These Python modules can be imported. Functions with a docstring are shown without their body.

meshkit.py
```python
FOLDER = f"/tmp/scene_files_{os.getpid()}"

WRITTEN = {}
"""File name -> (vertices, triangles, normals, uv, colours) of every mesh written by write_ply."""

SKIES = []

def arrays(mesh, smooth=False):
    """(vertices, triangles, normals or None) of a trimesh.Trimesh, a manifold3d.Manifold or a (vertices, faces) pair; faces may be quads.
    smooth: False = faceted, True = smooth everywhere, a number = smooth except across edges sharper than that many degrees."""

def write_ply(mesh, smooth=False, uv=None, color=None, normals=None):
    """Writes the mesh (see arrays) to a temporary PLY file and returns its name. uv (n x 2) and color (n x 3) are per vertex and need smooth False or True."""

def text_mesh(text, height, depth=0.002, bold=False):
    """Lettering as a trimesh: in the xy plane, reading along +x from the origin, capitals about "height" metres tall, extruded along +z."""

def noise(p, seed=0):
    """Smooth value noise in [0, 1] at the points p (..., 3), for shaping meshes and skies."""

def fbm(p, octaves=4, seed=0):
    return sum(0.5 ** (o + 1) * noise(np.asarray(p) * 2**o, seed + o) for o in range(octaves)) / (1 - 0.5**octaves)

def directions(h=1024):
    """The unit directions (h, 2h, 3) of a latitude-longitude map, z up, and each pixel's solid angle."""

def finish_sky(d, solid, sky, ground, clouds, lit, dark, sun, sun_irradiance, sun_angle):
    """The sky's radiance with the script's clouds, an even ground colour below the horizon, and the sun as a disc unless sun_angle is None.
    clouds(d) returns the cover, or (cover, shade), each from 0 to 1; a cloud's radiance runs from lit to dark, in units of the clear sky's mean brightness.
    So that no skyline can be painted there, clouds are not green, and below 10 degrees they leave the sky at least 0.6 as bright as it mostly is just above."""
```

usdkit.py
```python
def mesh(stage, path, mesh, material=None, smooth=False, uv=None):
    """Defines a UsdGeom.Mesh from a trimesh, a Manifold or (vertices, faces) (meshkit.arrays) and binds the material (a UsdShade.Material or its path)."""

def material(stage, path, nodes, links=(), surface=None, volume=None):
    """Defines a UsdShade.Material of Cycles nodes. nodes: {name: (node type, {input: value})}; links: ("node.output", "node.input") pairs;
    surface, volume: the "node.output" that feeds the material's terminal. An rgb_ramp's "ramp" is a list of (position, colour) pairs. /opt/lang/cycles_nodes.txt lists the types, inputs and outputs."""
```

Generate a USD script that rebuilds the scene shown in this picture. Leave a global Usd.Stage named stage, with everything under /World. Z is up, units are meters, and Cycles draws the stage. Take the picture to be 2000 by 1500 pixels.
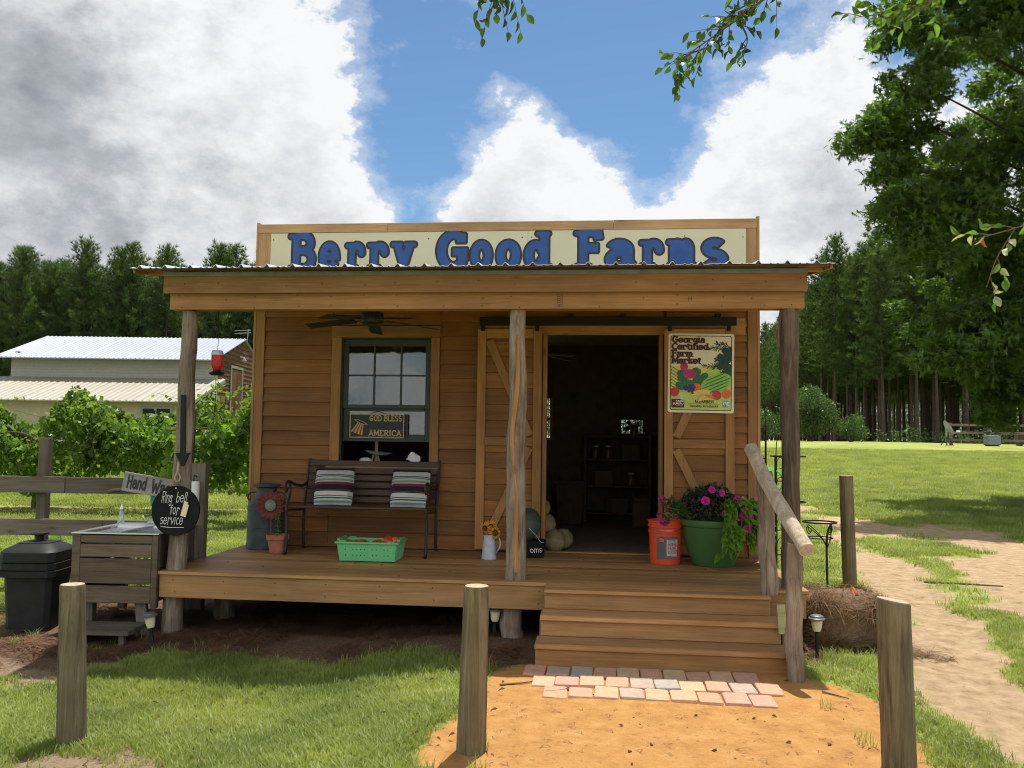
import math
import numpy as np
import trimesh
import usdkit
from meshkit import text_mesh, noise, fbm
from pxr import Gf, Sdf, Usd, UsdGeom, UsdLux, UsdShade, Vt
from shapely import affinity
from shapely.geometry import LineString, Point, Polygon, box as sbox
from shapely.ops import unary_union

stage = Usd.Stage.CreateInMemory()
UsdGeom.SetStageUpAxis(stage, UsdGeom.Tokens.z)
UsdGeom.SetStageMetersPerUnit(stage, 1.0)
UsdGeom.Xform.Define(stage, '/World')
UsdGeom.Scope.Define(stage, '/World/Looks')
PI = math.pi

# ------------------------------------------------------------ camera, sky, sun, exposure
EYE_HEIGHT, PITCH, ROLL, FOCAL_PX = 1.5086, 0.0634, 0.0136, 1679.3
EXPOSURE = 0.5
SUN_TO = np.array([0.125, 0.275, 1.0]); SUN_TO /= np.linalg.norm(SUN_TO)
SUN_INTENSITY, SKY_STRENGTH, CLOUD_LEVEL = 1.25, 0.088, 0.66


def setup_camera():
    cp, sp, cr, sr = math.cos(PITCH), math.sin(PITCH), math.cos(ROLL), math.sin(ROLL)
    fwd, up0, rt0 = np.array([0, cp, sp]), np.array([0, -sp, cp]), np.array([1.0, 0, 0])
    rt, up = cr * rt0 + sr * up0, -sr * rt0 + cr * up0
    cam = UsdGeom.Camera.Define(stage, '/World/camera')
    m = Gf.Matrix4d(*rt, 0, *up, 0, *(-fwd), 0, 0, 0, EYE_HEIGHT, 1)
    cam.AddTransformOp().Set(m)
    cam.CreateHorizontalApertureAttr(36.0)
    cam.CreateVerticalApertureAttr(27.0)
    cam.CreateFocalLengthAttr(36.0 * FOCAL_PX / 2000)
    cam.CreateClippingRangeAttr(Gf.Vec2f(0.05, 5000))
    cam.CreateExposureAttr(EXPOSURE)
    return cam


setup_camera()


def direction(az, el):
    a, e = math.radians(az), math.radians(el)
    return (math.sin(a) * math.cos(e), math.cos(a) * math.cos(e), math.sin(e))


# clouds and gaps of the day: (azimuth, elevation, angular radius in degrees, weight)
CLOUD_MASSES = [
    (-29, 21, 9, .62), (-21, 22, 8, .6), (-14.8, 22.5, 4.4, .55), (-26, 12, 9, .5), (-17, 14, 7, .5), (-11.8, 13, 4.2, .5), (-12.8, 24.5, 3.0, .35),
    (-10.2, 11.5, 2.8, .3), (-0.3, 22.0, 1.7, .55), (1.5, 19.8, 2.2, .55), (3.9, 17.9, 2.3, .5), (-1.2, 15.5, 2.8, .5), (-3.8, 13.8, 2.4, .4), (6.2, 17.4, 1.6, .35), (1.5, 15.5, 3, .4),
    (18, 21, 4.4, .62), (21.5, 19, 4.6, .55), (14.8, 17.5, 2.8, .45), (13.2, 15, 4.2, .45), (19, 13.5, 6, .5), (8, 12.8, 3.6, .42), (25, 14, 8, .5),
    (0, 5.5, 14, .36), (-25, 4, 16, .42), (25, 4, 16, .42),
    (70, 30, 25, .4), (-75, 35, 25, .45), (150, 30, 40, .4), (-150, 35, 40, .4), (180, 60, 30, .35),
    (-5.4, 24, 5.4, -.85), (-7.2, 17.2, 3.0, -.8), (-6.6, 13.6, 2.2, -.6), (8.5, 23.5, 5, -.85), (10.3, 18, 2.4, -.75), (9.3, 15.3, 1.3, -.3), (-15.3, 13.3, 1.3, -.5),
    (17.5, 26.5, 3.6, -.6), (25, 24.5, 2.6, -.45), (3.5, 26, 4.5, -.6), (4.6, 21.5, 2.0, -.4),
]
# thick grey bellies and brightly lit parts of the clouds
GREY_BELLIES = [(-31, 21, 6.5, .52), (-28, 9.5, 9, .46), (-20, 17, 4, .08), (-14, 23, 4, -.22), (-24, 19.5, 3.0, -.2), (1, 18.5, 4, -.12), (17, 20, 4, -.18), (18, 15, 4, .12), (22, 10, 5, .18), (11, 12, 5, -.1)]
_unused = [
]


def setup_sky():
    n, L = {}, []
    n['g'] = ('geometry', {})
    el = math.asin(SUN_TO[2])
    rot = math.atan2(SUN_TO[0], SUN_TO[1])
    n['sky'] = ('sky_texture', {'sky_type': 'single_scattering', 'sun_disc': False, 'sun_elevation': el, 'sun_rotation': rot, 'altitude': 60.0,
                                'air_density': 1.0, 'aerosol_density': 0.6, 'ozone_density': 2.4})
    # direction, flattened towards the horizon so that low clouds are stretched
    n['nrm'] = ('vector_math', {'math_type': 'normalize'})
    L += [('g.position', 'nrm.vector1')]
    n['flat'] = ('mapping', {'mapping_type': 'point', 'scale': (1.0, 1.0, 1.5)})
    L += [('nrm.vector', 'flat.vector')]
    toward = np.array(SUN_TO) * .05
    n['sh'] = ('vector_math', {'math_type': 'add', 'vector2': tuple(float(q) for q in toward)})
    L += [('flat.vector', 'sh.vector1')]
    for k, src in (('', 'flat'), ('2', 'sh')):
        n['big' + k] = ('noise_texture', {'scale': 6.5, 'detail': 12.0, 'roughness': 0.58})
        n['fine' + k] = ('noise_texture', {'scale': 17.0, 'detail': 12.0, 'roughness': 0.68})
        L += [(src + '.vector', 'big' + k + '.vector'), (src + '.vector', 'fine' + k + '.vector')]
    acc = None
    for i, (az, e, rad, w) in enumerate(CLOUD_MASSES):
        n[f'd{i}'] = ('vector_math', {'math_type': 'dot_product', 'vector2': direction(az, e)})
        L += [('nrm.vector', f'd{i}.vector1')]
        k = 1.0 / (1 - math.cos(math.radians(rad)))
        n[f'm{i}'] = ('math', {'math_type': 'multiply_add', 'value2': k, 'value3': -k})
        n[f'e{i}'] = ('math', {'math_type': 'exponent'})
        n[f'a{i}'] = ('math', {'math_type': 'multiply_add', 'value2': w, 'value3': 0.0})
        L += [(f'd{i}.value', f'm{i}.value1'), (f'm{i}.value', f'e{i}.value1'), (f'e{i}.value', f'a{i}.value1')]
        if acc:
            L += [(acc, f'a{i}.value3')]
        acc = f'a{i}.value'
    n['dens'] = ('math', {'math_type': 'multiply_add', 'value2': 2.75})
    n['dens2'] = ('math', {'math_type': 'multiply_add', 'value2': 1.95})
    L += [('big.fac', 'dens.value1'), (acc, 'dens.value3'), ('fine.fac', 'dens2.value1'), ('dens.value', 'dens2.value3')]
    n['core'] = ('map_range', {'range_type': 'smoothstep', 'from_min': 2.38, 'from_max': 2.78, 'clamp': True})
    n['veil'] = ('map_range', {'range_type': 'smoothstep', 'from_min': 1.98, 'from_max': 2.6, 'to_max': 0.36, 'clamp': True})
    n['cover'] = ('math', {'math_type': 'maximum'})
    L += [('dens2.value', 'core.value'), ('dens2.value', 'veil.value'), ('core.result', 'cover.value1'), ('veil.result', 'cover.value2')]
    # thick parts are greyer; sides turned to the sun are whiter
    n['thick'] = ('map_range', {'range_type': 'smoothstep', 'from_min': 2.6, 'from_max': 4.2, 'clamp': True})
    n['lump'] = ('noise_texture', {'scale': 3.1, 'detail': 5.0, 'roughness': 0.5})
    n['off'] = ('mapping', {'mapping_type': 'point', 'location': (3.1, 1.7, 5.2), 'scale': (1, 1, 1.6)})
    n['lumpr'] = ('map_range', {'range_type': 'smoothstep', 'from_min': 0.30, 'from_max': 0.66, 'clamp': True})
    L += [('dens2.value', 'thick.value'), ('nrm.vector', 'off.vector'), ('off.vector', 'lump.vector'), ('lump.fac', 'lumpr.value')]
    n['gmh'] = ('math', {'math_type': 'multiply', 'value2': 0.55})
    n['gm0'] = ('math', {'math_type': 'multiply'})
    n['db'] = ('math', {'math_type': 'subtract'})
    n['df'] = ('math', {'math_type': 'subtract'})
    n['dd'] = ('math', {'math_type': 'add'})
    n['gm1'] = ('math', {'math_type': 'multiply_add', 'value2': -0.95})
    gacc = None
    for i, (az, e, rad, w) in enumerate(GREY_BELLIES):
        n[f'gd{i}'] = ('vector_math', {'math_type': 'dot_product', 'vector2': direction(az, e)})
        k = 1.0 / (1 - math.cos(math.radians(rad)))
        n[f'gp{i}'] = ('math', {'math_type': 'multiply_add', 'value2': k, 'value3': -k})
        n[f'ge{i}'] = ('math', {'math_type': 'exponent'})
        n[f'ga{i}'] = ('math', {'math_type': 'multiply_add', 'value2': w, 'value3': 0.0})
        L += [('nrm.vector', f'gd{i}.vector1'), (f'gd{i}.value', f'gp{i}.value1'), (f'gp{i}.value', f'ge{i}.value1'), (f'ge{i}.value', f'ga{i}.value1')]
        if gacc:
            L += [(gacc, f'ga{i}.value3')]
        gacc = f'ga{i}.value'
    n['gsum'] = ('math', {'math_type': 'add'})
    n['gm'] = ('math', {'math_type': 'add', 'use_clamp': True})
    L += [('thick.result', 'gm0.value1'), ('lumpr.result', 'gmh.value1'), ('gmh.value', 'gm0.value2'), ('big.fac', 'db.value1'), ('big2.fac', 'db.value2'), ('fine.fac', 'df.value1'), ('fine2.fac', 'df.value2'), ('db.value', 'dd.value1'), ('df.value', 'dd.value2'),
          ('dd.value', 'gm1.value1'), ('gm0.value', 'gm1.value3'), ('gm1.value', 'gsum.value1'), (gacc, 'gsum.value2'), ('gsum.value', 'gm.value1')]
    n['gm'][1]['value2'] = 0.0
    c = CLOUD_LEVEL / SKY_STRENGTH
    n['tone'] = ('rgb_ramp', {'ramp': [(0, (1.0 * c, 1.01 * c, 1.02 * c)), (.3, (.80 * c, .82 * c, .845 * c)), (.65, (.50 * c, .53 * c, .57 * c)), (1, (.31 * c, .335 * c, .375 * c))]})
    L += [('gm.value', 'tone.fac')]
    n['mix'] = ('mix_color', {'blend_type': 'mix', 'use_clamp': False})
    n['tint'] = ('mix_color', {'blend_type': 'multiply', 'fac': 1.0, 'b': (.72, .92, 1.0), 'use_clamp': False})
    L += [('sky.color', 'tint.a'), ('cover.value', 'mix.fac'), ('tint.result', 'mix.a'), ('tone.color', 'mix.b')]
    n['bg'] = ('background_shader', {'strength': SKY_STRENGTH})
    L += [('mix.result', 'bg.color')]
    mat = usdkit.material(stage, '/World/Looks/sky', n, L, surface='bg.background')
    dome = UsdLux.DomeLight.Define(stage, '/World/sky')
    dome.CreateIntensityAttr(1.0)
    UsdShade.MaterialBindingAPI.Apply(dome.GetPrim()).Bind(mat)
    dome.GetPrim().SetCustomDataByKey('kind', 'structure')
    sun = UsdLux.DistantLight.Define(stage, '/World/sun')
    sun.CreateIntensityAttr(SUN_INTENSITY)
    sun.CreateNormalizeAttr(True)
    sun.CreateAngleAttr(0.53)
    sun.CreateColorAttr(Gf.Vec3f(1.0, 0.95, 0.87))
    z = SUN_TO
    x = np.cross([0, 1.0, 0], z); x /= np.linalg.norm(x)
    y = np.cross(z, x)
    sun.AddTransformOp().Set(Gf.Matrix4d(*map(float, x), 0, *map(float, y), 0, *map(float, z), 0, 0, 0, 30, 1))


setup_sky()

# ------------------------------------------------------------ scene helpers
_used = {}
YAW = -0.1023
CU, CV = np.array([math.cos(YAW), math.sin(YAW), 0]), np.array([-math.sin(YAW), math.cos(YAW), 0])
CAB0 = np.array([-2.549, 8.533, 0.0])
DECK = 0.437


def cab(u, v, z=0.0):
    """A point given along the stand's front (u), into it (v) and up (z)."""
    return CAB0 + CU * u + CV * v + np.array([0, 0, z])


def numbered(parent, name):
    k = (parent, name)
    i = _used.get(k, -1) + 1
    _used[k] = i
    return f'{parent}/{name}' if i == 0 else f'{parent}/{name}_{i:03d}'


def meta(prim, label=None, cat=None, group=None, kind=None):
    for k, v in (('label', label), ('category', cat), ('group', group), ('kind', kind)):
        if v:
            prim.SetCustomDataByKey(k, v)


def place(x, at, rot=0.0, scale=1.0, tilt=None):
    m = Gf.Matrix4d().SetScale(Gf.Vec3d(scale, scale, scale) if np.ndim(scale) == 0 else Gf.Vec3d(*scale))
    if tilt is not None:
        m = m * Gf.Matrix4d().SetRotate(Gf.Rotation(Gf.Vec3d(*tilt[:3]), tilt[3]))
    m = m * Gf.Matrix4d().SetRotate(Gf.Rotation(Gf.Vec3d(0, 0, 1), math.degrees(rot)))
    m.SetTranslateOnly(Gf.Vec3d(*map(float, at)))
    UsdGeom.Xformable(x).AddTransformOp().Set(m)


def thing(name, label, cat, at=(0, 0, 0), rot=0.0, group=None, kind=None, scale=1.0, tilt=None, root='/World'):
    p = numbered(root, name)
    x = UsdGeom.Xform.Define(stage, p)
    place(x, at, rot, scale, tilt)
    meta(x.GetPrim(), label, cat, group, kind)
    return p


def on_cab(name, label, cat, u, v, z, rot=0.0, **k):
    return thing(name, label, cat, cab(u, v, z), YAW + rot, **k)


def part(parent, name, mesh, mat, label=None, kind=None, smooth=False):
    p = numbered(parent, name)
    if isinstance(mesh, MB):
        mesh = mesh.out()
    m = usdkit.mesh(stage, p, mesh, MATS[mat] if isinstance(mat, str) else mat, smooth=smooth)
    meta(m.GetPrim(), label, None, None, kind)
    return p


def group_part(parent, name, label=None):
    p = numbered(parent, name)
    x = UsdGeom.Xform.Define(stage, p)
    meta(x.GetPrim(), label)
    return p


def single(name, mesh, mat, label, cat, at=(0, 0, 0), rot=0.0, group=None, kind=None, smooth=False, scale=1.0, tilt=None):
    p = part('/World', name, mesh, mat, smooth=smooth)
    prim = stage.GetPrimAtPath(p)
    place(prim, at, rot, scale, tilt)
    meta(prim, label, cat, group, kind)
    return p


def proto(name):
    p = numbered('/World/Looks', 'kind_' + name)
    pr = stage.CreateClassPrim(p)
    pr.SetTypeName('Xform')
    return p


def copy(src, name, label, cat, at, rot=0.0, group=None, scale=1.0, tilt=None):
    p = numbered('/World', name)
    x = UsdGeom.Xform.Define(stage, p)
    x.GetPrim().GetReferences().AddInternalReference(src)
    x.GetPrim().SetInstanceable(True)
    place(x, at, rot, scale, tilt)
    meta(x.GetPrim(), label, cat, group)
    return p


def scatter(path_parent, name, protos, pos, yaw, scale, which, label=None, kind='stuff', tilt=None, cat=None):
    """A PointInstancer of the meshes in protos [(mesh, material)]."""
    p = numbered(path_parent, name)
    pi = UsdGeom.PointInstancer.Define(stage, p)
    targets = []
    UsdGeom.Scope.Define(stage, p + '/kinds')
    for i, (mesh, mat) in enumerate(protos):
        m = usdkit.mesh(stage, f'{p}/kinds/kind_{i}', mesh.out() if isinstance(mesh, MB) else mesh, MATS[mat])
        targets.append(m.GetPath())
    pi.CreatePrototypesRel().SetTargets(targets)
    n = len(pos)
    pi.CreatePositionsAttr(Vt.Vec3fArray.FromNumpy(np.asarray(pos, np.float32)))
    h = np.asarray(yaw) / 2
    q = np.zeros((n, 4))
    q[:, 0], q[:, 3] = np.cos(h), np.sin(h)
    if tilt is not None:  # tilt: (n,2) lean about x and y, applied before the yaw
        a = np.stack([np.cos(tilt[:, 0] / 2), np.sin(tilt[:, 0] / 2), np.zeros(n), np.zeros(n)], 1)
        w0, z0 = q[:, 0], q[:, 3]
        q = np.stack([w0 * a[:, 0], w0 * a[:, 1], z0 * a[:, 1], z0 * a[:, 0]], 1)
    pi.CreateOrientationsAttr(Vt.QuathArray([Gf.Quath(float(w), float(x), float(y), float(z)) for w, x, y, z in q]))
    s = np.asarray(scale, np.float32)
    s = np.repeat(s[:, None], 3, 1) if s.ndim == 1 else s
    pi.CreateScalesAttr(Vt.Vec3fArray.FromNumpy(s.astype(np.float32)))
    pi.CreateProtoIndicesAttr(Vt.IntArray.FromNumpy(np.asarray(which, np.int32)))
    meta(pi.GetPrim(), label, cat, None, kind)
    return p


# ------------------------------------------------------------ mesh helpers
class MB:
    """Collects triangles of one mesh."""

    def __init__(self):
        self.v, self.f, self.n = [], [], 0

    def add(self, v, f=None):
        if f is None:
            if hasattr(v, 'vertices'):
                v, f = v.vertices, v.faces
            else:
                v, f = v
        v, f = np.asarray(v, float), np.asarray(f, int)
        if f.shape[1] == 4:
            f = np.vstack([f[:, [0, 1, 2]], f[:, [0, 2, 3]]])
        self.v.append(v); self.f.append(f + self.n); self.n += len(v)
        return self

    def box(self, x0, x1, y0, y1, z0, z1, ch=0.003):
        return self.add(*cbox(x0, x1, y0, y1, z0, z1, ch))

    def out(self):
        return np.vstack(self.v), np.vstack(self.f)


_hull = trimesh.convex.convex_hull(np.array([[sx * (1 if k != 0 else 2), sy * (1 if k != 1 else 2), sz * (1 if k != 2 else 2)] for sx in (-1, 1) for sy in (-1, 1) for sz in (-1, 1) for k in range(3)], float))
_HV, _HF = np.array(_hull.vertices), np.array(_hull.faces)
_HS, _HK = np.sign(_HV), np.argmax(np.abs(_HV), 1)


def cbox(x0, x1, y0, y1, z0, z1, ch=0.003):
    """A box with chamfered edges."""
    c, h = np.array([(x0 + x1) / 2, (y0 + y1) / 2, (z0 + z1) / 2]), np.abs(np.array([x1 - x0, y1 - y0, z1 - z0])) / 2
    ch = min(ch, h.min() * 0.45)
    ext = np.tile(h - ch, (24, 1))
    ext[np.arange(24), _HK] = h[_HK]
    return c + _HS * ext, _HF


def beam(a, b, w, t, up=(0, 0, 1), ch=0.003):
    """A chamfered bar from a to b, w wide across and t along up."""
    a, b = np.asarray(a, float), np.asarray(b, float)
    d = b - a; l = np.linalg.norm(d); d /= l
    s = np.cross(d, up); s /= np.linalg.norm(s)
    u = np.cross(s, d)
    v, f = cbox(0, l, -w / 2, w / 2, -t / 2, t / 2, ch)
    return a + v[:, :1] * d + v[:, 1:2] * s + v[:, 2:] * u, f


def tube(path, r, sides=8, caps=True, seed=None, rough=0.0, flat=1.0):
    path = np.asarray(path, float); n = len(path)
    r = np.broadcast_to(np.asarray(r, float), (n,))
    t = np.gradient(path, axis=0); t /= np.linalg.norm(t, axis=1)[:, None]
    a = np.array([0, 0, 1.0]) if abs(t[0][2]) < .9 else np.array([1.0, 0, 0])
    s = np.cross(t[0], a); s /= np.linalg.norm(s)
    S = []
    for i in range(n):
        s = s - t[i] * (s @ t[i]); s /= np.linalg.norm(s); S.append(s.copy())
    S = np.array(S); B = np.cross(t, S)
    ang = np.arange(sides) / sides * 2 * PI
    ring = np.cos(ang)[None, :, None] * S[:, None] + flat * np.sin(ang)[None, :, None] * B[:, None]
    rr = r[:, None] * np.ones(sides)
    if rough:
        q = np.stack([np.cos(ang)[None] * 2.2 + 0 * rr, np.sin(ang)[None] * 2.2 + 0 * rr, np.linspace(0, n * .35, n)[:, None] + 0 * rr], -1)
        rr = rr * (1 + rough * (fbm(q + 7.3 * (seed or 0), 3, seed or 0) - .5) * 2)
    v = path[:, None] + ring * rr[..., None]
    v = v.reshape(-1, 3)
    i, j = np.meshgrid(np.arange(n - 1), np.arange(sides), indexing='ij')
    j2 = (j + 1) % sides
    f = np.stack([i * sides + j, i * sides + j2, (i + 1) * sides + j2, (i + 1) * sides + j], -1).reshape(-1, 4)
    f = np.vstack([f[:, [0, 1, 2]], f[:, [0, 2, 3]]])
    if caps:
        k = len(v)
        v = np.vstack([v, path[0], path[-1]])
        a = np.arange(sides)
        f = np.vstack([f, np.stack([np.full(sides, k), (a + 1) % sides, a], 1), np.stack([np.full(sides, k + 1), (n - 1) * sides + a, (n - 1) * sides + (a + 1) % sides], 1)])
    return v, f


def lathe(prof, sides=24, axis=None):
    """A solid of revolution of (radius, height) about z."""
    prof = np.asarray(prof, float); n = len(prof)
    ang = np.arange(sides) / sides * 2 * PI
    v = np.stack([prof[:, :1] * np.cos(ang), prof[:, :1] * np.sin(ang), prof[:, 1:] + 0 * ang], -1).reshape(-1, 3)
    i, j = np.meshgrid(np.arange(n - 1), np.arange(sides), indexing='ij')
    j2 = (j + 1) % sides
    f = np.stack([i * sides + j, i * sides + j2, (i + 1) * sides + j2, (i + 1) * sides + j], -1).reshape(-1, 4)
    return v, np.vstack([f[:, [0, 1, 2]], f[:, [0, 2, 3]]])


def smooth_path(pts, n=12):
    """A Catmull-Rom curve through pts."""
    p = np.asarray(pts, float)
    p = np.vstack([2 * p[0] - p[1], p, 2 * p[-1] - p[-2]])
    out = []
    for i in range(1, len(p) - 2):
        t = np.linspace(0, 1, n, endpoint=False)[:, None]
        a, b, c, d = p[i - 1], p[i], p[i + 1], p[i + 2]
        out.append(.5 * (2 * b + (c - a) * t + (2 * a - 5 * b + 4 * c - d) * t**2 + (3 * b - a - 3 * c + d) * t**3))
    return np.vstack(out + [p[-2:-1]])


def log(h, r0, r1, seed, lean=(0, 0), sides=18, rings=26, rough=.12, slant=0.0, wob=.8):
    """A standing barked log, its foot at the origin."""
    t = np.linspace(0, 1, rings)
    w = (fbm(np.stack([t * 3, 0 * t + seed, 0 * t], -1), 2, seed) - .5) * r0 * wob
    w2 = (fbm(np.stack([t * 3, 0 * t + seed + 9, 0 * t], -1), 2, seed) - .5) * r0 * wob
    path = np.stack([lean[0] * t + w * np.sin(t * PI), lean[1] * t + w2 * np.sin(t * PI), h * t], 1)
    path = np.vstack([path, path[-1] + [0, 0, .004]])
    r = np.append(r0 + (r1 - r0) * t, (r1) * .94)
    v, f = tube(path, r, sides, seed=seed, rough=rough)
    if slant:
        top = v[:, 2] > h * .97
        v[top, 2] += slant * (v[top, 0] - path[-1, 0])
    return v, f


def flat(poly, depth=0.002, front=0.0):
    """A shapely shape in the upright plane: x to the right, y up, its face at -front (towards -y)."""
    mb = MB()
    for g in getattr(poly, 'geoms', [poly]):
        if g.is_empty or g.area < 1e-9:
            continue
        m = trimesh.creation.extrude_polygon(g, depth, engine='earcut')
        v = np.asarray(m.vertices)
        mb.add(np.stack([v[:, 0], -front - v[:, 2], v[:, 1]], 1), m.faces)
    return mb.out()


def upright_text(s, height, depth=.0012, front=0.0, x=0.0, z=0.0, bold=True, width=None, anchor='l', slant=0.0, squeeze=None):
    m = text_mesh(s, height, depth, bold)
    v = np.asarray(m.vertices)
    if width:
        v[:, 0] *= width / v[:, 0].max()
    if anchor == 'c':
        v[:, 0] -= v[:, 0].max() / 2
    v[:, 0] += v[:, 1] * slant
    return np.stack([x + v[:, 0], -front - v[:, 2], z + v[:, 1]], 1), m.faces


def turn(vf, axis, ang, about=(0, 0, 0)):
    v = np.asarray(vf[0], float) - about
    R = trimesh.transformations.rotation_matrix(ang, axis)[:3, :3]
    return v @ R.T + about, vf[1]


def shift(vf, d):
    return np.asarray(vf[0], float) + np.asarray(d), vf[1]


def ball(c, r, sub=2, squash=1.0):
    m = trimesh.creation.icosphere(sub, 1.0)
    return np.asarray(m.vertices) * (np.array([1, 1, squash]) * r) + np.asarray(c), m.faces


def ground_z(x, y):
    """Height of the ground: flat about the stand, a little lower on the lawn to the left, rising to the woods."""
    x, y = np.asarray(x, float), np.asarray(y, float)
    t = np.clip((y - 11) / 47, 0, 1)
    z = 1.62 * t * t * (3 - 2 * t)
    a = np.clip((-.2 - x) / 1.4, 0, 1); a = a * a * (3 - 2 * a)
    b = np.clip((8.5 - y) / 2.5, 0, 1)
    z = z - .085 * a * b - .07 * a * np.clip((6.35 - y) / .8, 0, 1)
    z = z - np.clip((1.0 - y) / 60, 0, 1) * .6
    return z
# ------------------------------------------------------------ materials
MATS = {}


def lin(r, g, b):
    """An sRGB colour (0-255) as linear."""
    c = np.array([r, g, b]) / 255.0
    return tuple(float(x) for x in np.where(c <= .04045, c / 12.92, ((c + .055) / 1.055) ** 2.4))


def mulc(c, k):
    return tuple(min(1.0, x * k) for x in c)


def mk(name, nodes, links, surface='p.BSDF', volume=None):
    MATS[name] = usdkit.material(stage, f'/World/Looks/{name}', nodes, links, surface=surface, volume=volume)


def wood(name, col, dark, axis='x', seed=0, rough=.62, bump=.25, knots=.5, tone=1.0, fine=1.0, spec=.3, weather=None):
    col, dark = mulc(col, tone), mulc(dark, tone)
    sc = {'x': (.9, 11, 11), 'z': (11, 11, .9), 'y': (11, .9, 11)}[axis]
    sf = {'x': (3, 90, 90), 'z': (90, 90, 3), 'y': (90, 3, 90)}[axis]
    sk = (2.0, 6.5, .02) if name.startswith('deck') else {'x': (2.0, .02, 6.5), 'z': (6.5, .02, 2.0), 'y': (.02, 2.0, 6.5)}[axis]
    n = {'t': ('texture_coordinate', {}),
         'm1': ('mapping', {'location': (seed * 1.7, seed * 2.3, seed * 3.1), 'scale': sc}),
         'm2': ('mapping', {'location': (seed * 5.7, seed * .3, seed * 1.1), 'scale': sf}),
         'm3': ('mapping', {'location': (seed * 3.7, seed * 4.3, seed * 9.1), 'scale': sk}),
         'n1': ('noise_texture', {'scale': 1.6 * fine, 'detail': 5, 'roughness': .6, 'distortion': .8}),
         'n2': ('noise_texture', {'scale': 1.0, 'detail': 3, 'roughness': .6}),
         'n3': ('noise_texture', {'scale': .9, 'detail': 4, 'roughness': .6}),
         'r1': ('rgb_ramp', {'ramp': [(0.25, dark), (.5, tuple((a * .6 + b * .4) for a, b in zip(col, dark))), (.72, col)]}),
         'r2': ('rgb_ramp', {'ramp': [(.3, (.72, .70, .68)), (.62, (1.06, 1.06, 1.06))]}),
         'r3': ('rgb_ramp', {'ramp': [(.3, (.64, .64, .66)), (.7, (1.2, 1.17, 1.13))]}),
         'v': ('voronoi_texture', {'scale': 1.0, 'randomness': 1.0}),
         'rv': ('rgb_ramp', {'ramp': [(0.0, (.14, .10, .08)), (.045, (.25, .19, .15)), (.085, (.78, .72, .66)), (.14, (1, 1, 1))]}),
         'x1': ('mix_color', {'blend_type': 'multiply', 'fac': .8}), 'x2': ('mix_color', {'blend_type': 'multiply', 'fac': .9}),
         'x3': ('mix_color', {'blend_type': 'multiply', 'fac': knots}),
         'b': ('bump', {'strength': bump, 'distance': .004}),
         'p': ('principled_bsdf', {'roughness': rough, 'specular_ior_level': spec})}
    l = [('t.object', 'm1.vector'), ('t.object', 'm2.vector'), ('t.object', 'm3.vector'), ('m1.vector', 'n1.vector'), ('m2.vector', 'n2.vector'), ('t.object', 'n3.vector'), ('m3.vector', 'v.vector'),
         ('n1.fac', 'r1.fac'), ('n2.fac', 'r2.fac'), ('n3.fac', 'r3.fac'), ('v.distance', 'rv.fac'), ('r1.color', 'x1.a'), ('r2.color', 'x1.b'), ('x1.result', 'x2.a'), ('r3.color', 'x2.b'),
         ('x2.result', 'x3.a'), ('rv.color', 'x3.b'), ('x3.result', 'p.base_color'), ('n2.fac', 'b.height'), ('b.normal', 'p.normal')]
    mk(name, n, l)


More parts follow.
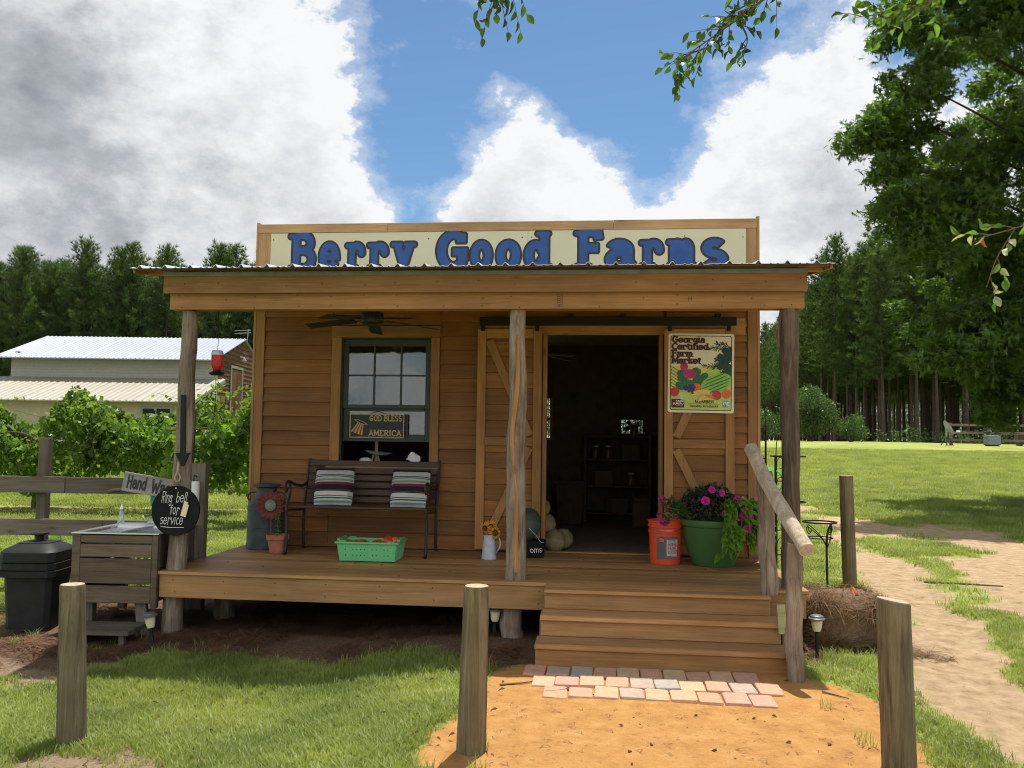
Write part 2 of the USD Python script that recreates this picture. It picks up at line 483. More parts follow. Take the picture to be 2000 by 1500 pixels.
def bark(name, col, dark, light, seed=0, bump=.9, stretch=(16, 16, 1.6), rough=.9):
    n = {'t': ('texture_coordinate', {}), 'm': ('mapping', {'location': (seed * 1.3, seed * 2.1, seed), 'scale': stretch}),
         'n1': ('noise_texture', {'scale': 1.4, 'detail': 7, 'roughness': .68, 'distortion': 1.1}),
         'n2': ('noise_texture', {'scale': 2.2, 'detail': 4, 'roughness': .6}),
         'r1': ('rgb_ramp', {'ramp': [(.28, dark), (.47, col), (.7, light)]}),
         'r2': ('rgb_ramp', {'ramp': [(.3, (.6, .58, .56)), (.7, (1.2, 1.16, 1.1))]}),
         'x': ('mix_color', {'blend_type': 'multiply', 'fac': .8}), 'b': ('bump', {'strength': bump, 'distance': .012}),
         'p': ('principled_bsdf', {'roughness': rough, 'specular_ior_level': .15})}
    mk(name, n, [('t.object', 'm.vector'), ('m.vector', 'n1.vector'), ('t.object', 'n2.vector'), ('n1.fac', 'r1.fac'), ('n2.fac', 'r2.fac'), ('r1.color', 'x.a'), ('r2.color', 'x.b'), ('x.result', 'p.base_color'),
                 ('n1.fac', 'b.height'), ('b.normal', 'p.normal')])


def plain(name, col, rough=.5, metal=0.0, vary=.12, scale=9.0, spec=.4, bump=0.0, **k):
    a, c = mulc(col, 1 - vary), mulc(col, 1 + vary)
    n = {'t': ('texture_coordinate', {}), 'n1': ('noise_texture', {'scale': scale, 'detail': 5, 'roughness': .6}),
         'r': ('rgb_ramp', {'ramp': [(.3, a), (.7, c)]}), 'p': ('principled_bsdf', {'roughness': rough, 'metallic': metal, 'specular_ior_level': spec, **k})}
    l = [('t.object', 'n1.vector'), ('n1.fac', 'r.fac'), ('r.color', 'p.base_color')]
    if bump:
        n['b'] = ('bump', {'strength': bump, 'distance': .005}); l += [('n1.fac', 'b.height'), ('b.normal', 'p.normal')]
    mk(name, n, l)


def leafy(name, cols, trans=.35, rough=.5, scale=1.2, spec=.35, tcol=None):
    """Leaves: each leaf its own tone, part of the light passing through."""
    n = {'g': ('geometry', {}), 'n1': ('noise_texture', {'scale': scale, 'detail': 3}),
         'ra': ('rgb_ramp', {'ramp': [(i / (len(cols) - 1), c) for i, c in enumerate(cols)]}),
         'rb': ('rgb_ramp', {'ramp': [(.3, (.62, .66, .62)), (.7, (1.3, 1.25, 1.15))]}),
         'x': ('mix_color', {'blend_type': 'multiply', 'fac': 1.0}),
         'p': ('principled_bsdf', {'roughness': rough, 'specular_ior_level': spec}),
         'y': ('mix_color', {'blend_type': 'multiply', 'fac': 1.0, 'b': tcol or (1.5, 1.6, .6), 'use_clamp': False}),
         'tr': ('translucent_bsdf', {}), 'mx': ('mix_closure', {'fac': trans})}
    mk(name, n, [('g.position', 'n1.vector'), ('g.random_per_island', 'ra.fac'), ('n1.fac', 'rb.fac'), ('ra.color', 'x.a'), ('rb.color', 'x.b'), ('x.result', 'p.base_color'),
                 ('x.result', 'y.a'), ('y.result', 'tr.color'), ('p.BSDF', 'mx.closure1'), ('tr.BSDF', 'mx.closure2')], surface='mx.closure')


OAK, OAKD = (.245, .108, .027), (.165, .066, .015)
for i, tone in enumerate((1.0, .8, 1.15, .92)):
    wood(f'siding_{i}', OAK, OAKD, 'x', seed=i * 3 + 1, tone=tone, knots=.45)
    wood(f'trim_{i}', (.325, .168, .058), (.225, .105, .034), 'z', seed=i * 5 + 2, tone=tone, knots=.6)
    wood(f'trim_x_{i}', (.325, .168, .058), (.225, .105, .034), 'x', seed=i * 5 + 3, tone=tone, knots=.6)
    wood(f'deck_{i}', (.375, .212, .086), (.26, .136, .05), 'x', seed=i * 7 + 1, tone=tone, knots=.35, rough=.55)
    wood(f'grey_x_{i}', (.165, .14, .112), (.082, .067, .052), 'x', seed=i * 7 + 2, tone=tone, knots=.6, rough=.85, bump=.5, spec=.1)
    wood(f'grey_z_{i}', (.165, .14, .112), (.082, .067, .052), 'z', seed=i * 7 + 3, tone=tone, knots=.5, rough=.85, bump=.5, spec=.1)
for i, tone in enumerate((1.0, .9)):
    wood(f'bleach_x_{i}', (.40, .245, .115), (.29, .165, .07), 'x', seed=i * 3 + 4, tone=tone, knots=.6)
    wood(f'bleach_z_{i}', (.38, .225, .10), (.27, .15, .062), 'z', seed=i * 3 + 5, tone=tone, knots=.6)
for i, tone in enumerate((1.0, .82, 1.1, .92)):
    wood(f'sink_{i}', (.155, .118, .082), (.08, .058, .04), 'x', seed=i * 7 + 4, tone=tone, knots=.6, rough=.85, bump=.5, spec=.1)
wood('brown_grey', (.16, .125, .095), (.085, .062, .045), 'x', seed=3, knots=.5, rough=.85, spec=.1)
wood('treated', (.42, .42, .22), (.3, .28, .13), 'x', seed=8, knots=.8, rough=.8)
wood('bench_wood', (.085, .052, .038), (.045, .027, .019), 'x', seed=4, knots=.2, rough=.55)
wood('sign_grey', (.3, .285, .27), (.2, .19, .18), 'x', seed=5, knots=.3, rough=.85, fine=.7)
bark('cedar_0', (.17, .135, .105), (.055, .04, .03), (.29, .245, .2), 1)
bark('cedar_1', (.185, .145, .11), (.06, .044, .032), (.30, .25, .195), 5)
bark('cedar_2', (.085, .06, .045), (.03, .021, .016), (.16, .125, .1), 9)
bark('peeled', (.36, .30, .23), (.22, .17, .12), (.5, .43, .34), 4, bump=.4)
bark('bollard', (.115, .096, .056), (.036, .028, .016), (.21, .18, .112), 6, bump=.7, stretch=(15, 15, 1.0))
plain('bale_core', (.13, .08, .048), .95, vary=.35, scale=40, bump=.6)
plain('cut_end', (.33, .275, .175), .85, vary=.25, scale=30)
bark('pine_bark', (.062, .046, .036), (.03, .022, .018), (.10, .08, .064), 3, bump=.6)
bark('vine_bark', (.09, .07, .055), (.04, .03, .024), (.15, .12, .09), 2)
bark('twig', (.13, .10, .075), (.07, .05, .035), (.2, .16, .12), 7, stretch=(40, 40, 40))
plain('sheathing', (.09, .055, .03), .9)
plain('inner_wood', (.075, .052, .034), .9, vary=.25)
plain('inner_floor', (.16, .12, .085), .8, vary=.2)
plain('black_iron', (.011, .010, .010), .55, 0.2, spec=.25)
plain('bronze_iron', (.032, .024, .019), .5, .4)
plain('black_paint', (.009, .009, .0095), .6, spec=.2)
plain('chalkboard', (.009, .0095, .010), .85, vary=.3, spec=.12)
plain('chalk', (.55, .55, .53), .95, vary=.3, scale=120)
plain('black_plastic', (.0095, .0098, .011), .55, vary=.3, scale=14, spec=.22)
plain('steel', (.62, .63, .64), .28, 1.0, vary=.06)
plain('chrome', (.75, .75, .76), .12, 1.0, vary=.02)
plain('galvanised', (.36, .39, .43), .55, .25, vary=.18, scale=22)
plain('flashing', (.13, .15, .168), .5, 0, vary=.2)
plain('roof_tin', (.62, .63, .64), .42, .55, vary=.08, scale=3)
plain('barn_tin', (.27, .295, .335), .5, .15, vary=.05, scale=.5)
plain('barn_tin_tan', (.29, .27, .215), .5, .1, vary=.08, scale=.5)
plain('barn_siding', (.30, .285, .255), .75, vary=.08)
plain('barn_tan', (.30, .255, .19), .8, vary=.1)
wood('barn_board', (.16, .095, .065), (.085, .048, .034), 'y', seed=6, knots=.4, rough=.9, spec=.1)
plain('barn_trim', (.20, .235, .21), .7)
plain('dark_void', (.01, .01, .01), .9)
plain('sash_green', (.022, .030, .028), .45, vary=.15)
plain('poster_cream', (.62, .58, .46), .55, vary=.03)
plain('cream', (.43, .395, .265), .6, vary=.04, scale=2.5)
plain('letter_blue', (.009, .048, .175), .45, vary=.22, scale=7)
plain('letter_black', (.014, .014, .016), .6)
plain('gold_paint', (.40, .29, .12), .6, vary=.2, scale=60)
plain('navy_board', (.018, .020, .028), .6, vary=.3, scale=30)
plain('print_red', (.22, .03, .025), .6, vary=.15)
plain('milk_can', (.062, .068, .076), .6, .35, vary=.3, scale=11, bump=.1)
plain('rust_red', (.16, .04, .032), .75, vary=.35, scale=18)
plain('grey_green', (.17, .19, .16), .7, vary=.2, scale=25)
plain('terracotta', (.33, .125, .075), .85, vary=.16, scale=18)
plain('soil', (.05, .035, .025), .95, vary=.3, scale=60)
plain('crate_green', (.12, .40, .165), .45, vary=.04, spec=.45)
plain('tomato', (.50, .035, .018), .25, vary=.2, scale=16, spec=.5)
plain('tomato_orange', (.55, .10, .02), .25, vary=.2, scale=16, spec=.5)
plain('stem_green', (.09, .16, .04), .6)
plain('petal_yellow', (.70, .34, .02), .6, vary=.15, scale=60)
plain('seed_brown', (.05, .025, .012), .9)
plain('bucket_orange', (.56, .058, .016), .42, vary=.05)
plain('label_grey', (.20, .19, .21), .6)
plain('label_white', (.7, .7, .7), .6, vary=.04)
plain('pot_green', (.034, .085, .022), .42, vary=.12, scale=5)
plain('melon', (.21, .165, .08), .8, vary=.16, scale=38, bump=.3)
plain('watermelon', (.035, .05, .035), .6, vary=.3, scale=20)
plain('red_glass', (.55, .012, .012), .12, vary=.05, transmission_weight=.35)
plain('clear_plastic', (.75, .78, .80), .2, vary=.03)
plain('white_paper', (.72, .72, .71), .85, vary=.05)
plain('teal_plastic', (.02, .20, .16), .4)
plain('tag_cream', (.55, .50, .30), .7, vary=.08)
plain('lamp_glass', (.55, .50, .33), .35, vary=.06)
plain('lamp_cap', (.10, .105, .115), .45, .2)
plain('concrete', (.30, .29, .27), .9, vary=.15)
plain('white_enamel', (.7, .7, .7), .4, vary=.04)
plain('fan_black', (.012, .011, .011), .5)
plain('fan_white', (.34, .34, .31), .5)
plain('hose_green', (.15, .55, .12), .4)
plain('orange_bit', (.6, .14, .04), .6)
plain('dish_grey', (.24, .25, .27), .7, spec=.1)
plain('rope', (.33, .27, .2), .95, vary=.25, scale=80)
plain('fabric_dark', (.022, .02, .026), .95, vary=.15, scale=90)
for i, c in enumerate([(.44, .25, .165), (.45, .285, .18), (.43, .24, .175), (.45, .31, .19), (.35, .27, .21), (.31, .28, .24)]):
    plain(f'paver_{i}', mulc(c, 1.0), .9, vary=.14, scale=24, spec=.2, bump=.35)

# cushion: cloth stripes along the height
n = {'t': ('texture_coordinate', {}), 's': ('separate_xyz', {}), 'h': ('map_range', {'from_min': -.2, 'from_max': .2, 'clamp': True}),
     'w': ('noise_texture', {'scale': 260, 'detail': 2}), 'rw': ('rgb_ramp', {'ramp': [(.3, (.7, .7, .7)), (.7, (1.15, 1.15, 1.15))]}),
     'x': ('mix_color', {'blend_type': 'multiply', 'fac': 1.0}), 'p': ('principled_bsdf', {'roughness': .95, 'specular_ior_level': .1})}
_b, _wm, _m, _g, _d, _s = (.025, .022, .03), (.46, .47, .44), (.17, .035, .06), (.02, .10, .075), (.022, .022, .03), (.20, .26, .21)
_st = [(0, _m), (.05, _m), (.052, _b), (.06, _b), (.062, _wm), (.10, _wm), (.102, _s), (.15, _s), (.152, _wm), (.19, _wm), (.192, _g), (.22, _g), (.222, _wm), (.245, _wm), (.247, _b), (.262, _g), (.264, _wm), (.36, _wm),
       (.362, _b), (.38, _b), (.382, _m), (.40, _m), (.402, _d), (.52, _d), (.522, _m), (.585, _m), (.587, _wm), (.61, _wm), (.612, _s), (.66, _s), (.662, _wm), (.71, _wm), (.712, _g), (.735, _g), (.737, _wm), (.75, _wm), (.752, _b),
       (.77, _b), (.772, _wm), (.885, _wm), (.887, _d), (1, _d)]
n['r'] = ('rgb_ramp', {'ramp': _st})
mk('cushion', n, [('t.object', 's.vector'), ('s.z', 'h.value'), ('h.result', 'r.fac'), ('t.object', 'w.vector'), ('w.fac', 'rw.fac'), ('r.color', 'x.a'), ('rw.color', 'x.b'), ('x.result', 'p.base_color')])

# window panes: clear glass with a strong reflection
mk('pane', {'f': ('fresnel', {'IOR': 1.95}), 't': ('transparent_bsdf', {'color': (.8, .83, .82)}), 'g': ('glossy_bsdf', {'color': (1, 1, 1), 'roughness': .03}), 'm': ('mix_closure', {}),
            'n': ('noise_texture', {'scale': 4.0, 'detail': 2}), 'tc': ('texture_coordinate', {}), 'b': ('bump', {'strength': .06, 'distance': .02})},
   [('f.fac', 'm.fac'), ('t.BSDF', 'm.closure1'), ('g.BSDF', 'm.closure2'), ('tc.object', 'n.vector'), ('n.fac', 'b.height'), ('b.normal', 'g.normal')], surface='m.closure')
mk('bottle', {'f': ('fresnel', {'IOR': 1.5}), 't': ('transparent_bsdf', {'color': (.86, .90, .89)}), 'g': ('glossy_bsdf', {'color': (.9, .95, .95), 'roughness': .1}), 'm': ('mix_closure', {}), 'd': ('diffuse_bsdf', {'color': (.55, .60, .58)}), 'm2': ('mix_closure', {'fac': .18})},
   [('f.fac', 'm.fac'), ('t.BSDF', 'm.closure1'), ('g.BSDF', 'm.closure2'), ('m.closure', 'm2.closure1'), ('d.BSDF', 'm2.closure2')], surface='m2.closure')

leafy('needle', [(.065, .11, .045), (.105, .16, .065), (.145, .195, .085), (.08, .13, .055)], trans=.34, rough=.55, scale=.35)
leafy('needle_r', [(.06, .105, .032), (.095, .15, .042), (.13, .185, .055)], trans=.32, rough=.55, scale=.3)
leafy('gum_leaf', [(.07, .13, .028), (.125, .19, .04), (.20, .26, .06), (.09, .15, .03)], trans=.5, rough=.38, scale=.8, spec=.45)
leafy('near_leaf', [(.04, .08, .02), (.055, .10, .025), (.08, .14, .03)], trans=.4, rough=.4, scale=3)
leafy('near_leaf_light', [(.09, .17, .03), (.13, .22, .04), (.16, .25, .05)], trans=.5, rough=.4, scale=3)
leafy('near_leaf_pale', [(.30, .34, .24), (.36, .40, .29)], trans=.3, rough=.35, scale=3)
leafy('leaf_rust', [(.40, .09, .03), (.5, .16, .03)], trans=.4)
leafy('vine_leaf', [(.10, .175, .032), (.15, .235, .04), (.21, .29, .055), (.09, .155, .035), (.32, .34, .08)], trans=.6, rough=.4, scale=1.5, spec=.45)
leafy('vine_leaf_young', [(.16, .24, .04), (.24, .29, .06), (.3, .3, .1)], trans=.45, scale=2)
leafy('bush_leaf', [(.07, .125, .04), (.1, .165, .055), (.15, .2, .085)], trans=.3, rough=.45, scale=.8)
leafy('weed_leaf', [(.08, .17, .05), (.12, .22, .07), (.17, .27, .1)], trans=.4)
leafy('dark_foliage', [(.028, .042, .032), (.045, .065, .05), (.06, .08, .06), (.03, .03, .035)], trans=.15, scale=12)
leafy('lime_leaf', [(.13, .26, .03), (.18, .33, .04), (.24, .38, .06)], trans=.45, scale=8)
leafy('petunia_leaf', [(.05, .1, .03), (.08, .13, .04)], trans=.35, scale=8)
leafy('petunia', [(.50, .012, .30), (.42, .01, .27), (.56, .03, .33)], trans=.35, scale=10, tcol=(1.6, 1.2, 1.6))
leafy('pink_bloom', [(.6, .1, .3), (.65, .2, .38)], trans=.35, scale=10, tcol=(1.5, 1.2, 1.4))
leafy('grass_blade', [(.235, .29, .085), (.30, .355, .11), (.37, .40, .15), (.26, .32, .095), (.44, .41, .21)], trans=.4, rough=.5, scale=1.3, spec=.25, tcol=(1.45, 1.4, .65))
leafy('straw', [(.20, .125, .075), (.29, .20, .13), (.14, .085, .055), (.38, .30, .21)], trans=.1, rough=.8, scale=5, spec=.1)
leafy('pine_straw', [(.15, .085, .053), (.21, .125, .08), (.10, .058, .04), (.30, .21, .14)], trans=.1, rough=.8, scale=5, spec=.1)

# the ground: turf, orange sand, pale dirt and pine litter, by the surfaces' own outlines
n = {'g': ('geometry', {}), 'as': ('attribute', {'attribute': 'sand'}), 'ad': ('attribute', {'attribute': 'dirt'}), 'am': ('attribute', {'attribute': 'mulch'}), 'ab': ('attribute', {'attribute': 'bare'}),
     'n1': ('noise_texture', {'scale': .55, 'detail': 6, 'roughness': .62}), 'n2': ('noise_texture', {'scale': 7, 'detail': 7, 'roughness': .7}), 'n3': ('noise_texture', {'scale': 60, 'detail': 5, 'roughness': .7}),
     'n4': ('noise_texture', {'scale': 260, 'detail': 3, 'roughness': .7}), 'v': ('voronoi_texture', {'scale': 60}),
     'gr': ('rgb_ramp', {'ramp': [(.30, (.19, .225, .06)), (.45, (.26, .30, .08)), (.6, (.31, .34, .10)), (.75, (.36, .35, .135))]}),
     'gf': ('rgb_ramp', {'ramp': [(.3, (.55, .6, .5)), (.7, (1.35, 1.3, 1.25))]}),
     'sa': ('rgb_ramp', {'ramp': [(.28, (.38, .19, .062)), (.5, (.50, .26, .086)), (.7, (.57, .325, .125))]}),
     'di': ('rgb_ramp', {'ramp': [(.28, (.235, .16, .092)), (.45, (.39, .275, .162)), (.68, (.53, .39, .24))]}),
     'mu': ('rgb_ramp', {'ramp': [(.3, (.075, .048, .032)), (.55, (.15, .095, .06)), (.75, (.26, .19, .13))]}),
     'tm': ('mapping', {'rotation': (0, 0, -.35)}), 'tw': ('wave_texture', {'wave_type': 'bands', 'bands_direction': 'y', 'scale': 2.6, 'distortion': 1.2, 'detail': 2, 'detail_scale': 1.5}),
     'tn': ('map_range', {'range_type': 'smoothstep', 'from_min': .45, 'from_max': .6, 'clamp': True}), 'ty': ('math', {'math_type': 'multiply'}), 'tz': ('math', {'math_type': 'multiply'}), 'ta': ('math', {'math_type': 'multiply_add', 'value2': .9}),
     'nt': ('noise_texture', {'scale': 1.1, 'detail': 2}),
     'ba': ('rgb_ramp', {'ramp': [(.3, (.20, .14, .09)), (.7, (.36, .27, .18))]}),
     'gx': ('mix_color', {'blend_type': 'multiply', 'fac': .75}),
     'm1': ('mix_color', {}), 'm2': ('mix_color', {}), 'm3': ('mix_color', {}), 'm0': ('mix_color', {}),
     'sx': ('mix_color', {'blend_type': 'multiply', 'fac': .7}), 'sf': ('rgb_ramp', {'ramp': [(.25, (.55, .5, .45)), (.45, (1, 1, 1)), (.8, (1.1, 1.1, 1.1))]}),
     'bb': ('bump', {'strength': .8, 'distance': .016}), 'bh': ('math', {'math_type': 'add'}),
     'p': ('principled_bsdf', {'roughness': .95, 'specular_ior_level': .1})}
l = [('g.position', f'{k}.vector') for k in ('n1', 'n2', 'n3', 'n4', 'v')]
l += [('n1.fac', 'gr.fac'), ('n3.fac', 'gf.fac'), ('gr.color', 'gx.a'), ('gf.color', 'gx.b'), ('n2.fac', 'sa.fac'), ('n2.fac', 'di.fac'), ('n3.fac', 'mu.fac'), ('n3.fac', 'ba.fac'), ('n4.fac', 'sf.fac')]
for k in ('s', 'd', 'm', 'b'):
    n[f'e{k}'] = ('math', {'math_type': 'multiply_add', 'value2': .9, 'value3': -.45})
    n[f'h{k}'] = ('math', {'math_type': 'add'})
    n[f'q{k}'] = ('map_range', {'range_type': 'smoothstep', 'from_min': .38, 'from_max': .62, 'clamp': True})
    l += [('n2.fac', f'e{k}.value1'), (f'a{k}.fac', f'h{k}.value1'), (f'e{k}.value', f'h{k}.value2'), (f'h{k}.value', f'q{k}.value')]
l += [('gx.result', 'm0.a'), ('ba.color', 'm0.b'), ('qb.result', 'm0.fac'), ('m0.result', 'm1.a'), ('mu.color', 'm1.b'), ('qm.result', 'm1.fac'), ('m1.result', 'm2.a'), ('di.color', 'm2.b'), ('qd.result', 'm2.fac'),
      ('m2.result', 'm3.a'), ('sa.color', 'm3.b'), ('qs.result', 'm3.fac'), ('m3.result', 'sx.a'), ('sf.color', 'sx.b'), ('sx.result', 'p.base_color'),
      ('n3.fac', 'bh.value1'), ('n4.fac', 'bh.value2'), ('g.position', 'tm.vector'), ('tm.vector', 'tw.vector'), ('g.position', 'nt.vector'), ('nt.fac', 'tn.value'), ('tn.result', 'ty.value1'), ('ad.fac', 'ty.value2'), ('ty.value', 'tz.value1'), ('tw.fac', 'tz.value2'), ('tz.value', 'ta.value1'), ('bh.value', 'ta.value3'), ('ta.value', 'bb.height'), ('bb.normal', 'p.normal')]
mk('ground', n, l)
# ------------------------------------------------------------ the farm stand (axes: u along the front, v into it, z up)
rng = np.random.default_rng(5)
W, DEPTH, TOP = 4.87, 3.65, 3.62
stand = on_cab('farm_stand', 'brown wooden farm stand with covered porch, steps and tall false front', 'building', 0, 0, 0)


def lap_board(u0, u1, z0, z1, v=0.0, proud=.026):
    """A clapboard: thin at the top, its butt standing proud at the bottom."""
    c = .003
    pr = np.array([(0, z1), (-.007, z1), (-proud, z0 + c), (-proud + c, z0), (0, z0)])
    n = len(pr)
    a = np.column_stack([np.full(n, u0), v + pr[:, 0], pr[:, 1]]); b = np.column_stack([np.full(n, u1), v + pr[:, 0], pr[:, 1]])
    f = [[i, (i + 1) % n, n + (i + 1) % n, n + i] for i in range(n)]
    f = [[q[0], q[1], q[2]] for q in f] + [[q[0], q[2], q[3]] for q in f]
    f += [[0, i + 1, i] for i in range(1, n - 1)] + [[n, n + i, n + i + 1] for i in range(1, n - 1)]
    return np.vstack([a, b]), np.array(f)[:, ::-1]


# walls behind the cladding
front = MB()
front.box(0, .86, .004, .09, .02, TOP - .02).box(1.79, 2.87, .004, .09, .02, TOP - .02).box(4.0, W, .004, .09, .02, TOP - .02)
front.box(.86, 1.79, .004, .09, .02, 1.2).box(.86, 1.79, .004, .09, 2.49, TOP - .02).box(2.87, 4.0, .004, .09, 2.56, TOP - .02).box(2.87, 4.0, .004, .09, .02, .40)
wall = part(stand, 'front_wall', front, 'sheathing')


def courses(u0, u1, z0, z1, pitch=.1405, jitter=.003):
    z, k = z0, int(rng.integers(4))
    while z < z1 - .02:
        t = min(z + pitch + rng.uniform(-jitter, jitter), z1)
        part(wall, 'siding_board', lap_board(u0, u1, z, t - .001), f'siding_{int(rng.integers(4))}')
        z = t


courses(.093, .779, .44, 2.83)
courses(1.861, 2.30, .44, 2.83, .137)
courses(2.30, 2.85, .44, 2.50, .15)
courses(.782, 1.858, .44, 1.155, .143)
courses(.782, 1.858, 2.603, 2.83, .12)
courses(2.302, 4.0, 2.672, 2.83, .08)
courses(4.03, 4.776, .44, 2.83, .143)
# corner boards and their returns
for i, (a, b) in enumerate(((.0, .09), (4.78, 4.865))):
    part(stand, 'corner_board', cbox(a, b, -.032, .002, .40, 3.52), f'trim_{i}')
part(stand, 'corner_board', cbox(-.026, -.002, -.034, .09, .38, 3.635), 'bleach_z_0')
part(stand, 'corner_board', cbox(4.867, 4.893, -.034, .09, .38, 3.64), 'bleach_z_1')
# false front frame
part(stand, 'cap_board', cbox(.0, 1.31, -.05, -.001, 3.522, 3.612), 'bleach_x_0')
part(stand, 'cap_board', cbox(1.312, 3.52, -.05, -.001, 3.522, 3.612), 'bleach_x_1')
part(stand, 'cap_board', cbox(3.522, 4.865, -.05, -.001, 3.522, 3.614), 'bleach_x_0')
part(stand, 'side_board', cbox(.002, .125, -.046, -.033, 2.9, 3.521), 'bleach_z_0')
part(stand, 'side_board', cbox(4.768, 4.863, -.046, -.033, 2.9, 3.521), 'bleach_z_1')
# other walls, floor and roof of the room
for n_, b in (('side_wall', (-.001, .07, .092, DEPTH, .02, 3.0)), ('side_wall', (4.80, 4.866, .092, DEPTH, .02, 3.0))):
    w_ = part(stand, n_, cbox(*b), 'sheathing')
    u = b[0] - .001 if b[0] < 1 else b[1] + .001
    for k in range(16):
        z = .42 + k * .145
        v, f = lap_board(.095, DEPTH, z, z + .144)
        vv = np.column_stack([u + (v[:, 1] if b[0] < 1 else -v[:, 1]), v[:, 0], v[:, 2]])
        part(w_, 'siding_board', (vv, f), f'siding_{k % 4}')
back = MB()
bw = [(2.36, 2.76, 1.50, 2.07), (3.70, 3.985, 1.60, 1.785)]
back.box(.07, 2.36, DEPTH - .08, DEPTH, .4, 3.0).box(2.36, 2.76, DEPTH - .08, DEPTH, .4, 1.5).box(2.36, 2.76, DEPTH - .08, DEPTH, 2.07, 3.0)
back.box(2.76, 3.70, DEPTH - .08, DEPTH, .4, 3.0).box(3.70, 3.985, DEPTH - .08, DEPTH, .4, 1.6).box(3.70, 3.985, DEPTH - .08, DEPTH, 1.785, 3.0).box(3.985, 4.8, DEPTH - .08, DEPTH, .4, 3.0)
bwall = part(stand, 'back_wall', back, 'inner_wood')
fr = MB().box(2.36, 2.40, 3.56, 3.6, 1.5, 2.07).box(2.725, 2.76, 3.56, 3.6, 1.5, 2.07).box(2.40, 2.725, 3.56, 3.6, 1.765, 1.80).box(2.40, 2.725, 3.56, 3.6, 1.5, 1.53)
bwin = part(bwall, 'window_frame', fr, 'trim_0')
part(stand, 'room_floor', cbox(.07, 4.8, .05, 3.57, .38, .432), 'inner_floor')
part(stand, 'threshold', cbox(2.87, 3.99, -.03, .05, .4375, .45), 'deck_2')
part(stand, 'room_roof', beam((2.43, .0, 2.98), (2.43, 3.9, 2.80), 5.1, .03), 'roof_tin')

# front window: casing, sashes, panes
win = group_part(stand, 'front_window')
part(win, 'casing', cbox(.781, .876, -.036, .0, 1.165, 2.478), 'trim_0')
part(win, 'casing', cbox(1.772, 1.857, -.036, .0, 1.165, 2.478), 'trim_3')
part(win, 'head_casing', cbox(.775, 1.862, -.038, .0, 2.4785, 2.595), 'trim_x_1')
part(win, 'sill', cbox(.76, 1.88, -.075, .085, 1.19, 1.222), 'trim_x_3')
for a, b, c, d in ((.877, .888, 1.222, 2.478), (1.760, 1.771, 1.222, 2.478), (.888, 1.760, 2.462, 2.478)):
    part(win, 'jamb', cbox(a, b, .0, .088, c, d), 'sash_green')
s1 = MB()
y0, y1 = .014, .046
for a, b, c, d in ((.889, .937, 1.785, 2.461), (1.711, 1.759, 1.785, 2.461), (.937, 1.711, 2.40, 2.461), (.937, 1.711, 1.785, 1.822), (1.190, 1.206, 1.822, 2.40), (1.459, 1.475, 1.822, 2.40)):
    s1.box(a, b, y0, y1, c, d)
for a, b in ((.937, 1.190), (1.206, 1.459), (1.475, 1.711)):
    s1.box(a, b, y0 + .001, y1 - .001, 2.102, 2.118)
up = part(win, 'upper_sash', s1, 'sash_green')
for a, b in ((.937, 1.190), (1.206, 1.459), (1.475, 1.711)):
    for c, d in ((1.822, 2.102), (2.118, 2.40)):
        part(up, 'pane', cbox(a - .004, b + .004, .029, .033, c - .004, d + .004, .0005), 'pane')
s2 = MB()
for a, b, c, d in ((.889, .944, 1.462, 1.80), (1.704, 1.759, 1.462, 1.80), (.944, 1.704, 1.462, 1.535), (.944, 1.704, 1.760, 1.80)):
    s2.box(a, b, .05, .082, c, d)
lo = part(win, 'lower_sash', s2, 'sash_green', label='lower sash pushed up, open beneath')
part(lo, 'pane', cbox(.940, 1.708, .064, .068, 1.531, 1.764, .0005), 'pane')

# sliding doors
def barn_door(u0, u1, flip, label):
    d = group_part(stand, 'sliding_door', label)
    z0, z1, sw = .462, 2.556, .082
    k = 0
    z = z0 + .004
    while z < z1 - .02:
        t = min(z + .152, z1 - .004)
        part(d, 'plank', cbox(u0 + .004, u1 - .004, -.072, -.052, z + .001, t - .0015, .002), f'siding_{k % 4}'); k += 1
        z = t
    for a in (u0, u1 - sw):
        part(d, 'stile', cbox(a, a + sw, -.098, -.073, z0, z1), f'trim_{k % 4}'); k += 1
    for a, b in ((z0, z0 + .09), (1.441, 1.522), (z1 - .09, z1)):
        part(d, 'rail', cbox(u0 + sw + .001, u1 - sw - .001, -.097, -.073, a, b), f'trim_x_{k % 4}'); k += 1
    a, b = u0 + sw + .03, u1 - sw - .03
    if flip:
        a, b = b, a
    part(d, 'brace', beam((a, -.084, z1 - .11), (b, -.084, 1.54), .02, .078, up=(0, -1, 0) if False else (1, 0, 0)), f'trim_{(k) % 4}')
    part(d, 'brace', beam((b, -.0845, 1.425), (a, -.0845, z0 + .105), .02, .078, up=(1, 0, 0)), f'trim_{(k + 1) % 4}')
    for a in (u0 + .05, u1 - .05):
        hg = MB()
        hg.add(*beam((a, -.104, 2.535), (a, -.104, 2.64), .035, .006, up=(0, -1, 0)))
        hg.add(*turn(shift(lathe([(0, 0), (.016, 0), (.014, .01), (0, .012)], 10), (0, 0, 0)), (1, 0, 0), PI / 2))
        hg.v[-1] += np.array([a, -.107, 2.55])
        part(d, 'hanger', hg, 'black_iron')
    return d


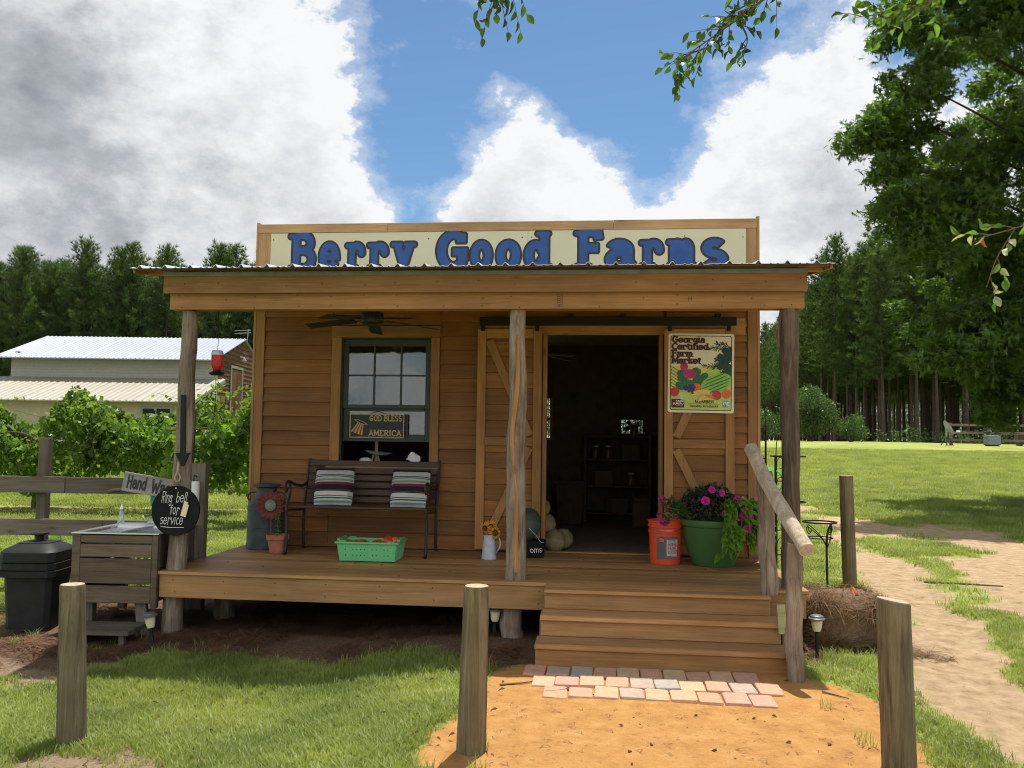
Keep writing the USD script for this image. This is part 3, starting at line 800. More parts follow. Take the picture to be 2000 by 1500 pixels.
barn_door(2.236, 2.856, False, 'left sliding door')
barn_door(4.005, 4.647, True, 'right sliding door with the market sign on it')
part(stand, 'door_header', cbox(2.30, 4.76, -.034, -.001, 2.507, 2.668), 'trim_x_2')
part(stand, 'door_jamb', cbox(3.96, 4.0, -.03, .09, .45, 2.506), 'trim_1')
part(stand, 'door_jamb', cbox(2.86, 2.90, -.03, .09, .45, 2.506), 'trim_2')
trk = MB().box(2.256, 4.668, -.118, -.106, 2.585, 2.668, .002)
for a in (2.6, 3.12, 3.62, 4.5):
    trk.box(a - .02, a + .02, -.106, -.035, 2.61, 2.645, .002)
tr = part(stand, 'door_track', trk, 'black_iron')
for a in (2.6, 3.12, 3.62, 4.5):
    part(tr, 'bracket', cbox(a - .025, a + .025, -.12, -.036, 2.669, 2.70, .003), 'black_iron')

# porch deck
deck = group_part(stand, 'porch_deck')
edge = -1.735
vb = np.linspace(edge, -.034, 13)
for i in range(12):
    part(deck, 'deck_board', cbox(-.035 + rng.uniform(-.004, .004), 4.925, vb[i] + .001, vb[i + 1] - .0022, .410, DECK - (0.0012 if i % 3 else 0), .003), f'deck_{int(rng.integers(4))}')
part(deck, 'deck_board', cbox(3.02, 4.60, -1.868, edge - .002, .410, DECK, .003), 'deck_2')
part(deck, 'deck_board', cbox(3.02, 4.60, -2.005, -1.871, .410, DECK - .001, .003), 'deck_0')
part(deck, 'rim_joist', cbox(-.018, 3.018, -1.722, -1.684, .233, .409), 'deck_1', label='long rim board under the porch edge')
part(deck, 'rim_joist', cbox(4.602, 4.905, -1.722, -1.684, .233, .409), 'deck_3')
part(deck, 'rim_joist', cbox(-.018, .02, -1.683, -.02, .233, .409), 'deck_0')
part(deck, 'rim_joist', cbox(4.868, 4.905, -1.683, -.02, .233, .409), 'deck_0')
for u in np.arange(.42, 4.8, .41):
    part(deck, 'joist', cbox(u, u + .04, -1.683, -.02, .235, .409), 'brown_grey')
for u, v in ((1.3, -.35), (2.6, -.35), (4.2, -.4)):
    part(deck, 'concrete_block', cbox(u, u + .42, v, v + .2, -.1, .23, .006), 'concrete')

# steps
st = group_part(stand, 'steps')
part(st, 'riser', cbox(3.022, 4.60, -1.985, -1.95, .297, .409), 'deck_1')
part(st, 'tread', cbox(3.005, 4.64, -2.215, -1.97, .258, .2955, .006), 'deck_2')
part(st, 'riser', cbox(3.012, 4.63, -2.195, -2.16, .152, .257), 'deck_3')
part(st, 'tread', cbox(2.985, 4.70, -2.432, -2.185, .113, .1505, .006), 'deck_0')
part(st, 'riser', cbox(2.99, 4.695, -2.418, -2.38, -.04, .112), 'trim_x_3', label='bottom riser scuffed with dirt')
for u in (3.0, 4.645):
    part(st, 'stringer', MB().box(u, u + .03, -2.15, -1.73, -.04, .25).box(u, u + .03, -2.375, -2.151, -.04, .11), 'deck_1')

# log posts of the porch
post_l = log(2.56, .080, .060, 3, (.055, .0), rough=.16)
part(stand, 'porch_post', shift(post_l, (.045, -1.60, -.06)), 'cedar_0', label='left cedar log post with the round chalkboard', smooth=50)
part(stand, 'porch_post', shift(log(2.07, .078, .062, 8, (-.01, 0), rough=.2), (2.775, -1.61, .434)), 'cedar_1', label='pale middle log post with an orange split', smooth=50)
part(stand, 'porch_post', shift(log(2.12, .068, .066, 15, (0, 0), rough=.18), (4.815, -1.63, .434)), 'cedar_2', label='dark right log post with shaggy bark', smooth=50)
part(stand, 'pier', shift(log(.5, .085, .085, 21), (2.76, -1.62, -.08)), 'cedar_1', smooth=50)
part(stand, 'pier', shift(log(.5, .085, .085, 23), (.30, -1.2, -.08)), 'cedar_2', smooth=50)
part(stand, 'pier', shift(log(.5, .075, .075, 24), (4.80, -1.63, -.08)), 'cedar_2', smooth=50)
# the freshly split streak on the middle post
zz = np.linspace(.5, 2.3, 16)
strip = MB()
off = .02 * np.sin(zz * 3.1) + .012 * np.sin(zz * 7.3)
for i in range(15):
    w0, w1 = .006 + .012 * abs(math.sin(zz[i] * 2.7)), .006 + .012 * abs(math.sin(zz[i + 1] * 2.7))
    x0, x1 = 2.772 + off[i], 2.772 + off[i + 1]
    r_ = -1.61 - .074
    strip.add([[x0 - w0, r_, zz[i]], [x0 + w0, r_, zz[i]], [x1 + w1, r_, zz[i + 1]], [x1 - w1, r_, zz[i + 1]], [x0, r_ - .01, zz[i]], [x1, r_ - .01, zz[i + 1]]], [[0, 4, 5], [0, 5, 3], [4, 1, 2], [4, 2, 5]])
part(stand, 'split_streak', strip, 'trim_2')
# bark curls
for (u, v, z, s) in ((.118, -1.62, 2.2, 1), (4.755, -1.66, 2.40, -1)):
    part(stand, 'bark_curl', tube(smooth_path([(u, v, z + .1), (u + .02 * s, v - .01, z), (u + .035 * s, v - .02, z - .08), (u + .02 * s, v, z - .2)], 5), [.006] * 15 + [.003], 5, flat=2.2), 'cedar_2')

# handrail
hr = group_part(stand, 'handrail')
part(hr, 'rail_post', shift(log(.86, .060, .056, 31, (-.03, .02), rough=.18), (4.612, -1.90, .436)), 'cedar_1', smooth=50)
part(hr, 'rail_post', shift(log(.92, .058, .05, 33, (.01, .0), rough=.2), (4.655, -2.50, -.06)), 'cedar_1', smooth=50)
pts = smooth_path([(4.520, -1.70, 1.46), (4.575, -2.0, 1.235), (4.64, -2.3, 1.03), (4.705, -2.62, .835)], 8)
part(hr, 'rail_log', tube(pts, .05, 16, seed=4, rough=.12), 'peeled', smooth=50)
part(stand, 'scrap_board', beam((4.602, -2.232, .325), (4.745, -2.232, .335), .022, .195), 'treated', label='greenish treated board beside the steps')
part(stand, 'scrap_board', beam((4.655, -1.62, .355), (4.92, -1.62, .37), .03, .09), 'deck_2')

# porch roof
roof = group_part(stand, 'porch_roof')
def rz(v):
    return 2.802 + (v + 1.9) * .118


def tin(u0, u1):
    us = np.arange(u0, u1 + .001, .00823)
    ph = (us / .2057) % 1
    h = np.where(ph < .08, ph / .08, np.where(ph < .12, 1, np.where(ph < .20, (.20 - ph) / .08, 0))) * .023
    h = h + np.where((ph > .5) & (ph < .56), .006, 0) + np.where((ph > .74) & (ph < .8), .006, 0)
    vs = [-1.9, -1.3, -.6, -.035]
    top = np.array([[u, v, rz(v) + hh] for v in vs for u, hh in zip(us, h)])
    n = len(us)
    f = [[j * n + i, j * n + i + 1, (j + 1) * n + i + 1, (j + 1) * n + i] for j in range(3) for i in range(n - 1)]
    m = len(top)
    bot = top - [0, 0, .0035]
    f2 = [[m + q[3], m + q[2], m + q[1], m + q[0]] for q in f]
    e = [[i, m + i, m + i + 1, i + 1] for i in range(n - 1)]
    return np.vstack([top, bot]), np.array(f + f2 + e)


for a in np.linspace(-.262, 5.085, 7)[:-1]:
    sv, sf = tin(a - .004, a + .8995)
    part(roof, 'roof_sheet', (sv + [0, 0, .0022 * (round((a + .262) / .8912) % 2)], sf), 'roof_tin')
part(roof, 'eave_strip', cbox(-.25, 5.07, -1.885, -1.83, rz(-1.86) - .016, rz(-1.86) - .006, .002), 'bench_wood')
for v in (-1.68, -1.1, -.5):
    part(roof, 'purlin', cbox(-.24, 5.06, v, v + .08, rz(v) - .033, rz(v) - .008, .002), f'trim_x_{abs(int(v * 10)) % 4}')
part(roof, 'drip_edge', cbox(-.068, 2.37, -1.752, -1.7485, 2.764, 2.797, .0008), 'flashing')
part(roof, 'drip_edge', cbox(2.372, 4.928, -1.754, -1.750, 2.763, 2.795, .0008), 'flashing')
part(roof, 'fascia_board', cbox(-.066, 4.926, -1.747, -1.708, 2.628, 2.776), 'trim_x_1')
part(roof, 'header_beam', cbox(-.031, 4.915, -1.700, -1.662, 2.504, 2.642), 'trim_x_3', label='knotty lower beam along the porch front')
part(roof, 'header_beam', cbox(-.031, 4.915, -1.62, -1.582, 2.504, 2.642), 'trim_x_1')
for u in np.arange(.0, 4.95, .61):
    part(roof, 'rafter', beam((u + .02, -1.70, rz(-1.70) - .085), (u + .02, -.035, rz(-.035) - .085), .04, .10), f'trim_{int(u * 10) % 4}')
for u, s in ((-.262, .03), (5.06, .03)):
    part(roof, 'barge_board', beam((u + .01, -1.86, rz(-1.86) - .022), (u + .01, -.035, rz(-.035) - .022), .02, .03), 'trim_x_0')
# a grade stamp on the beam, as on bought lumber
stamp = MB()
stamp.add(*flat(sbox(0, 0, .045, .10).difference(sbox(.003, .003, .042, .097)), .0008))
stamp.add(*flat(unary_union([LineString([(.012, .015 + k * .016), (.034, .02 + k * .016)]).buffer(.0028) for k in range(5)]), .0008))
part(roof, 'lumber_stamp', shift(stamp.out(), (3.075, -1.7005, 2.52)), 'bench_wood')
part(roof, 'lumber_mark', upright_text('H', .035, .0008, 1.7005, 4.06, 2.562, False), 'bench_wood')

# nail heads along the beams and the deck's rim
rn = np.random.default_rng(17)
nh = lathe([(0, 0), (.0055, 0), (.0045, .0015), (0, .002)], 7)
for u in np.arange(.08, 4.9, .30):
    for z, v in ((2.60 + rn.uniform(-.02, .02), -1.7005), (2.53 + rn.uniform(-.015, .015), -1.7005), (2.70 + rn.uniform(-.03, .03), -1.7475)):
        if rn.uniform() < .8:
            part(roof, 'nail', shift(turn(nh, (1, 0, 0), PI / 2), (u + rn.uniform(-.06, .06), v, z)), 'bench_wood')
for u in np.arange(.1, 3.0, .41):
    for z in (.28, .37):
        part(deck, 'nail', shift(turn(nh, (1, 0, 0), PI / 2), (u + rn.uniform(-.02, .02), -1.7225, z)), 'bench_wood')
# ------------------------------------------------------------ ground
import shapely
rng = np.random.default_rng(11)
SAND = Polygon([(.20, 5.80), (-.05, 5.62), (-.19, 5.25), (-.30, 4.75), (-.36, 4.2), (-.42, 3.4), (-.5, 2.0), (-.4, .0), (1.9, 0), (1.95, 3.0), (1.93, 4.1), (1.99, 4.61), (2.16, 5.13), (2.05, 5.42), (1.90, 5.72)])
DIRT = Polygon([(5.6, 17.6), (5.15, 14.3), (4.29, 10.95), (3.63, 8.75), (3.24, 7.3), (2.79, 5.98), (2.42, 4.87), (2.2, 4.1), (2.1, 2.5), (2.2, -4), (9, -4), (8.2, 5), (7.2, 9), (7.6, 12.2), (8.4, 14.6), (8.0, 16.2), (7.0, 15.6), (6.7, 18.6), (3.4, 21), (0, 21.5), (0, 20), (3.2, 19)])
STRIPS = [LineString([(5.6, 13.2), (5.2, 10.8), (4.55, 8.9), (4.05, 7.2), (3.45, 5.6), (3.0, 4.2)]).buffer(.17), LineString([(5.9, 13.2), (6.3, 12.4), (5.3, 11.9)]).buffer(.3),
          Point(2.5, 3.95).buffer(.22), LineString([(4.4, 5.9), (4.1, 5.2)]).buffer(.2)]
MULCH = Polygon([(-4.1, 6.75), (-3.7, 6.2), (-3.2, 6.05), (-2.5, 6.28), (-1.95, 6.32), (-1.5, 6.14), (-1.2, 6.08), (-.95, 6.22), (-.5, 6.25), (-.1, 5.78), (.5, 5.75), (1.9, 5.8), (2.0, 6.2), (2.95, 6.2), (3.0, 7.0), (2.6, 12.2), (-2.4, 12.6), (-3.0, 8.0), (-4.2, 7.6)])
BARE = [Point(-2.15, 4.33).buffer(.34), affinity.scale(Point(-2.0, 4.42).buffer(.28), 1.5, .7), affinity.scale(Point(-3.45, 6.15).buffer(.4), 1.4, .6), Point(1.83, 3.95).buffer(.25), affinity.scale(Point(-.25, 3.7).buffer(.2), 1.3, 1),
        affinity.scale(Point(-8.5, 16.4).buffer(1), 5.0, .5), affinity.scale(Point(-3.0, 12.8).buffer(.6), 1.6, .5)]


def field(poly, p, w):
    """.5 on the outline, 1 inside, 0 outside, over a band of width w."""
    g = shapely.points(p)
    d = shapely.distance(g, poly.boundary)
    s = np.where(shapely.contains_xy(poly, p[:, 0], p[:, 1]), d, -d)
    return np.clip(.5 + s / w, 0, 1)


def masks(p):
    p = np.asarray(p, float)
    out = {k: np.zeros(len(p)) for k in ('sand', 'dirt', 'mulch', 'bare')}
    near = (np.abs(p[:, 0]) < 26) & (p[:, 1] < 30) & (p[:, 1] > -6)
    q = p[near]
    wob = (fbm(np.column_stack([q * 1.6, np.zeros(len(q))]), 4, 3) - .5) * .5
    q = q + np.column_stack([wob, -wob])
    out['sand'][near] = field(SAND, q, .34)
    dirt = field(DIRT, q, 1.0)
    for s in STRIPS:
        dirt = np.minimum(dirt, 1 - .9 * field(s, q, .5))
    patch = fbm(np.column_stack([q * .8, np.zeros(len(q))]), 4, 8)
    out['dirt'][near] = np.clip(dirt - np.clip((patch - .55) * 1.8, 0, .4) - np.clip((q[:, 1] - 11.5) / 3, 0, 1) * np.clip((patch - .40) * 3.5, 0, .55), 0, 1)
    m = field(MULCH, q, .6)
    out['mulch'][near] = m
    b = np.zeros(len(q))
    for s in BARE:
        b = np.maximum(b, field(s, q, .45))
    out['bare'][near] = np.clip(b * .85 + np.clip((fbm(np.column_stack([q * 1.9, np.zeros(len(q))]), 4, 21) - .62) * 3, 0, .45), 0, 1)
    return out


def steps(a, b, h, grow, far0, far1):
    x = list(np.arange(a, b + 1e-6, h))
    s = h
    while x[-1] < far1:
        s = min(s * grow, 30); x.append(x[-1] + s)
    s = h
    while x[0] > far0:
        s = min(s * grow, 30); x.insert(0, x[0] - s)
    return np.array(x)


gx, gy = steps(-5.0, 6.0, .055, 1.14, -420, 420), steps(3.0, 8.8, .055, 1.13, -60, 650)
X, Y = np.meshgrid(gx, gy)
P2 = np.column_stack([X.ravel(), Y.ravel()])
GM = masks(P2)
Z = ground_z(P2[:, 0], P2[:, 1])
close = (np.abs(P2[:, 0]) < 12) & (P2[:, 1] < 20) & (P2[:, 1] > -2)
P3 = np.column_stack([P2, np.zeros(len(P2))])
Z += np.where(close, (fbm(P3 * 1.1, 4, 31) - .5) * .035 + (fbm(P3 * 9, 3, 32) - .5) * (.012 + .03 * GM['dirt'] + .02 * GM['mulch']), 0)
Z += np.where(np.abs(P2[:, 0]) > 20, (fbm(P3 * .05, 3, 33) - .5) * .5 * np.clip((np.abs(P2[:, 0]) - 20) / 30, 0, 1), 0)
# ruts of the track and the mound of straw under the porch edge
rut = LineString([(5.9, 14.5), (4.9, 10.6), (4.2, 8.6), (3.6, 6.9), (2.95, 5.2), (2.5, 3.5)])
dr = shapely.distance(shapely.points(P2), rut)
Z -= .03 * np.exp(-(dr / .25) ** 2) * GM['dirt']
V3 = np.column_stack([P2, Z])
nx, ny = len(gx), len(gy)
i, j = np.meshgrid(np.arange(ny - 1), np.arange(nx - 1), indexing='ij')
QF = np.stack([i * nx + j, i * nx + j + 1, (i + 1) * nx + j + 1, (i + 1) * nx + j], -1).reshape(-1, 4)
fm = {k: GM[k][QF].mean(1) for k in GM}
sand_f = fm['sand'] > .5
dirt_f = ~sand_f & (fm['dirt'] > .5)
mul_f = ~sand_f & ~dirt_f & (fm['mulch'] > .5)
for nm, sel in (('ground', ~sand_f & ~dirt_f & ~mul_f), ('sand_path', sand_f), ('dirt_track', dirt_f), ('pine_litter_bed', mul_f)):
    q = QF[sel]
    used, inv = np.unique(q.ravel(), return_inverse=True)
    f = inv.reshape(-1, 4)
    m = usdkit.mesh(stage, f'/World/{nm}', (V3[used], f), MATS['ground'], smooth=True)
    for k in GM:
        UsdGeom.PrimvarsAPI(m).CreatePrimvar(k, Sdf.ValueTypeNames.FloatArray, 'vertex').Set(Vt.FloatArray.FromNumpy(GM[k][used].astype(np.float32)))
    meta(m.GetPrim(), kind='structure')
from scipy.interpolate import RegularGridInterpolator
_gz = RegularGridInterpolator((gy, gx), Z.reshape(ny, nx), bounds_error=False, fill_value=0)


def gz(x, y):
    return _gz(np.column_stack([np.atleast_1d(np.asarray(y, float)), np.atleast_1d(np.asarray(x, float))]))


def gpt(x, y, d=0.0):
    return np.array([x, y, float(gz(x, y)[0]) + d])


def to_uv(p):
    d = np.asarray(p, float)[:, :2] - CAB0[:2]
    return np.column_stack([d @ CU[:2], d @ CV[:2]])


# pavers before the steps: three courses of tumbled blocks
pv = thing('brick_paving', None, None, (0, 0, 0), 0, kind='structure')
rows = [(-2.44, 2.93, 10, .0), (-2.67, 3.0, 10, .02), (-2.90, 3.08, 9, .0)]
for r_, (v0, u0, cnt, _) in enumerate(rows):
    u = u0
    for k in range(cnt):
        wd = rng.uniform(.138, .152); dp = rng.uniform(.205, .225)
        c = cab(u + wd / 2, v0 - .11 + rng.uniform(-.006, .006))
        a = YAW + rng.uniform(-.03, .03)
        o = [(-wd / 2 + .012 * rng.uniform(.3, 1.5), -dp / 2), (wd / 2 - .012 * rng.uniform(.3, 1.5), -dp / 2), (wd / 2, -dp / 2 + .014 * rng.uniform(.4, 1.6)), (wd / 2, dp / 2 - .012), (wd / 2 - .012, dp / 2), (-wd / 2 + .012, dp / 2), (-wd / 2, dp / 2 - .014), (-wd / 2, -dp / 2 + .012)]
        o = np.array(o) + rng.uniform(-.004, .004, (8, 2))
        ca, sa = math.cos(a), math.sin(a)
        o = o @ np.array([[ca, sa], [-sa, ca]])
        zt = float(gz(*c[:2])[0]) + rng.uniform(.012, .02)
        tilt = rng.uniform(-.03, .03, 2)
        rings = []
        for s_, z in ((.99, -.05), (1.0, -.012), (.975, -.003), (.93, 0.0)):
            rings.append(np.column_stack([c[0] + o[:, 0] * s_, c[1] + o[:, 1] * s_, zt + z + o @ tilt]))
        rings.append(np.array([[c[0], c[1], zt + .001]]))
        v = np.vstack(rings)
        f = [[r * 8 + i, r * 8 + (i + 1) % 8, (r + 1) * 8 + (i + 1) % 8, (r + 1) * 8 + i] for r in range(3) for i in range(8)]
        f = [[q[0], q[1], q[2]] for q in f] + [[q[0], q[2], q[3]] for q in f] + [[24 + i, 24 + (i + 1) % 8, 32] for i in range(8)]
        col = int(rng.choice(6, p=[.27, .23, .2, .12, .08, .1]))
        part(pv, 'brick', (v, f), f'paver_{col}')
        u += wd + rng.uniform(.003, .008)


# ------------------------------------------------------------ grass, straw litter, twigs
def tuft(n, h, spread, w, seed, lean=.5):
    r = np.random.default_rng(seed)
    mb = MB()
    for _ in range(n):
        a, d = r.uniform(0, 2 * PI), spread * math.sqrt(r.uniform())
        x, y = d * math.cos(a), d * math.sin(a)
        b = r.uniform(0, 2 * PI); hh = h * r.uniform(.5, 1.15); l = lean * r.uniform(.3, 1.3) * hh
        dx, dy = math.cos(b), math.sin(b); px, py = -dy * w / 2, dx * w / 2
        mb.add([[x - px, y - py, -.004], [x + px, y + py, -.004], [x + dx * l * .4 + px * .8, y + dy * l * .4 + py * .8, hh * .6], [x + dx * l * .4 - px * .8, y + dy * l * .4 - py * .8, hh * .6], [x + dx * l, y + dy * l, hh * .93]], [[0, 1, 2], [0, 2, 3], [3, 2, 4]])
    return mb


def in_view(p, pad=2.6):
    return (np.abs(p[:, 0]) < p[:, 1] * .68 + pad)


def seed_points(n, x0, x1, y0, y1, s):
    r = np.random.default_rng(s)
    return np.column_stack([r.uniform(x0, x1, n), r.uniform(y0, y1, n)])


def keep_grass(p, thin=1.0, s=0):
    m = masks(p)
    r = np.random.default_rng(s)
    uv = to_uv(p)
    under = (uv[:, 0] > -.05) & (uv[:, 0] < 4.95) & (uv[:, 1] > -1.75) & (uv[:, 1] < 3.7)
    step = (uv[:, 0] > 2.75) & (uv[:, 0] < 4.75) & (uv[:, 1] > -3.2) & (uv[:, 1] < -1.7)
    nz = fbm(np.column_stack([p * 5, np.zeros(len(p))]), 3, 5)
    cov = np.clip(1.1 - 2.3 * np.maximum(m['sand'] - .05, 0), 0, 1) * np.clip(1.15 - 2.0 * m['dirt'], 0, 1) * np.clip(1.15 - 2.2 * m['mulch'], 0, 1) * np.clip(1.1 - 1.5 * m['bare'], 0, 1)
    return (~under) & (~step) & (r.uniform(size=len(p)) < cov * thin * np.clip(.35 + nz * 1.3, 0, 1))


GP = [(tuft(9, .045, .04, .0046, 40 + k, 1.0), 'grass_blade') for k in range(5)]
pts_, sc_ = [], []
for (n_, b, s_) in ((80000, (-6.2, 3.4, 2.9, 5.2), 1), (62000, (-7.6, 6.6, 5.2, 8.0), 2)):
    p = seed_points(n_, *b, s_)
    p = p[in_view(p)]; p = p[keep_grass(p, 1.0, s_)]
    pts_.append(p); sc_.append(np.random.default_rng(s_).uniform(.7, 1.25, len(p)))
p = np.vstack(pts_); s = np.concatenate(sc_)
r = np.random.default_rng(77)
scatter('/World', 'near_grass', GP, np.column_stack([p, gz(p[:, 0], p[:, 1])]), r.uniform(0, 6.28, len(p)), s, r.integers(0, 5, len(p)), 'mown bright green lawn grass around the wooden farm stand', cat='grass')
GF = [(tuft(12, .075, .13, .010, 60 + k, 1.0), 'grass_blade') for k in range(4)]
pts_ = []
for (n_, b, s_) in ((38000, (-12, 12, 7.6, 14.0), 3), (48000, (-18, 20, 14.0, 26.0), 4), (30000, (-17, 30, 26.0, 42.0), 5)):
    p = seed_points(n_, *b, s_)
    p = p[in_view(p)]; pts_.append(p[keep_grass(p, 1.0, s_)])
p = np.vstack(pts_)
s = np.random.default_rng(9).uniform(.65, 1.15, len(p)) * np.clip(p[:, 1] / 13, .75, 1.7)
scatter('/World', 'field_grass', GF, np.column_stack([p, gz(p[:, 0], p[:, 1])]), r.uniform(0, 6.28, len(p)), s, r.integers(0, 4, len(p)), 'sunny mown grass of the field behind and beside the stand', cat='grass')
# taller tufts at feet of posts and the porch edge
GT = [(tuft(16, .085, .05, .0045, 80 + k, .8), 'grass_blade') for k in range(3)]
tp = [(-3.05, 6.35, 3), (-2.9, 6.45, 4), (-3.6, 6.55, 5), (-.35, 5.75, 14), (-.6, 5.75, 10), (-.15, 5.6, 5), (-2.45, 6.5, 4), (2.25, 6.0, 10), (2.45, 5.85, 8), (2.6, 6.05, 8), (-.2, 4.1, 4), (2.0, 4.3, 8), (2.05, 4.75, 5), (-2.2, 4.2, 3), (-1.9, 5.7, 8), (-.9, 5.6, 8), (3.6, 9.0, 6)]
q = np.vstack([np.random.default_rng(5 + k).normal((a, b), .11, (c * 3, 2)) for k, (a, b, c) in enumerate(tp)])
q = q[keep_grass(q, 9, 3) | (np.random.default_rng(3).uniform(size=len(q)) < .3)]
uv_ = to_uv(q)
q = q[~((uv_[:, 0] > 2.9) & (uv_[:, 0] < 4.72) & (uv_[:, 1] > -2.45))]
scatter('/World', 'tall_grass', GT, np.column_stack([q, gz(q[:, 0], q[:, 1])]), r.uniform(0, 6.28, len(q)), r.uniform(.5, 1.1, len(q)), r.integers(0, 3, len(q)), 'longer grass tufts left standing at the porch edge and posts', cat='grass')


def litter(n, l, w, spread, seed, rise=.02):
    r = np.random.default_rng(seed); mb = MB()
    for _ in range(n):
        c = np.append(r.uniform(-spread, spread, 2), r.uniform(0, rise)); a = r.uniform(0, PI); ll = l * r.uniform(.5, 1.2) / 2
        d = np.array([math.cos(a) * ll, math.sin(a) * ll, r.uniform(-.3, .3) * ll * .5]); s_ = np.array([-math.sin(a), math.cos(a), 0]) * w / 2
        k = np.array([0, 0, r.uniform(0, .012)])
        mb.add([c - d - s_, c - d + s_, c + k + s_, c + k - s_, c + d], [[0, 1, 2], [0, 2, 3], [3, 2, 4]])
    return mb


p = seed_points(26000, -4.4, 3.1, 5.2, 9.5, 6)
m = masks(p)
uv_ = to_uv(p)
ok = (np.random.default_rng(4).uniform(size=len(p)) < np.clip((m['mulch'] - .25) * 1.6, 0, 1)) & ~((uv_[:, 0] > 2.8) & (uv_[:, 0] < 4.75) & (uv_[:, 1] > -3.2) & (uv_[:, 1] < -1.7)) & (uv_[:, 1] < -.6) & (fbm(np.column_stack([p * 2, np.zeros(len(p))]), 3, 44) > .42)
p = p[ok]
scatter('/World', 'pine_straw', [(litter(9, .17, .0035, .08, 90 + k), 'pine_straw') for k in range(4)], np.column_stack([p, gz(p[:, 0], p[:, 1]) + .002]), r.uniform(0, 6.28, len(p)), r.uniform(.7, 1.3, len(p)), r.integers(0, 4, len(p)), 'reddish brown pine straw strewn along the foot of the porch', cat='straw')
# crumbs: chips on the sand, clods and dry stalks on the track
p = np.vstack([seed_points(1100, -.5, 2.3, 3.0, 5.7, 7), seed_points(2600, 2.0, 7.5, 3.4, 14.0, 8), seed_points(500, -3.2, -1.4, 4.0, 4.8, 9)])
m = masks(p); uv_ = to_uv(p)
p = p[((m['sand'] > .5) | (m['dirt'] > .45) | (m['bare'] > .5)) & ~((uv_[:, 0] > 2.8) & (uv_[:, 0] < 4.75) & (uv_[:, 1] > -3.2))]
chip = MB().add(*shift((cbox(-.006, .006, -.003, .003, -.002, .002, .001)), (0, 0, .003)))
scatter('/World', 'ground_crumbs', [(litter(2, .05, .003, .03, 95, .006), 'straw'), (chip, 'twig'), (litter(3, .09, .003, .05, 96, .006), 'pine_straw')], np.column_stack([p, gz(p[:, 0], p[:, 1])]), r.uniform(0, 6.28, len(p)), r.uniform(.2, 1.0, len(p)) ** 1.3, r.choice(3, len(p), p=[.6, .04, .36]), 'bits of bark and dry stalks on the sand and track', cat='debris')
for k, (pts, lab) in enumerate([([(.22, 5.22), (.33, 5.26), (.38, 5.32)], 'short dark forked twig left of the pavers on the sand'), ([(.35, 5.28), (.47, 5.17), (.56, 5.13)], 'thin curved twig on sand by the lowest row of pavers'),
                                ([(4.55, 9.55), (4.85, 9.4), (5.25, 9.25)], 'long straight stick lying across the dirt track'), ([(-.05, 5.35), (.1, 5.4), (.2, 5.47)], 'twig at the grass edge beside the middle bollard'),
                                ([(1.9, 5.3), (2.0, 5.15)], 'tiny stick on orange sand near the handrail foot')]):
    q = smooth_path([(*a, float(gz(*a)[0]) + .008) for a in pts], 5)
    single('twig' if k != 2 else 'stick', tube(q, np.linspace(.006, .003, len(q)) * (2.2 if k == 2 else 1), 5), 'twig', lab, 'stick')
# ------------------------------------------------------------ woods, trees, vines
def quad_leaf(c, d, s, l, w, bend=.15):
    """A pointed leaf of four triangles from c along d, s across."""
    c, d, s = map(np.asarray, (c, d, s)); nrm = np.cross(d, s)
    return np.array([c, c + d * l * .45 + s * w / 2 + nrm * bend * l * .3, c + d * l, c + d * l * .45 - s * w / 2 + nrm * bend * l * .3, c + d * l * .5]), [[0, 1, 4], [1, 2, 4], [2, 3, 4], [3, 0, 4]]


def rand_dirs(r, n):
    v = r.normal(size=(n, 3)); return v / np.linalg.norm(v, axis=1)[:, None]


def cards(r, cen, size, aspect=.5, up=.3):
    """Many two-triangle leaf blades at cen."""
    n = len(cen)
    d = rand_dirs(r, n); d[:, 2] -= up; d /= np.linalg.norm(d, axis=1)[:, None]
    s = np.cross(d, rand_dirs(r, n)); s /= np.linalg.norm(s, axis=1)[:, None]
    size = np.broadcast_to(size, (n,))[:, None]
    v = np.stack([cen, cen + d * size * .5 + s * size * aspect * .5, cen + d * size, cen + d * size * .5 - s * size * aspect * .5], 1).reshape(-1, 3)
    k = np.arange(n)[:, None] * 4
    return v, np.vstack([k + [0, 1, 2], k + [0, 2, 3]])


def needle_tuft(r, cens, dirs, l, n, w):
    """Bunches of needles: n blades about each dir."""
    m = len(cens)
    c = np.repeat(cens, n, 0); d0 = np.repeat(dirs, n, 0)
    d = d0 + rand_dirs(r, m * n) * .75; d /= np.linalg.norm(d, axis=1)[:, None]
    s = np.cross(d, rand_dirs(r, m * n)); s /= np.linalg.norm(s, axis=1)[:, None]
    ll = l * r.uniform(.6, 1.15, (m * n, 1))
    v = np.stack([c - s * w / 2, c + s * w / 2, c + d * ll], 1).reshape(-1, 3)
    return v, np.arange(m * n * 3).reshape(-1, 3)


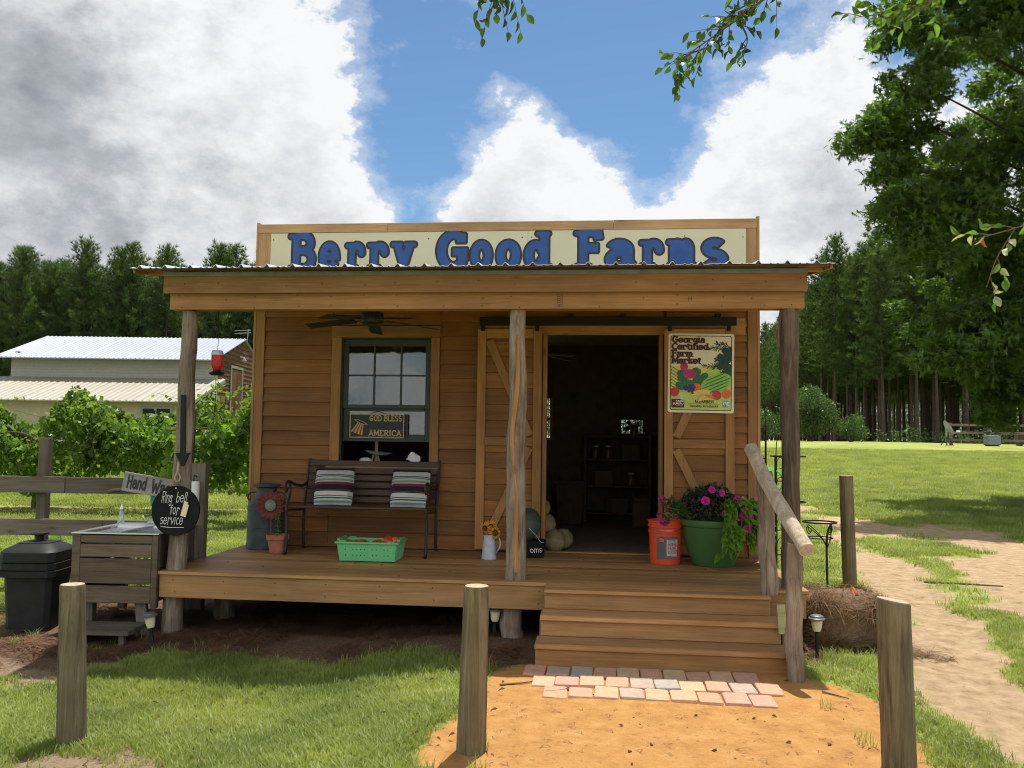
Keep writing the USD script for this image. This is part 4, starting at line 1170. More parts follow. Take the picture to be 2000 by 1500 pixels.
def pine(seed, h, crown0, rad, dens=1.0, mat='needle'):
    """A plantation pine: straight trunk, whorls of upswept branches, spires at the tip."""
    r = np.random.default_rng(seed)
    p = proto('pine')
    t = np.linspace(0, 1, 9)
    path = np.column_stack([np.sin(t * 2 + seed) * .12, np.cos(t * 1.7 + seed) * .12 - .12, t * h])
    part(p, 'trunk', tube(path, .15 * (1 - t * .93) * (h / 16), 7), 'pine_bark')
    br, cs, ds = MB(), [], []
    z = crown0 * h
    while z < h * .985:
        f = (z - crown0 * h) / (h * (1 - crown0))
        L = rad * (1 - f) ** .58 * r.uniform(.75, 1.15) * (0.55 + min(f * 3.0, .45)) + .22
        k = int(r.integers(4, 7)); a0 = r.uniform(0, 6.28)
        for i in range(k):
            a = a0 + i * 2 * PI / k + r.uniform(-.3, .3); l = L * r.uniform(.65, 1.1); rise = l * (.12 + .65 * f)
            base = np.array([np.interp(z, path[:, 2], path[:, 0]), np.interp(z, path[:, 2], path[:, 1]), z])
            tip = base + [math.cos(a) * l, math.sin(a) * l, rise]
            br.add(*tube([base, base * .5 + tip * .5 - [0, 0, .06 * l], tip], [.022, .014, .006], 4, caps=False))
            nn = max(3, int(l * 5.2 * dens))
            for q in np.linspace(.3 if f < .8 else .1, 1.0, nn):
                c = base * (1 - q) + tip * q + r.normal(0, .10 * l * (1.1 - q) + .035, 3) * [1, 1, .8]
                cs.append(c); d = (tip - base) / l * .7 + [0, 0, .75]; ds.append(d / np.linalg.norm(d))
        z += r.uniform(.42, .62) * (1 - .45 * f)
    for q in np.linspace(.9, 1.0, 8):   # leader candle
        cs.append(np.array([path[-1, 0], path[-1, 1], h * q + .1])); ds.append(np.array([0, 0, 1.0]))
    # dead stubs under the crown
    for _ in range(9):
        zz = r.uniform(.12, max(.3, crown0 + .1)) * h; a = r.uniform(0, 6.28)
        br.add(*tube([[0, 0, zz], [math.cos(a) * .7, math.sin(a) * .7, zz + .25]], [.016, .005], 4, caps=False))
    part(p, 'branches', br, 'pine_bark', kind='stuff')
    part(p, 'crown', needle_tuft(r, np.array(cs), np.array(ds), .50, 17, .045), mat, kind='stuff')
    return p


PINES = [pine(100 + k, h, c, rd) for k, (h, c, rd) in enumerate([(15.5, .10, 3.1), (16.0, .12, 2.9), (15.0, .07, 3.2), (15.8, .14, 2.8), (15.2, .05, 3.0)])]
PINES_R = [pine(140 + k, h, c, rd, 1.0, 'needle_r') for k, (h, c, rd) in enumerate([(16.3, .33, 2.5), (17.0, .36, 2.3), (15.6, .30, 2.6), (16.6, .38, 2.4)])]
r = np.random.default_rng(200)
spots = []
for row, y in enumerate((64, 67.2, 70.4)):
    for x in np.arange(-52, -16, 2.2):
        spots.append((x + r.normal(0, .5) + row * .9, y + r.normal(0, .6)))
for x, y in spots:
    k = int(r.integers(5))
    copy(PINES[k], 'pine_tree', 'tall dark green pine in the wood behind the white-roofed barn', 'tree', gpt(x, y, -.1), r.uniform(0, 6.28), 'pines of the wood behind the barn', r.uniform(.82, .97))
spots_r = []
for row in range(7):
    for c in range(16):
        y = 67 + row * 3.3 + r.normal(0, .35); x = 27.0 + (y - 70) * .2 + c * 2.35 + r.normal(0, .35) + (row % 2) * 1.1
        if x < y * .68 + 3 and not (c == 0 and row < 1):
            spots_r.append((x, y))
for y in np.arange(92, 170, 4.2):
    for c in range(3):
        spots_r.append((28.6 + (y - 74) * .205 + c * 2.8 + r.normal(0, .4) - .2 * (y > 120), y + r.normal(0, .8)))
for x, y in spots_r:
    k = int(r.integers(4))
    copy(PINES_R[k], 'pine_tree', 'bare-trunked pine of the dense stand beyond the open field', 'tree', gpt(x, y, -.1), r.uniform(0, 6.28), 'pines of the stand beyond the field', r.uniform(.93, 1.1))
# the depth of both woods, which reads as one mass
def wood_mass(name, src_seed, pts, label, mat, low=6.0, wide=1.0):
    rr = np.random.default_rng(src_seed)
    t = np.linspace(0, 1, 4)
    tr = MB().add(*tube(np.column_stack([0 * t, 0 * t, 16 * t]), .15 * (1 - .9 * t), 5))
    cen = np.column_stack([rr.normal(0, 1, 900), rr.normal(0, 1, 900), rr.uniform(low, 16.2, 900)])
    k = (1.05 - .8 * np.maximum(cen[:, 2] - 6, 0) / 10.5) * 1.3
    cen[:, :2] *= k[:, None] * wide
    cr = MB().add(*needle_tuft(rr, cen, np.tile([0, 0, 1.0], (900, 1)), .5, 5, .07))
    n = len(pts)
    x = thing(name, label, 'wood', kind='stuff')
    P = np.column_stack([pts, gz(pts[:, 0], pts[:, 1])])
    ya = rr.uniform(0, 6.28, n)
    scs = rr.uniform(.80, .93, n) if low < 1 else rr.uniform(.85, 1.0, n)
    scatter(x, 'trunks', [(tr, 'pine_bark')], P, ya, scs, np.zeros(n, int))
    scatter(x, 'crowns', [(cr, mat)], P, ya, scs, np.zeros(n, int))


gxx, gyy = np.meshgrid(np.arange(-60, -6, 3.0), np.arange(73.5, 88, 3.2))
q = np.column_stack([gxx.ravel(), gyy.ravel()]) + r.normal(0, .6, (gxx.size, 2))
wood_mass('pine_wood', 7, q, 'depth of the dark pine wood behind the barn', 'needle', .3)
gxx, gyy = np.meshgrid(np.arange(24, 76, 2.6), np.arange(90, 128, 3.4))
q = np.column_stack([gxx.ravel() + (gyy.ravel() - 74) * .2 + 4, gyy.ravel()]) + r.normal(0, .6, (gxx.size, 2))
wood_mass('pine_stand', 8, q, 'shaded depth of the pine stand beyond the field', 'needle_r')
gxx, gyy = np.meshgrid(np.arange(-40, 130, 3.2), np.arange(150, 164, 3.5))
q = np.column_stack([gxx.ravel(), gyy.ravel()]) + r.normal(0, 1, (gxx.size, 2))
wood_mass('far_treeline', 9, q, 'distant line of trees closing the field behind the stand', 'needle_r', .3, 2.2)


def star_leaf(s):
    """A five-lobed leaf as a flat star."""
    v, f = [[0, 0, 0]], []
    for k in range(5):
        a = (k - 2) * .72
        v += [[math.sin(a) * s, math.cos(a) * s, -.12 * s], [math.sin(a + .36) * s * .42, math.cos(a + .36) * s * .42, 0]]
    v = np.array(v); v = np.vstack([v, [math.sin(-1.8) * s * .42, math.cos(-1.8) * s * .42, 0]])
    f = [[0, 1, 11]] + [[0, 2, 1]]
    for k in range(1, 5):
        f += [[0, 1 + 2 * k, 2 * k], [0, 2 + 2 * k, 1 + 2 * k]]
    return v, f


def leaf_cloud(r, n, size, kind='star', radius=.4):
    """A spray of leaves hung on a twig."""
    mb = MB()
    for _ in range(n):
        c = r.normal(0, radius * .5, 3) * [1, 1, .8]
        v, f = star_leaf(size * r.uniform(.7, 1.15))
        R = trimesh.transformations.euler_matrix(r.normal(-.5, .7), r.normal(0, .7), r.uniform(0, 6.28))[:3, :3]
        mb.add(v @ R.T + c, f)
    return mb


# the big sweetgum at the right
r = np.random.default_rng(31)
GX, GY = 13.9, 18.6
gum = thing('sweetgum_tree', 'big dark green star-leaved tree filling the upper right over the field', 'tree', gpt(GX, GY), 0)
t = np.linspace(0, 1, 10)
tp_ = np.column_stack([.15 * np.sin(t * 3), .1 * np.cos(t * 3) - .1, 13 * t])
part(gum, 'trunk', tube(tp_, .26 * (1 - .85 * t) + .02, 12, rough=.08, seed=2), 'pine_bark')
clumps = [(-5.3, -1.2, 10.1, 1.0), (-5.9, -1.3, 8.2, .75), (-6.35, -1.4, 7.3, .75), (-5.2, -1.0, 7.1, 1.1), (-5.6, -1.5, 8.7, .7), (-5.95, -1.5, 5.7, .75), (-4.9, -1.2, 5.4, 1.1), (-5.4, -1.4, 6.3, 1.0), (-4.3, -1.3, 4.6, .75),
          (-4.9, -1.9, 3.45, .85), (-5.5, -2.0, 3.0, .55), (-4.2, -1.8, 3.0, .9), (-4.4, -1.8, 3.9, .6), (-4.0, -1.5, 2.4, .7), (-3.1, -2.4, 4.3, .9), (-3.0, -2.0, 6.0, 1.2), (-2.6, -2.2, 3.2, .9), (-2.9, -2.0, 7.9, 1.3), (-3.6, -1.6, 9.6, 1.3),
          (-4.3, -1.2, 11.0, 1.2), (-2.7, -2.3, 10.7, 1.3), (-1.9, -2.8, 5.2, 1.0), (-2.6, -2.4, 2.5, .5), (-1.3, -2.2, 8.8, 1.4), (-3.3, -1.0, 12.2, 1.3), (-1.5, -1.5, 12.2, 1.5), (0, -2.6, 7, 1.6), (0, -2.5, 10, 1.6), (-1.0, -3.0, 3.6, .9),
          (1.5, -2, 5, 1.5), (2, -1, 8, 2), (2, 0, 11, 2), (0, 0, 13.4, 1.6), (-2, 1.5, 10, 2), (-3, 1.8, 7, 1.8), (-3.5, 1.5, 5, 1.4), (1, 2.5, 7, 2), (3.5, .5, 6, 1.6), (3.8, 0, 9, 1.6), (0, 3, 10, 1.8), (-1.5, 2, 4, 1.3), (2.5, 2, 4, 1.3)]
lb = MB()
for k, (x, y, z, s) in enumerate(clumps):
    z0 = max(1.8, z - abs(x) * .35 - .4)
    base = np.array([np.interp(z0, tp_[:, 2], tp_[:, 0]), np.interp(z0, tp_[:, 2], tp_[:, 1]), z0])
    m_ = base * .45 + np.array([x, y, z]) * .55 + [0, 0, .1]
    lb.add(*tube(smooth_path([base, m_, (x, y, z)], 4), np.linspace(.06, .012, 9), 5, caps=False))
part(gum, 'limbs', lb, 'pine_bark', kind='stuff')
pos = []
for x, y, z, s in clumps:
    m = int(9 * s * s + 5)
    sub = rand_dirs(r, m) * (r.uniform(.35, 1.0, (m, 1)) ** .6) * s * [1.08, 1.08, .95] + [x, y, z]
    for q in sub:
        w = r.uniform(.20, .40) * (.8 + .2 * s)
        n_ = int(70 * w * r.uniform(.7, 1.2)) + 3
        d = rand_dirs(r, n_) * (r.uniform(.1, 1.0, (n_, 1)) ** .5) * w * [1.15, 1.15, .6]
        pos.append(q + d)
pos = np.vstack(pos)
n_ = len(pos)
LC = [(leaf_cloud(np.random.default_rng(300 + k), 10, .10, radius=.20), 'gum_leaf') for k in range(5)]
scatter(gum, 'crown', LC, pos, r.uniform(0, 6.28, n_), r.uniform(.75, 1.2, n_), r.integers(0, 5, n_))


def shrub(name, label, at, clumps, leaf, n_per, size, group=None, stem=.05, cat='bush'):
    r = np.random.default_rng(int(abs(at[0]) * 97 + abs(at[1]) * 13))
    s = thing(name, label, cat, at, 0, group)
    mb, cs = MB(), []
    for x, y, z, k in clumps:
        mb.add(*tube(smooth_path([(x * .12, y * .12, 0), (x * .5, y * .5, z * .6), (x, y, z)], 4), np.linspace(stem, stem * .2, 9), 5, caps=False))
        n = int(n_per * k * k)
        d = rand_dirs(r, n) * (r.uniform(.2, 1, (n, 1)) ** .45) * k
        cs.append(np.array([x, y, z]) + d + r.normal(0, .1 * k, (n, 3)))
    part(s, 'stems', mb, 'vine_bark', kind='stuff')
    c = np.vstack(cs)
    part(s, 'crown', cards(r, c, size * r.uniform(.7, 1.25, len(c)), .55), leaf, kind='stuff')
    return s


shrub('field_bush', 'large round light green bush at the far edge of the field', gpt(19.2, 55.5), [(0, 0, 2.4, 1.2), (-.9, 0, 2.0, 1.0), (.9, 0, 1.9, 1.0), (.3, -.3, 1.2, .9), (-.7, -.3, 1.1, .9), (.1, 0, 3.1, .6), (1.4, 0, 1.2, .6)], 'bush_leaf', 1100, .17)
shrub('field_bush', 'low spreading bush leaning out right of the larger bush at the field edge', gpt(21.6, 54.8), [(0, 0, .9, .75), (.7, 0, .6, .5), (-.5, 0, .9, .6), (.3, -.3, 1.4, .4)], 'bush_leaf', 1100, .16)
shrub('field_bush', 'pale shrub seen between the stand corner and the right porch post', gpt(16.1, 55.0), [(0, 0, 1.2, .9), (-.6, 0, .9, .7), (.6, 0, 1.0, .8)], 'bush_leaf', 900, .16)
for k, (x, y, s_, lab) in enumerate([(29.0, 62.5, 1.0, 'dull undergrowth at the foot of the pines behind the field'), (33.5, 61.5, .9, 'scrubby undergrowth under the pines near the satellite dish'), (38.5, 58.0, 1.0, 'bright leafy bush under the pines past the far fence')]):
    shrub('undergrowth', lab, gpt(x, y), [(0, 0, .5 * s_, .7 * s_), (1.3, .2, .4, .6), (-1.3, 0, .4, .6), (2.4, .3, .4, .5), (-2.4, 0, .35, .5)], 'bush_leaf', 260, .22, cat='bush')


# grape vines on wires
def vine(seed, L=2.9, z0=.75, z1=1.92, hang=(), n=4400):
    r = np.random.default_rng(seed); p = proto('vine')
    t = np.linspace(0, 1, 7)
    part(p, 'trunk', tube(np.column_stack([.1 * np.sin(t * 5 + seed), .06 * np.cos(t * 4), 1.45 * t]), .05 * (1 - .4 * t), 7, rough=.2, seed=seed), 'vine_bark')
    b = MB()
    for s in (-1, 1):
        b.add(*tube(smooth_path([(0, 0, 1.4), (s * .5, .05, 1.55), (s * L / 2, 0, 1.5)], 5), np.linspace(.03, .012, 11), 5))
    cs, top = [], []
    x = r.uniform(-L / 2, L / 2, n)
    prof = .62 + .75 * noise(np.column_stack([x * 1.7, np.full(n, seed), np.zeros(n)]), 3)
    prof2 = noise(np.column_stack([x * 1.6, np.full(n, seed + 40.), np.zeros(n)]), 4)
    z = z0 + (prof2 - .5) * .95 + (r.uniform(0, 1, n) ** .75) * (z1 - z0) * prof
    wd = .55 * np.sqrt(np.clip(1 - ((z - 1.35) / .95) ** 2, .05, 1))
    y = r.choice([-1, 1], n) * wd * r.uniform(.35, 1.0, n) ** .5 + r.normal(0, .06, n)
    cs = np.column_stack([x, y, z])
    extra = []
    for k in range(16):   # arching shoots
        x0, s = r.uniform(-L / 2, L / 2), r.choice([-1, 1])
        upw = r.uniform() < .55
        q = smooth_path([(x0, s * .25, 1.6), (x0 + r.normal(0, .2), s * .55, 1.95 if upw else 1.45), (x0 + r.normal(0, .35), s * .8, 2.1 + r.uniform(-.1, .2) if upw else .75 + r.uniform(-.25, .3))], 8)
        b.add(*tube(q, np.linspace(.007, .003, len(q)), 4, caps=False))
        extra.append(q + r.normal(0, .035, q.shape))
    for q in hang:
        q = smooth_path(q, 10); b.add(*tube(q, np.linspace(.008, .003, len(q)), 4, caps=False)); extra.append(np.repeat(q, 3, 0) + r.normal(0, .05, (len(q) * 3, 3)))
    part(p, 'canes', b, 'vine_bark', kind='stuff')
    part(p, 'foliage', cards(r, cs, .115 * r.uniform(.6, 1.2, n), .95, .5), 'vine_leaf', kind='stuff')
    part(p, 'young_shoots', cards(r, np.vstack(extra), .085, .9, .2), 'vine_leaf_young', kind='stuff')
    return p


VINES = [vine(400, hang=[[(1.2, -.6, 1.5), (.9, -.9, .9), (.3, -1.0, .55)]]), vine(401), vine(402, z0=.62), vine(403, z0=.8)]
# the row nearest the fence, then one behind
for k, (x, y, v, rot, s, lab) in enumerate([
        (-11.6, 16.4, 1, .05, 1.0, 'grape vine at the left end of the near trellis row'), (-8.9, 16.3, 0, .02, 1.02, 'bushy grape vine behind the grey fence post, left of the sink'),
        (-6.35, 16.2, 2, -.03, 1.03, 'tall full grape vine behind the hand washing sink'), (-4.0, 14.4, 3, .3, 1.12, 'grape vine with trailing shoots between porch post and stand corner'),
        (-2.7, 15.6, 1, .1, 1.08, 'grape vine partly hidden behind the left corner of the stand'),
        (-14.5, 20.8, 3, 0, 1.0, 'grape vine of the back row at the picture edge below the barn'), (-11.5, 20.6, 2, .05, 1.0, 'back row grape vine below the barn window'), (-8.6, 20.5, 1, 0, 1.0, 'back row grape vine in front of the barn lean-to'),
        (-5.8, 20.4, 0, 0, 1.04, 'back row grape vine below the brown gable of the barn')]):
    copy(VINES[v], 'grape_vine', lab, 'vine', gpt(x, y, -.14 if y < 18 else -.42), rot, 'grape vines trained along the wires', s)
q = MB()
r = np.random.default_rng(52)
for k, (x, y) in enumerate([(-4.3, 9.1), (-4.0, 9.3), (-3.75, 8.8), (-4.75, 8.7), (-5.2, 8.4)]):
    s = thing('squash_plant', ['broad leaved squash plant just behind the fence rail above the bin', 'squash leaves right of the fence post behind the middle rail', 'squash leaves behind the sink corner at the fence', 'squash plant left of the trash bin behind the rails', 'squash leaves at the left picture edge behind the fence'][k], 'plant', gpt(x, y), 0)
    stem, lf = MB(), MB()
    for i_ in range(7):
        a = r.uniform(0, 6.28); h = r.uniform(.3, .52); l = r.uniform(.1, .3)
        c = np.array([math.cos(a) * l, math.sin(a) * l, h])
        stem.add(*tube([[0, 0, 0], c * [.6, .6, .7], c], .008, 5, caps=False))
        ph = np.linspace(0, 2 * PI, 12)[:-1]; rr_ = .12 * (1 + .22 * np.cos(ph * 5)) * r.uniform(.8, 1.2)
        v = np.vstack([[0, 0, 0], np.column_stack([np.cos(ph) * rr_, np.sin(ph) * rr_, -.03 - 0 * ph])])
        R = trimesh.transformations.euler_matrix(r.normal(0, .4), r.normal(0, .4), 0)[:3, :3]
        lf.add(v @ R.T + c, [[0, 1 + j_, 1 + (j_ + 1) % 11] for j_ in range(11)])
    part(s, 'stems', stem, 'stem_green', kind='stuff'); part(s, 'leaves', lf, 'weed_leaf', kind='stuff')


# ------------------------------------------------------------ branches hanging into the picture, leaf by leaf
def leaf3(l, w):
    return np.array([[0, 0, 0], [w * .42, l * .3, .006], [w * .5, l * .5, .004], [w * .3, l * .78, -.006], [0, l, -.02], [-w * .3, l * .78, -.006], [-w * .5, l * .5, .004], [-w * .42, l * .3, .006], [0, l * .3, -.006], [0, l * .6, -.008]]), \
        np.array([[0, 1, 8], [1, 2, 8], [2, 9, 8], [2, 3, 9], [3, 4, 9], [4, 5, 9], [5, 6, 9], [6, 8, 9], [6, 7, 8], [7, 0, 8]])


def hanging_branch(name, label, mains, seed, mats, dens=1.0, leaf=.085, droop=.5, limb_r=.012):
    r = np.random.default_rng(seed)
    o = np.asarray(mains[0][0], float)
    th = thing(name, label, 'branch', o)
    cnt = 0
    for mi, pts in enumerate(mains):
        q = smooth_path(np.asarray(pts, float) - o, 8)
        part(th, 'twig', tube(q, np.linspace(limb_r if mi == 0 else limb_r * .5, .002, len(q)), 6), 'twig')
        L = np.linalg.norm(np.diff(q, axis=0), axis=1).sum()
        n = max(3, int(L * 13 * dens))
        for k in range(n):
            tt = (k + .5) / n
            a = q[int(tt * (len(q) - 1))]
            if a[2] + o[2] > 4.6:
                continue
            d = q[min(len(q) - 1, int(tt * (len(q) - 1)) + 1)] - q[max(0, int(tt * (len(q) - 1)) - 1)]; d /= np.linalg.norm(d)
            side = np.cross(d, rand_dirs(r, 1)[0]); side /= np.linalg.norm(side)
            sd = d * .7 + side * .8 + [0, 0, -droop * .6]; sd /= np.linalg.norm(sd)
            l2 = r.uniform(.08, .2)
            s = np.array([a, a + sd * l2 * .5, a + sd * l2 + [0, 0, -droop * l2 * .3]])
            part(th, 'twiglet', tube(s, [.003, .002, .0012], 4, caps=False), 'twig')
            m = int(r.integers(3, 6))
            for i_ in range(m):
                u = (i_ + 1) / m
                c = s[0] * (1 - u) + s[2] * u
                ld = sd * .6 + rand_dirs(r, 1)[0] * .55 + [0, 0, -droop * .7]; ld /= np.linalg.norm(ld)
                sx = np.cross(ld, rand_dirs(r, 1)[0] + [0, 0, .6]); sx /= np.linalg.norm(sx)
                nz = np.cross(sx, ld)
                v, f = leaf3(leaf * r.uniform(.7, 1.15), leaf * .5 * r.uniform(.85, 1.15))
                v = v[:, :1] * sx + v[:, 1:2] * ld + v[:, 2:] * nz + c
                if cnt < 290:
                    part(th, 'leaf', (v, f), mats[int(r.integers(len(mats)))])
                cnt += 1
    return th


hanging_branch('overhanging_branch', 'dark leafy branch tip hanging at the top above the stand sign', [[(.08, 3.9, 4.5), (-.02, 3.95, 4.02), (-.07, 4.0, 3.79), (-.105, 4.02, 3.64)], [(-.05, 3.98, 3.86), (-.13, 4.0, 3.78), (-.165, 4.0, 3.69)], [(-.04, 3.98, 3.88), (-.05, 4.0, 3.74), (-.065, 4.02, 3.66)], [(-.05, 3.98, 3.92), (-.02, 4, 3.83)]], 61, ['near_leaf'], 1.7, .062, .9)
hanging_branch('overhanging_branch', 'long leafy branch reaching down left from the top right over the sky', [[(2.2, 4.4, 4.8), (1.7, 4.45, 4.25), (1.36, 4.5, 3.92), (1.08, 4.5, 3.70), (.85, 4.5, 3.53)], [(1.36, 4.5, 3.92), (1.2, 4.5, 3.84), (1.06, 4.5, 3.74)], [(1.5, 4.48, 4.05), (1.35, 4.48, 3.96), (1.2, 4.45, 3.90)], [(1.2, 4.5, 3.77), (1.24, 4.5, 3.68), (1.23, 4.5, 3.61)], [(1.05, 4.5, 3.63), (.95, 4.52, 3.60), (.88, 4.52, 3.55)]], 62, ['near_leaf', 'near_leaf', 'near_leaf_light'], 1.7, .062, .3)
hanging_branch('overhanging_branch', 'sunlit yellow-green branch tip in front of the big tree at the top', [[(2.9, 4.3, 4.4), (2.4, 4.4, 4.05), (2.08, 4.5, 3.86), (1.83, 4.5, 3.80)], [(2.4, 4.4, 4.05), (2.2, 4.45, 3.86), (2.03, 4.5, 3.74)], [(2.6, 4.4, 4.1), (2.4, 4.45, 3.95), (2.2, 4.5, 3.92)]], 63, ['near_leaf', 'near_leaf_light', 'near_leaf_light'], 1.15, .075, .3)
hanging_branch('overhanging_branch', 'thin trailing twig with bright leaves at the right edge', [[(3.2, 4.4, 2.9), (2.9, 4.45, 2.74), (2.66, 4.5, 2.66), (2.46, 4.5, 2.60)], [(2.66, 4.5, 2.66), (2.56, 4.5, 2.5), (2.5, 4.5, 2.34)]], 64, ['near_leaf_light', 'near_leaf_pale', 'near_leaf_light'], .55, .075, .3, .006)
single('rust_leaf', leaf3(.05, .02), 'leaf_rust', 'single orange-red leaf hanging below the top right branch', 'leaf', (1.205, 4.45, 3.80), .6, tilt=(1, 0, 0, -110))
single('rust_leaf', leaf3(.06, .024), 'leaf_rust', 'yellow-orange leaf caught on the thin twig at the right', 'leaf', (2.47, 4.47, 2.595), .2, tilt=(1, 0, 0, -100))
# ------------------------------------------------------------ lettering: strokes with slab feet
def arc(cx, cy, rx, ry, a0, a1, n=14):
    a = np.radians(np.linspace(a0, a1, n))
    return list(zip(cx + rx * np.cos(a), cy + ry * np.sin(a)))


XH = .72
GLYPH = {  # strokes, width; serif feet at (x, y, half length)
    'B': ([[(.1, 0), (.1, 1)], [(.1, 1), (.33, 1)] + arc(.33, .77, .25, .23, 90, -90) + [(.1, .54)], [(.33, .54)] + arc(.36, .27, .27, .27, 90, -90) + [(.1, 0)]], .68, [(.03, 0, .12), (.03, 1, .12)]),
    'e': ([[(.09, .36), (.5, .36)] + arc(.3, .35, .23, .33, 2, 330, 22)], .6, []),
    'r': ([[(.14, 0), (.14, XH)], [(.14, .46)] + arc(.33, .50, .17, .16, 150, 0, 10)], .56, [(.14, 0, .17), (.07, XH - .02, .11)]),
    'y': ([[(.08, XH), (.30, .05)], [(.5, XH), (.2, -.24), (.08, -.22)]], .58, [(.07, XH, .13), (.5, XH, .13)]),
    'G': ([arc(.38, .5, .29, .48, 62, 318, 24), [(.6, .2), (.6, .46), (.36, .46)], [(.56, .74), (.56, 1.0)]], .74, []),
    'o': ([arc(.29, .35, .2, .33, 0, 360, 26)], .58, []),
    'd': ([arc(.27, .34, .19, .32, 20, 340, 22), [(.49, 0), (.49, 1)]], .62, [(.52, 0, .11), (.46, 1, .13)]),
    'F': ([[(.12, 0), (.12, 1), (.5, 1), (.53, .80)], [(.12, .54), (.4, .54)], [(.41, .66), (.41, .42)]], .58, [(.12, 0, .16), (.04, 1, .1)]),
    'a': ([[(.1, .55)] + arc(.28, .49, .18, .18, 160, 0, 10) + [(.46, .1), (.55, .02)], arc(.27, .2, .185, .19, 0, 360, 20)], .6, []),
    'm': ([[(.12, 0), (.12, XH)], [(.12, .45)] + arc(.27, .47, .13, .19, 150, 0, 9) + [(.4, 0)], [(.4, .45)] + arc(.55, .47, .13, .19, 150, 0, 9) + [(.68, 0)]], .8, [(.12, 0, .13), (.4, 0, .11), (.7, 0, .13), (.07, XH - .01, .1)]),
    's': ([arc(.28, .51, .17, .16, 40, 255, 14) + arc(.27, .18, .19, .17, 80, -150, 14)], .54, []),
    'i': ([[(.14, 0), (.14, XH)], [(.14, .9), (.14, .97)]], .3, [(.14, 0, .14), (.08, XH, .1)]),
    'g': ([arc(.27, .38, .18, .29, 0, 360, 20), [(.46, .66), (.46, -.08)] + arc(.28, -.08, .18, .17, 0, -150, 10)], .58, []),
    'C': ([arc(.36, .5, .29, .48, 48, 312, 24), [(.57, .74), (.57, 1.0)]], .66, []),
    't': ([[(.18, .95), (.18, .14)] + arc(.3, .14, .12, .13, 180, 300, 7), [(.02, XH), (.36, XH)]], .42, []),
    'f': ([[(.16, 0), (.16, .8)] + arc(.3, .82, .14, .17, 180, 50, 7), [(.02, XH), (.36, XH)]], .4, [(.16, 0, .14)]),
    'M': ([[(.1, 0), (.12, 1), (.4, .3), (.68, 1), (.7, 0)]], .82, [(.1, 0, .13), (.7, 0, .13), (.06, 1, .1), (.74, 1, .1)]),
    'k': ([[(.12, 0), (.12, 1)], [(.12, .28), (.46, XH)], [(.26, .42), (.48, 0)]], .58, [(.12, 0, .13), (.06, 1, .1), (.5, 0, .12), (.46, XH, .1)]),
    'O': ([arc(.38, .5, .3, .48, 0, 360, 28)], .78, []),
    'D': ([[(.1, 0), (.1, 1), (.3, 1)] + arc(.32, .5, .32, .5, 90, -90, 16) + [(.1, 0)]], .74, [(.03, 0, .1), (.03, 1, .1)]),
    'L': ([[(.1, 1), (.1, 0), (.5, 0), (.52, .2)]], .58, [(.1, 1, .13)]),
    'E': ([[(.52, .8), (.5, 1), (.1, 1), (.1, 0), (.52, 0), (.54, .2)], [(.1, .52), (.38, .52)]], .62, [(.03, 0, .1), (.03, 1, .1)]),
    'S': ([arc(.3, .75, .21, .23, 30, 260, 14) + arc(.3, .25, .23, .25, 80, -150, 14)], .6, []),
    'A': ([[(.06, 0), (.36, 1), (.66, 0)], [(.17, .34), (.55, .34)]], .74, [(.06, 0, .1), (.66, 0, .11)]),
    'R': ([[(.1, 0), (.1, 1), (.34, 1)] + arc(.34, .76, .23, .24, 90, -90, 12) + [(.1, .52)], [(.32, .52), (.6, 0)]], .68, [(.1, 0, .13), (.03, 1, .1), (.63, 0, .1)]),
    'I': ([[(.16, 0), (.16, 1)]], .34, [(.16, 0, .13), (.16, 1, .13)]),
    'P': ([[(.1, 0), (.1, 1), (.34, 1)] + arc(.34, .74, .24, .26, 90, -90, 12) + [(.1, .48)]], .64, [(.1, 0, .13), (.03, 1, .1)]),
    'U': ([[(.1, 1), (.1, .32)] + arc(.34, .32, .24, .31, 180, 360, 14) + [(.58, 1)]], .7, [(.1, 1, .12), (.58, 1, .12)]),
    'H': ([[(.1, 0), (.1, 1)], [(.56, 0), (.56, 1)], [(.1, .52), (.56, .52)]], .68, []), 'W': ([[(.04, 1), (.22, 0), (.42, .7), (.62, 0), (.84, 1)]], .9, []),
    'N': ([[(.1, 0), (.1, 1), (.58, 0), (.58, 1)]], .7, []), 'T': ([[(.3, 0), (.3, 1)], [(.02, 1), (.58, 1)]], .6, []), 'K': ([[(.1, 0), (.1, 1)], [(.1, .4), (.56, 1)], [(.26, .6), (.6, 0)]], .64, []),
    'n': ([[(.1, 0), (.1, .68)], [(.1, .45)] + arc(.28, .46, .18, .2, 150, 0, 9) + [(.46, 0)]], .58, []), 'h': ([[(.1, 0), (.1, 1)], [(.1, .45)] + arc(.28, .46, .18, .2, 150, 0, 9) + [(.46, 0)]], .58, []),
    'b': ([[(.1, 1), (.1, 0)], arc(.28, .3, .19, .29, 180, -180, 20)], .56, []), 'l': ([[(.1, 1), (.14, 0)]], .26, []), 'v': ([[(.04, .66), (.24, 0), (.46, .68)]], .5, []), 'c': ([arc(.28, .33, .2, .32, 50, 310, 16)], .5, []),
}
BALL = {'r': (.50, .47, .085)}
SERIF = set('Berry Good FarmsGeorgiaCertifiedFarmMarketGODBLESSAMERICA')


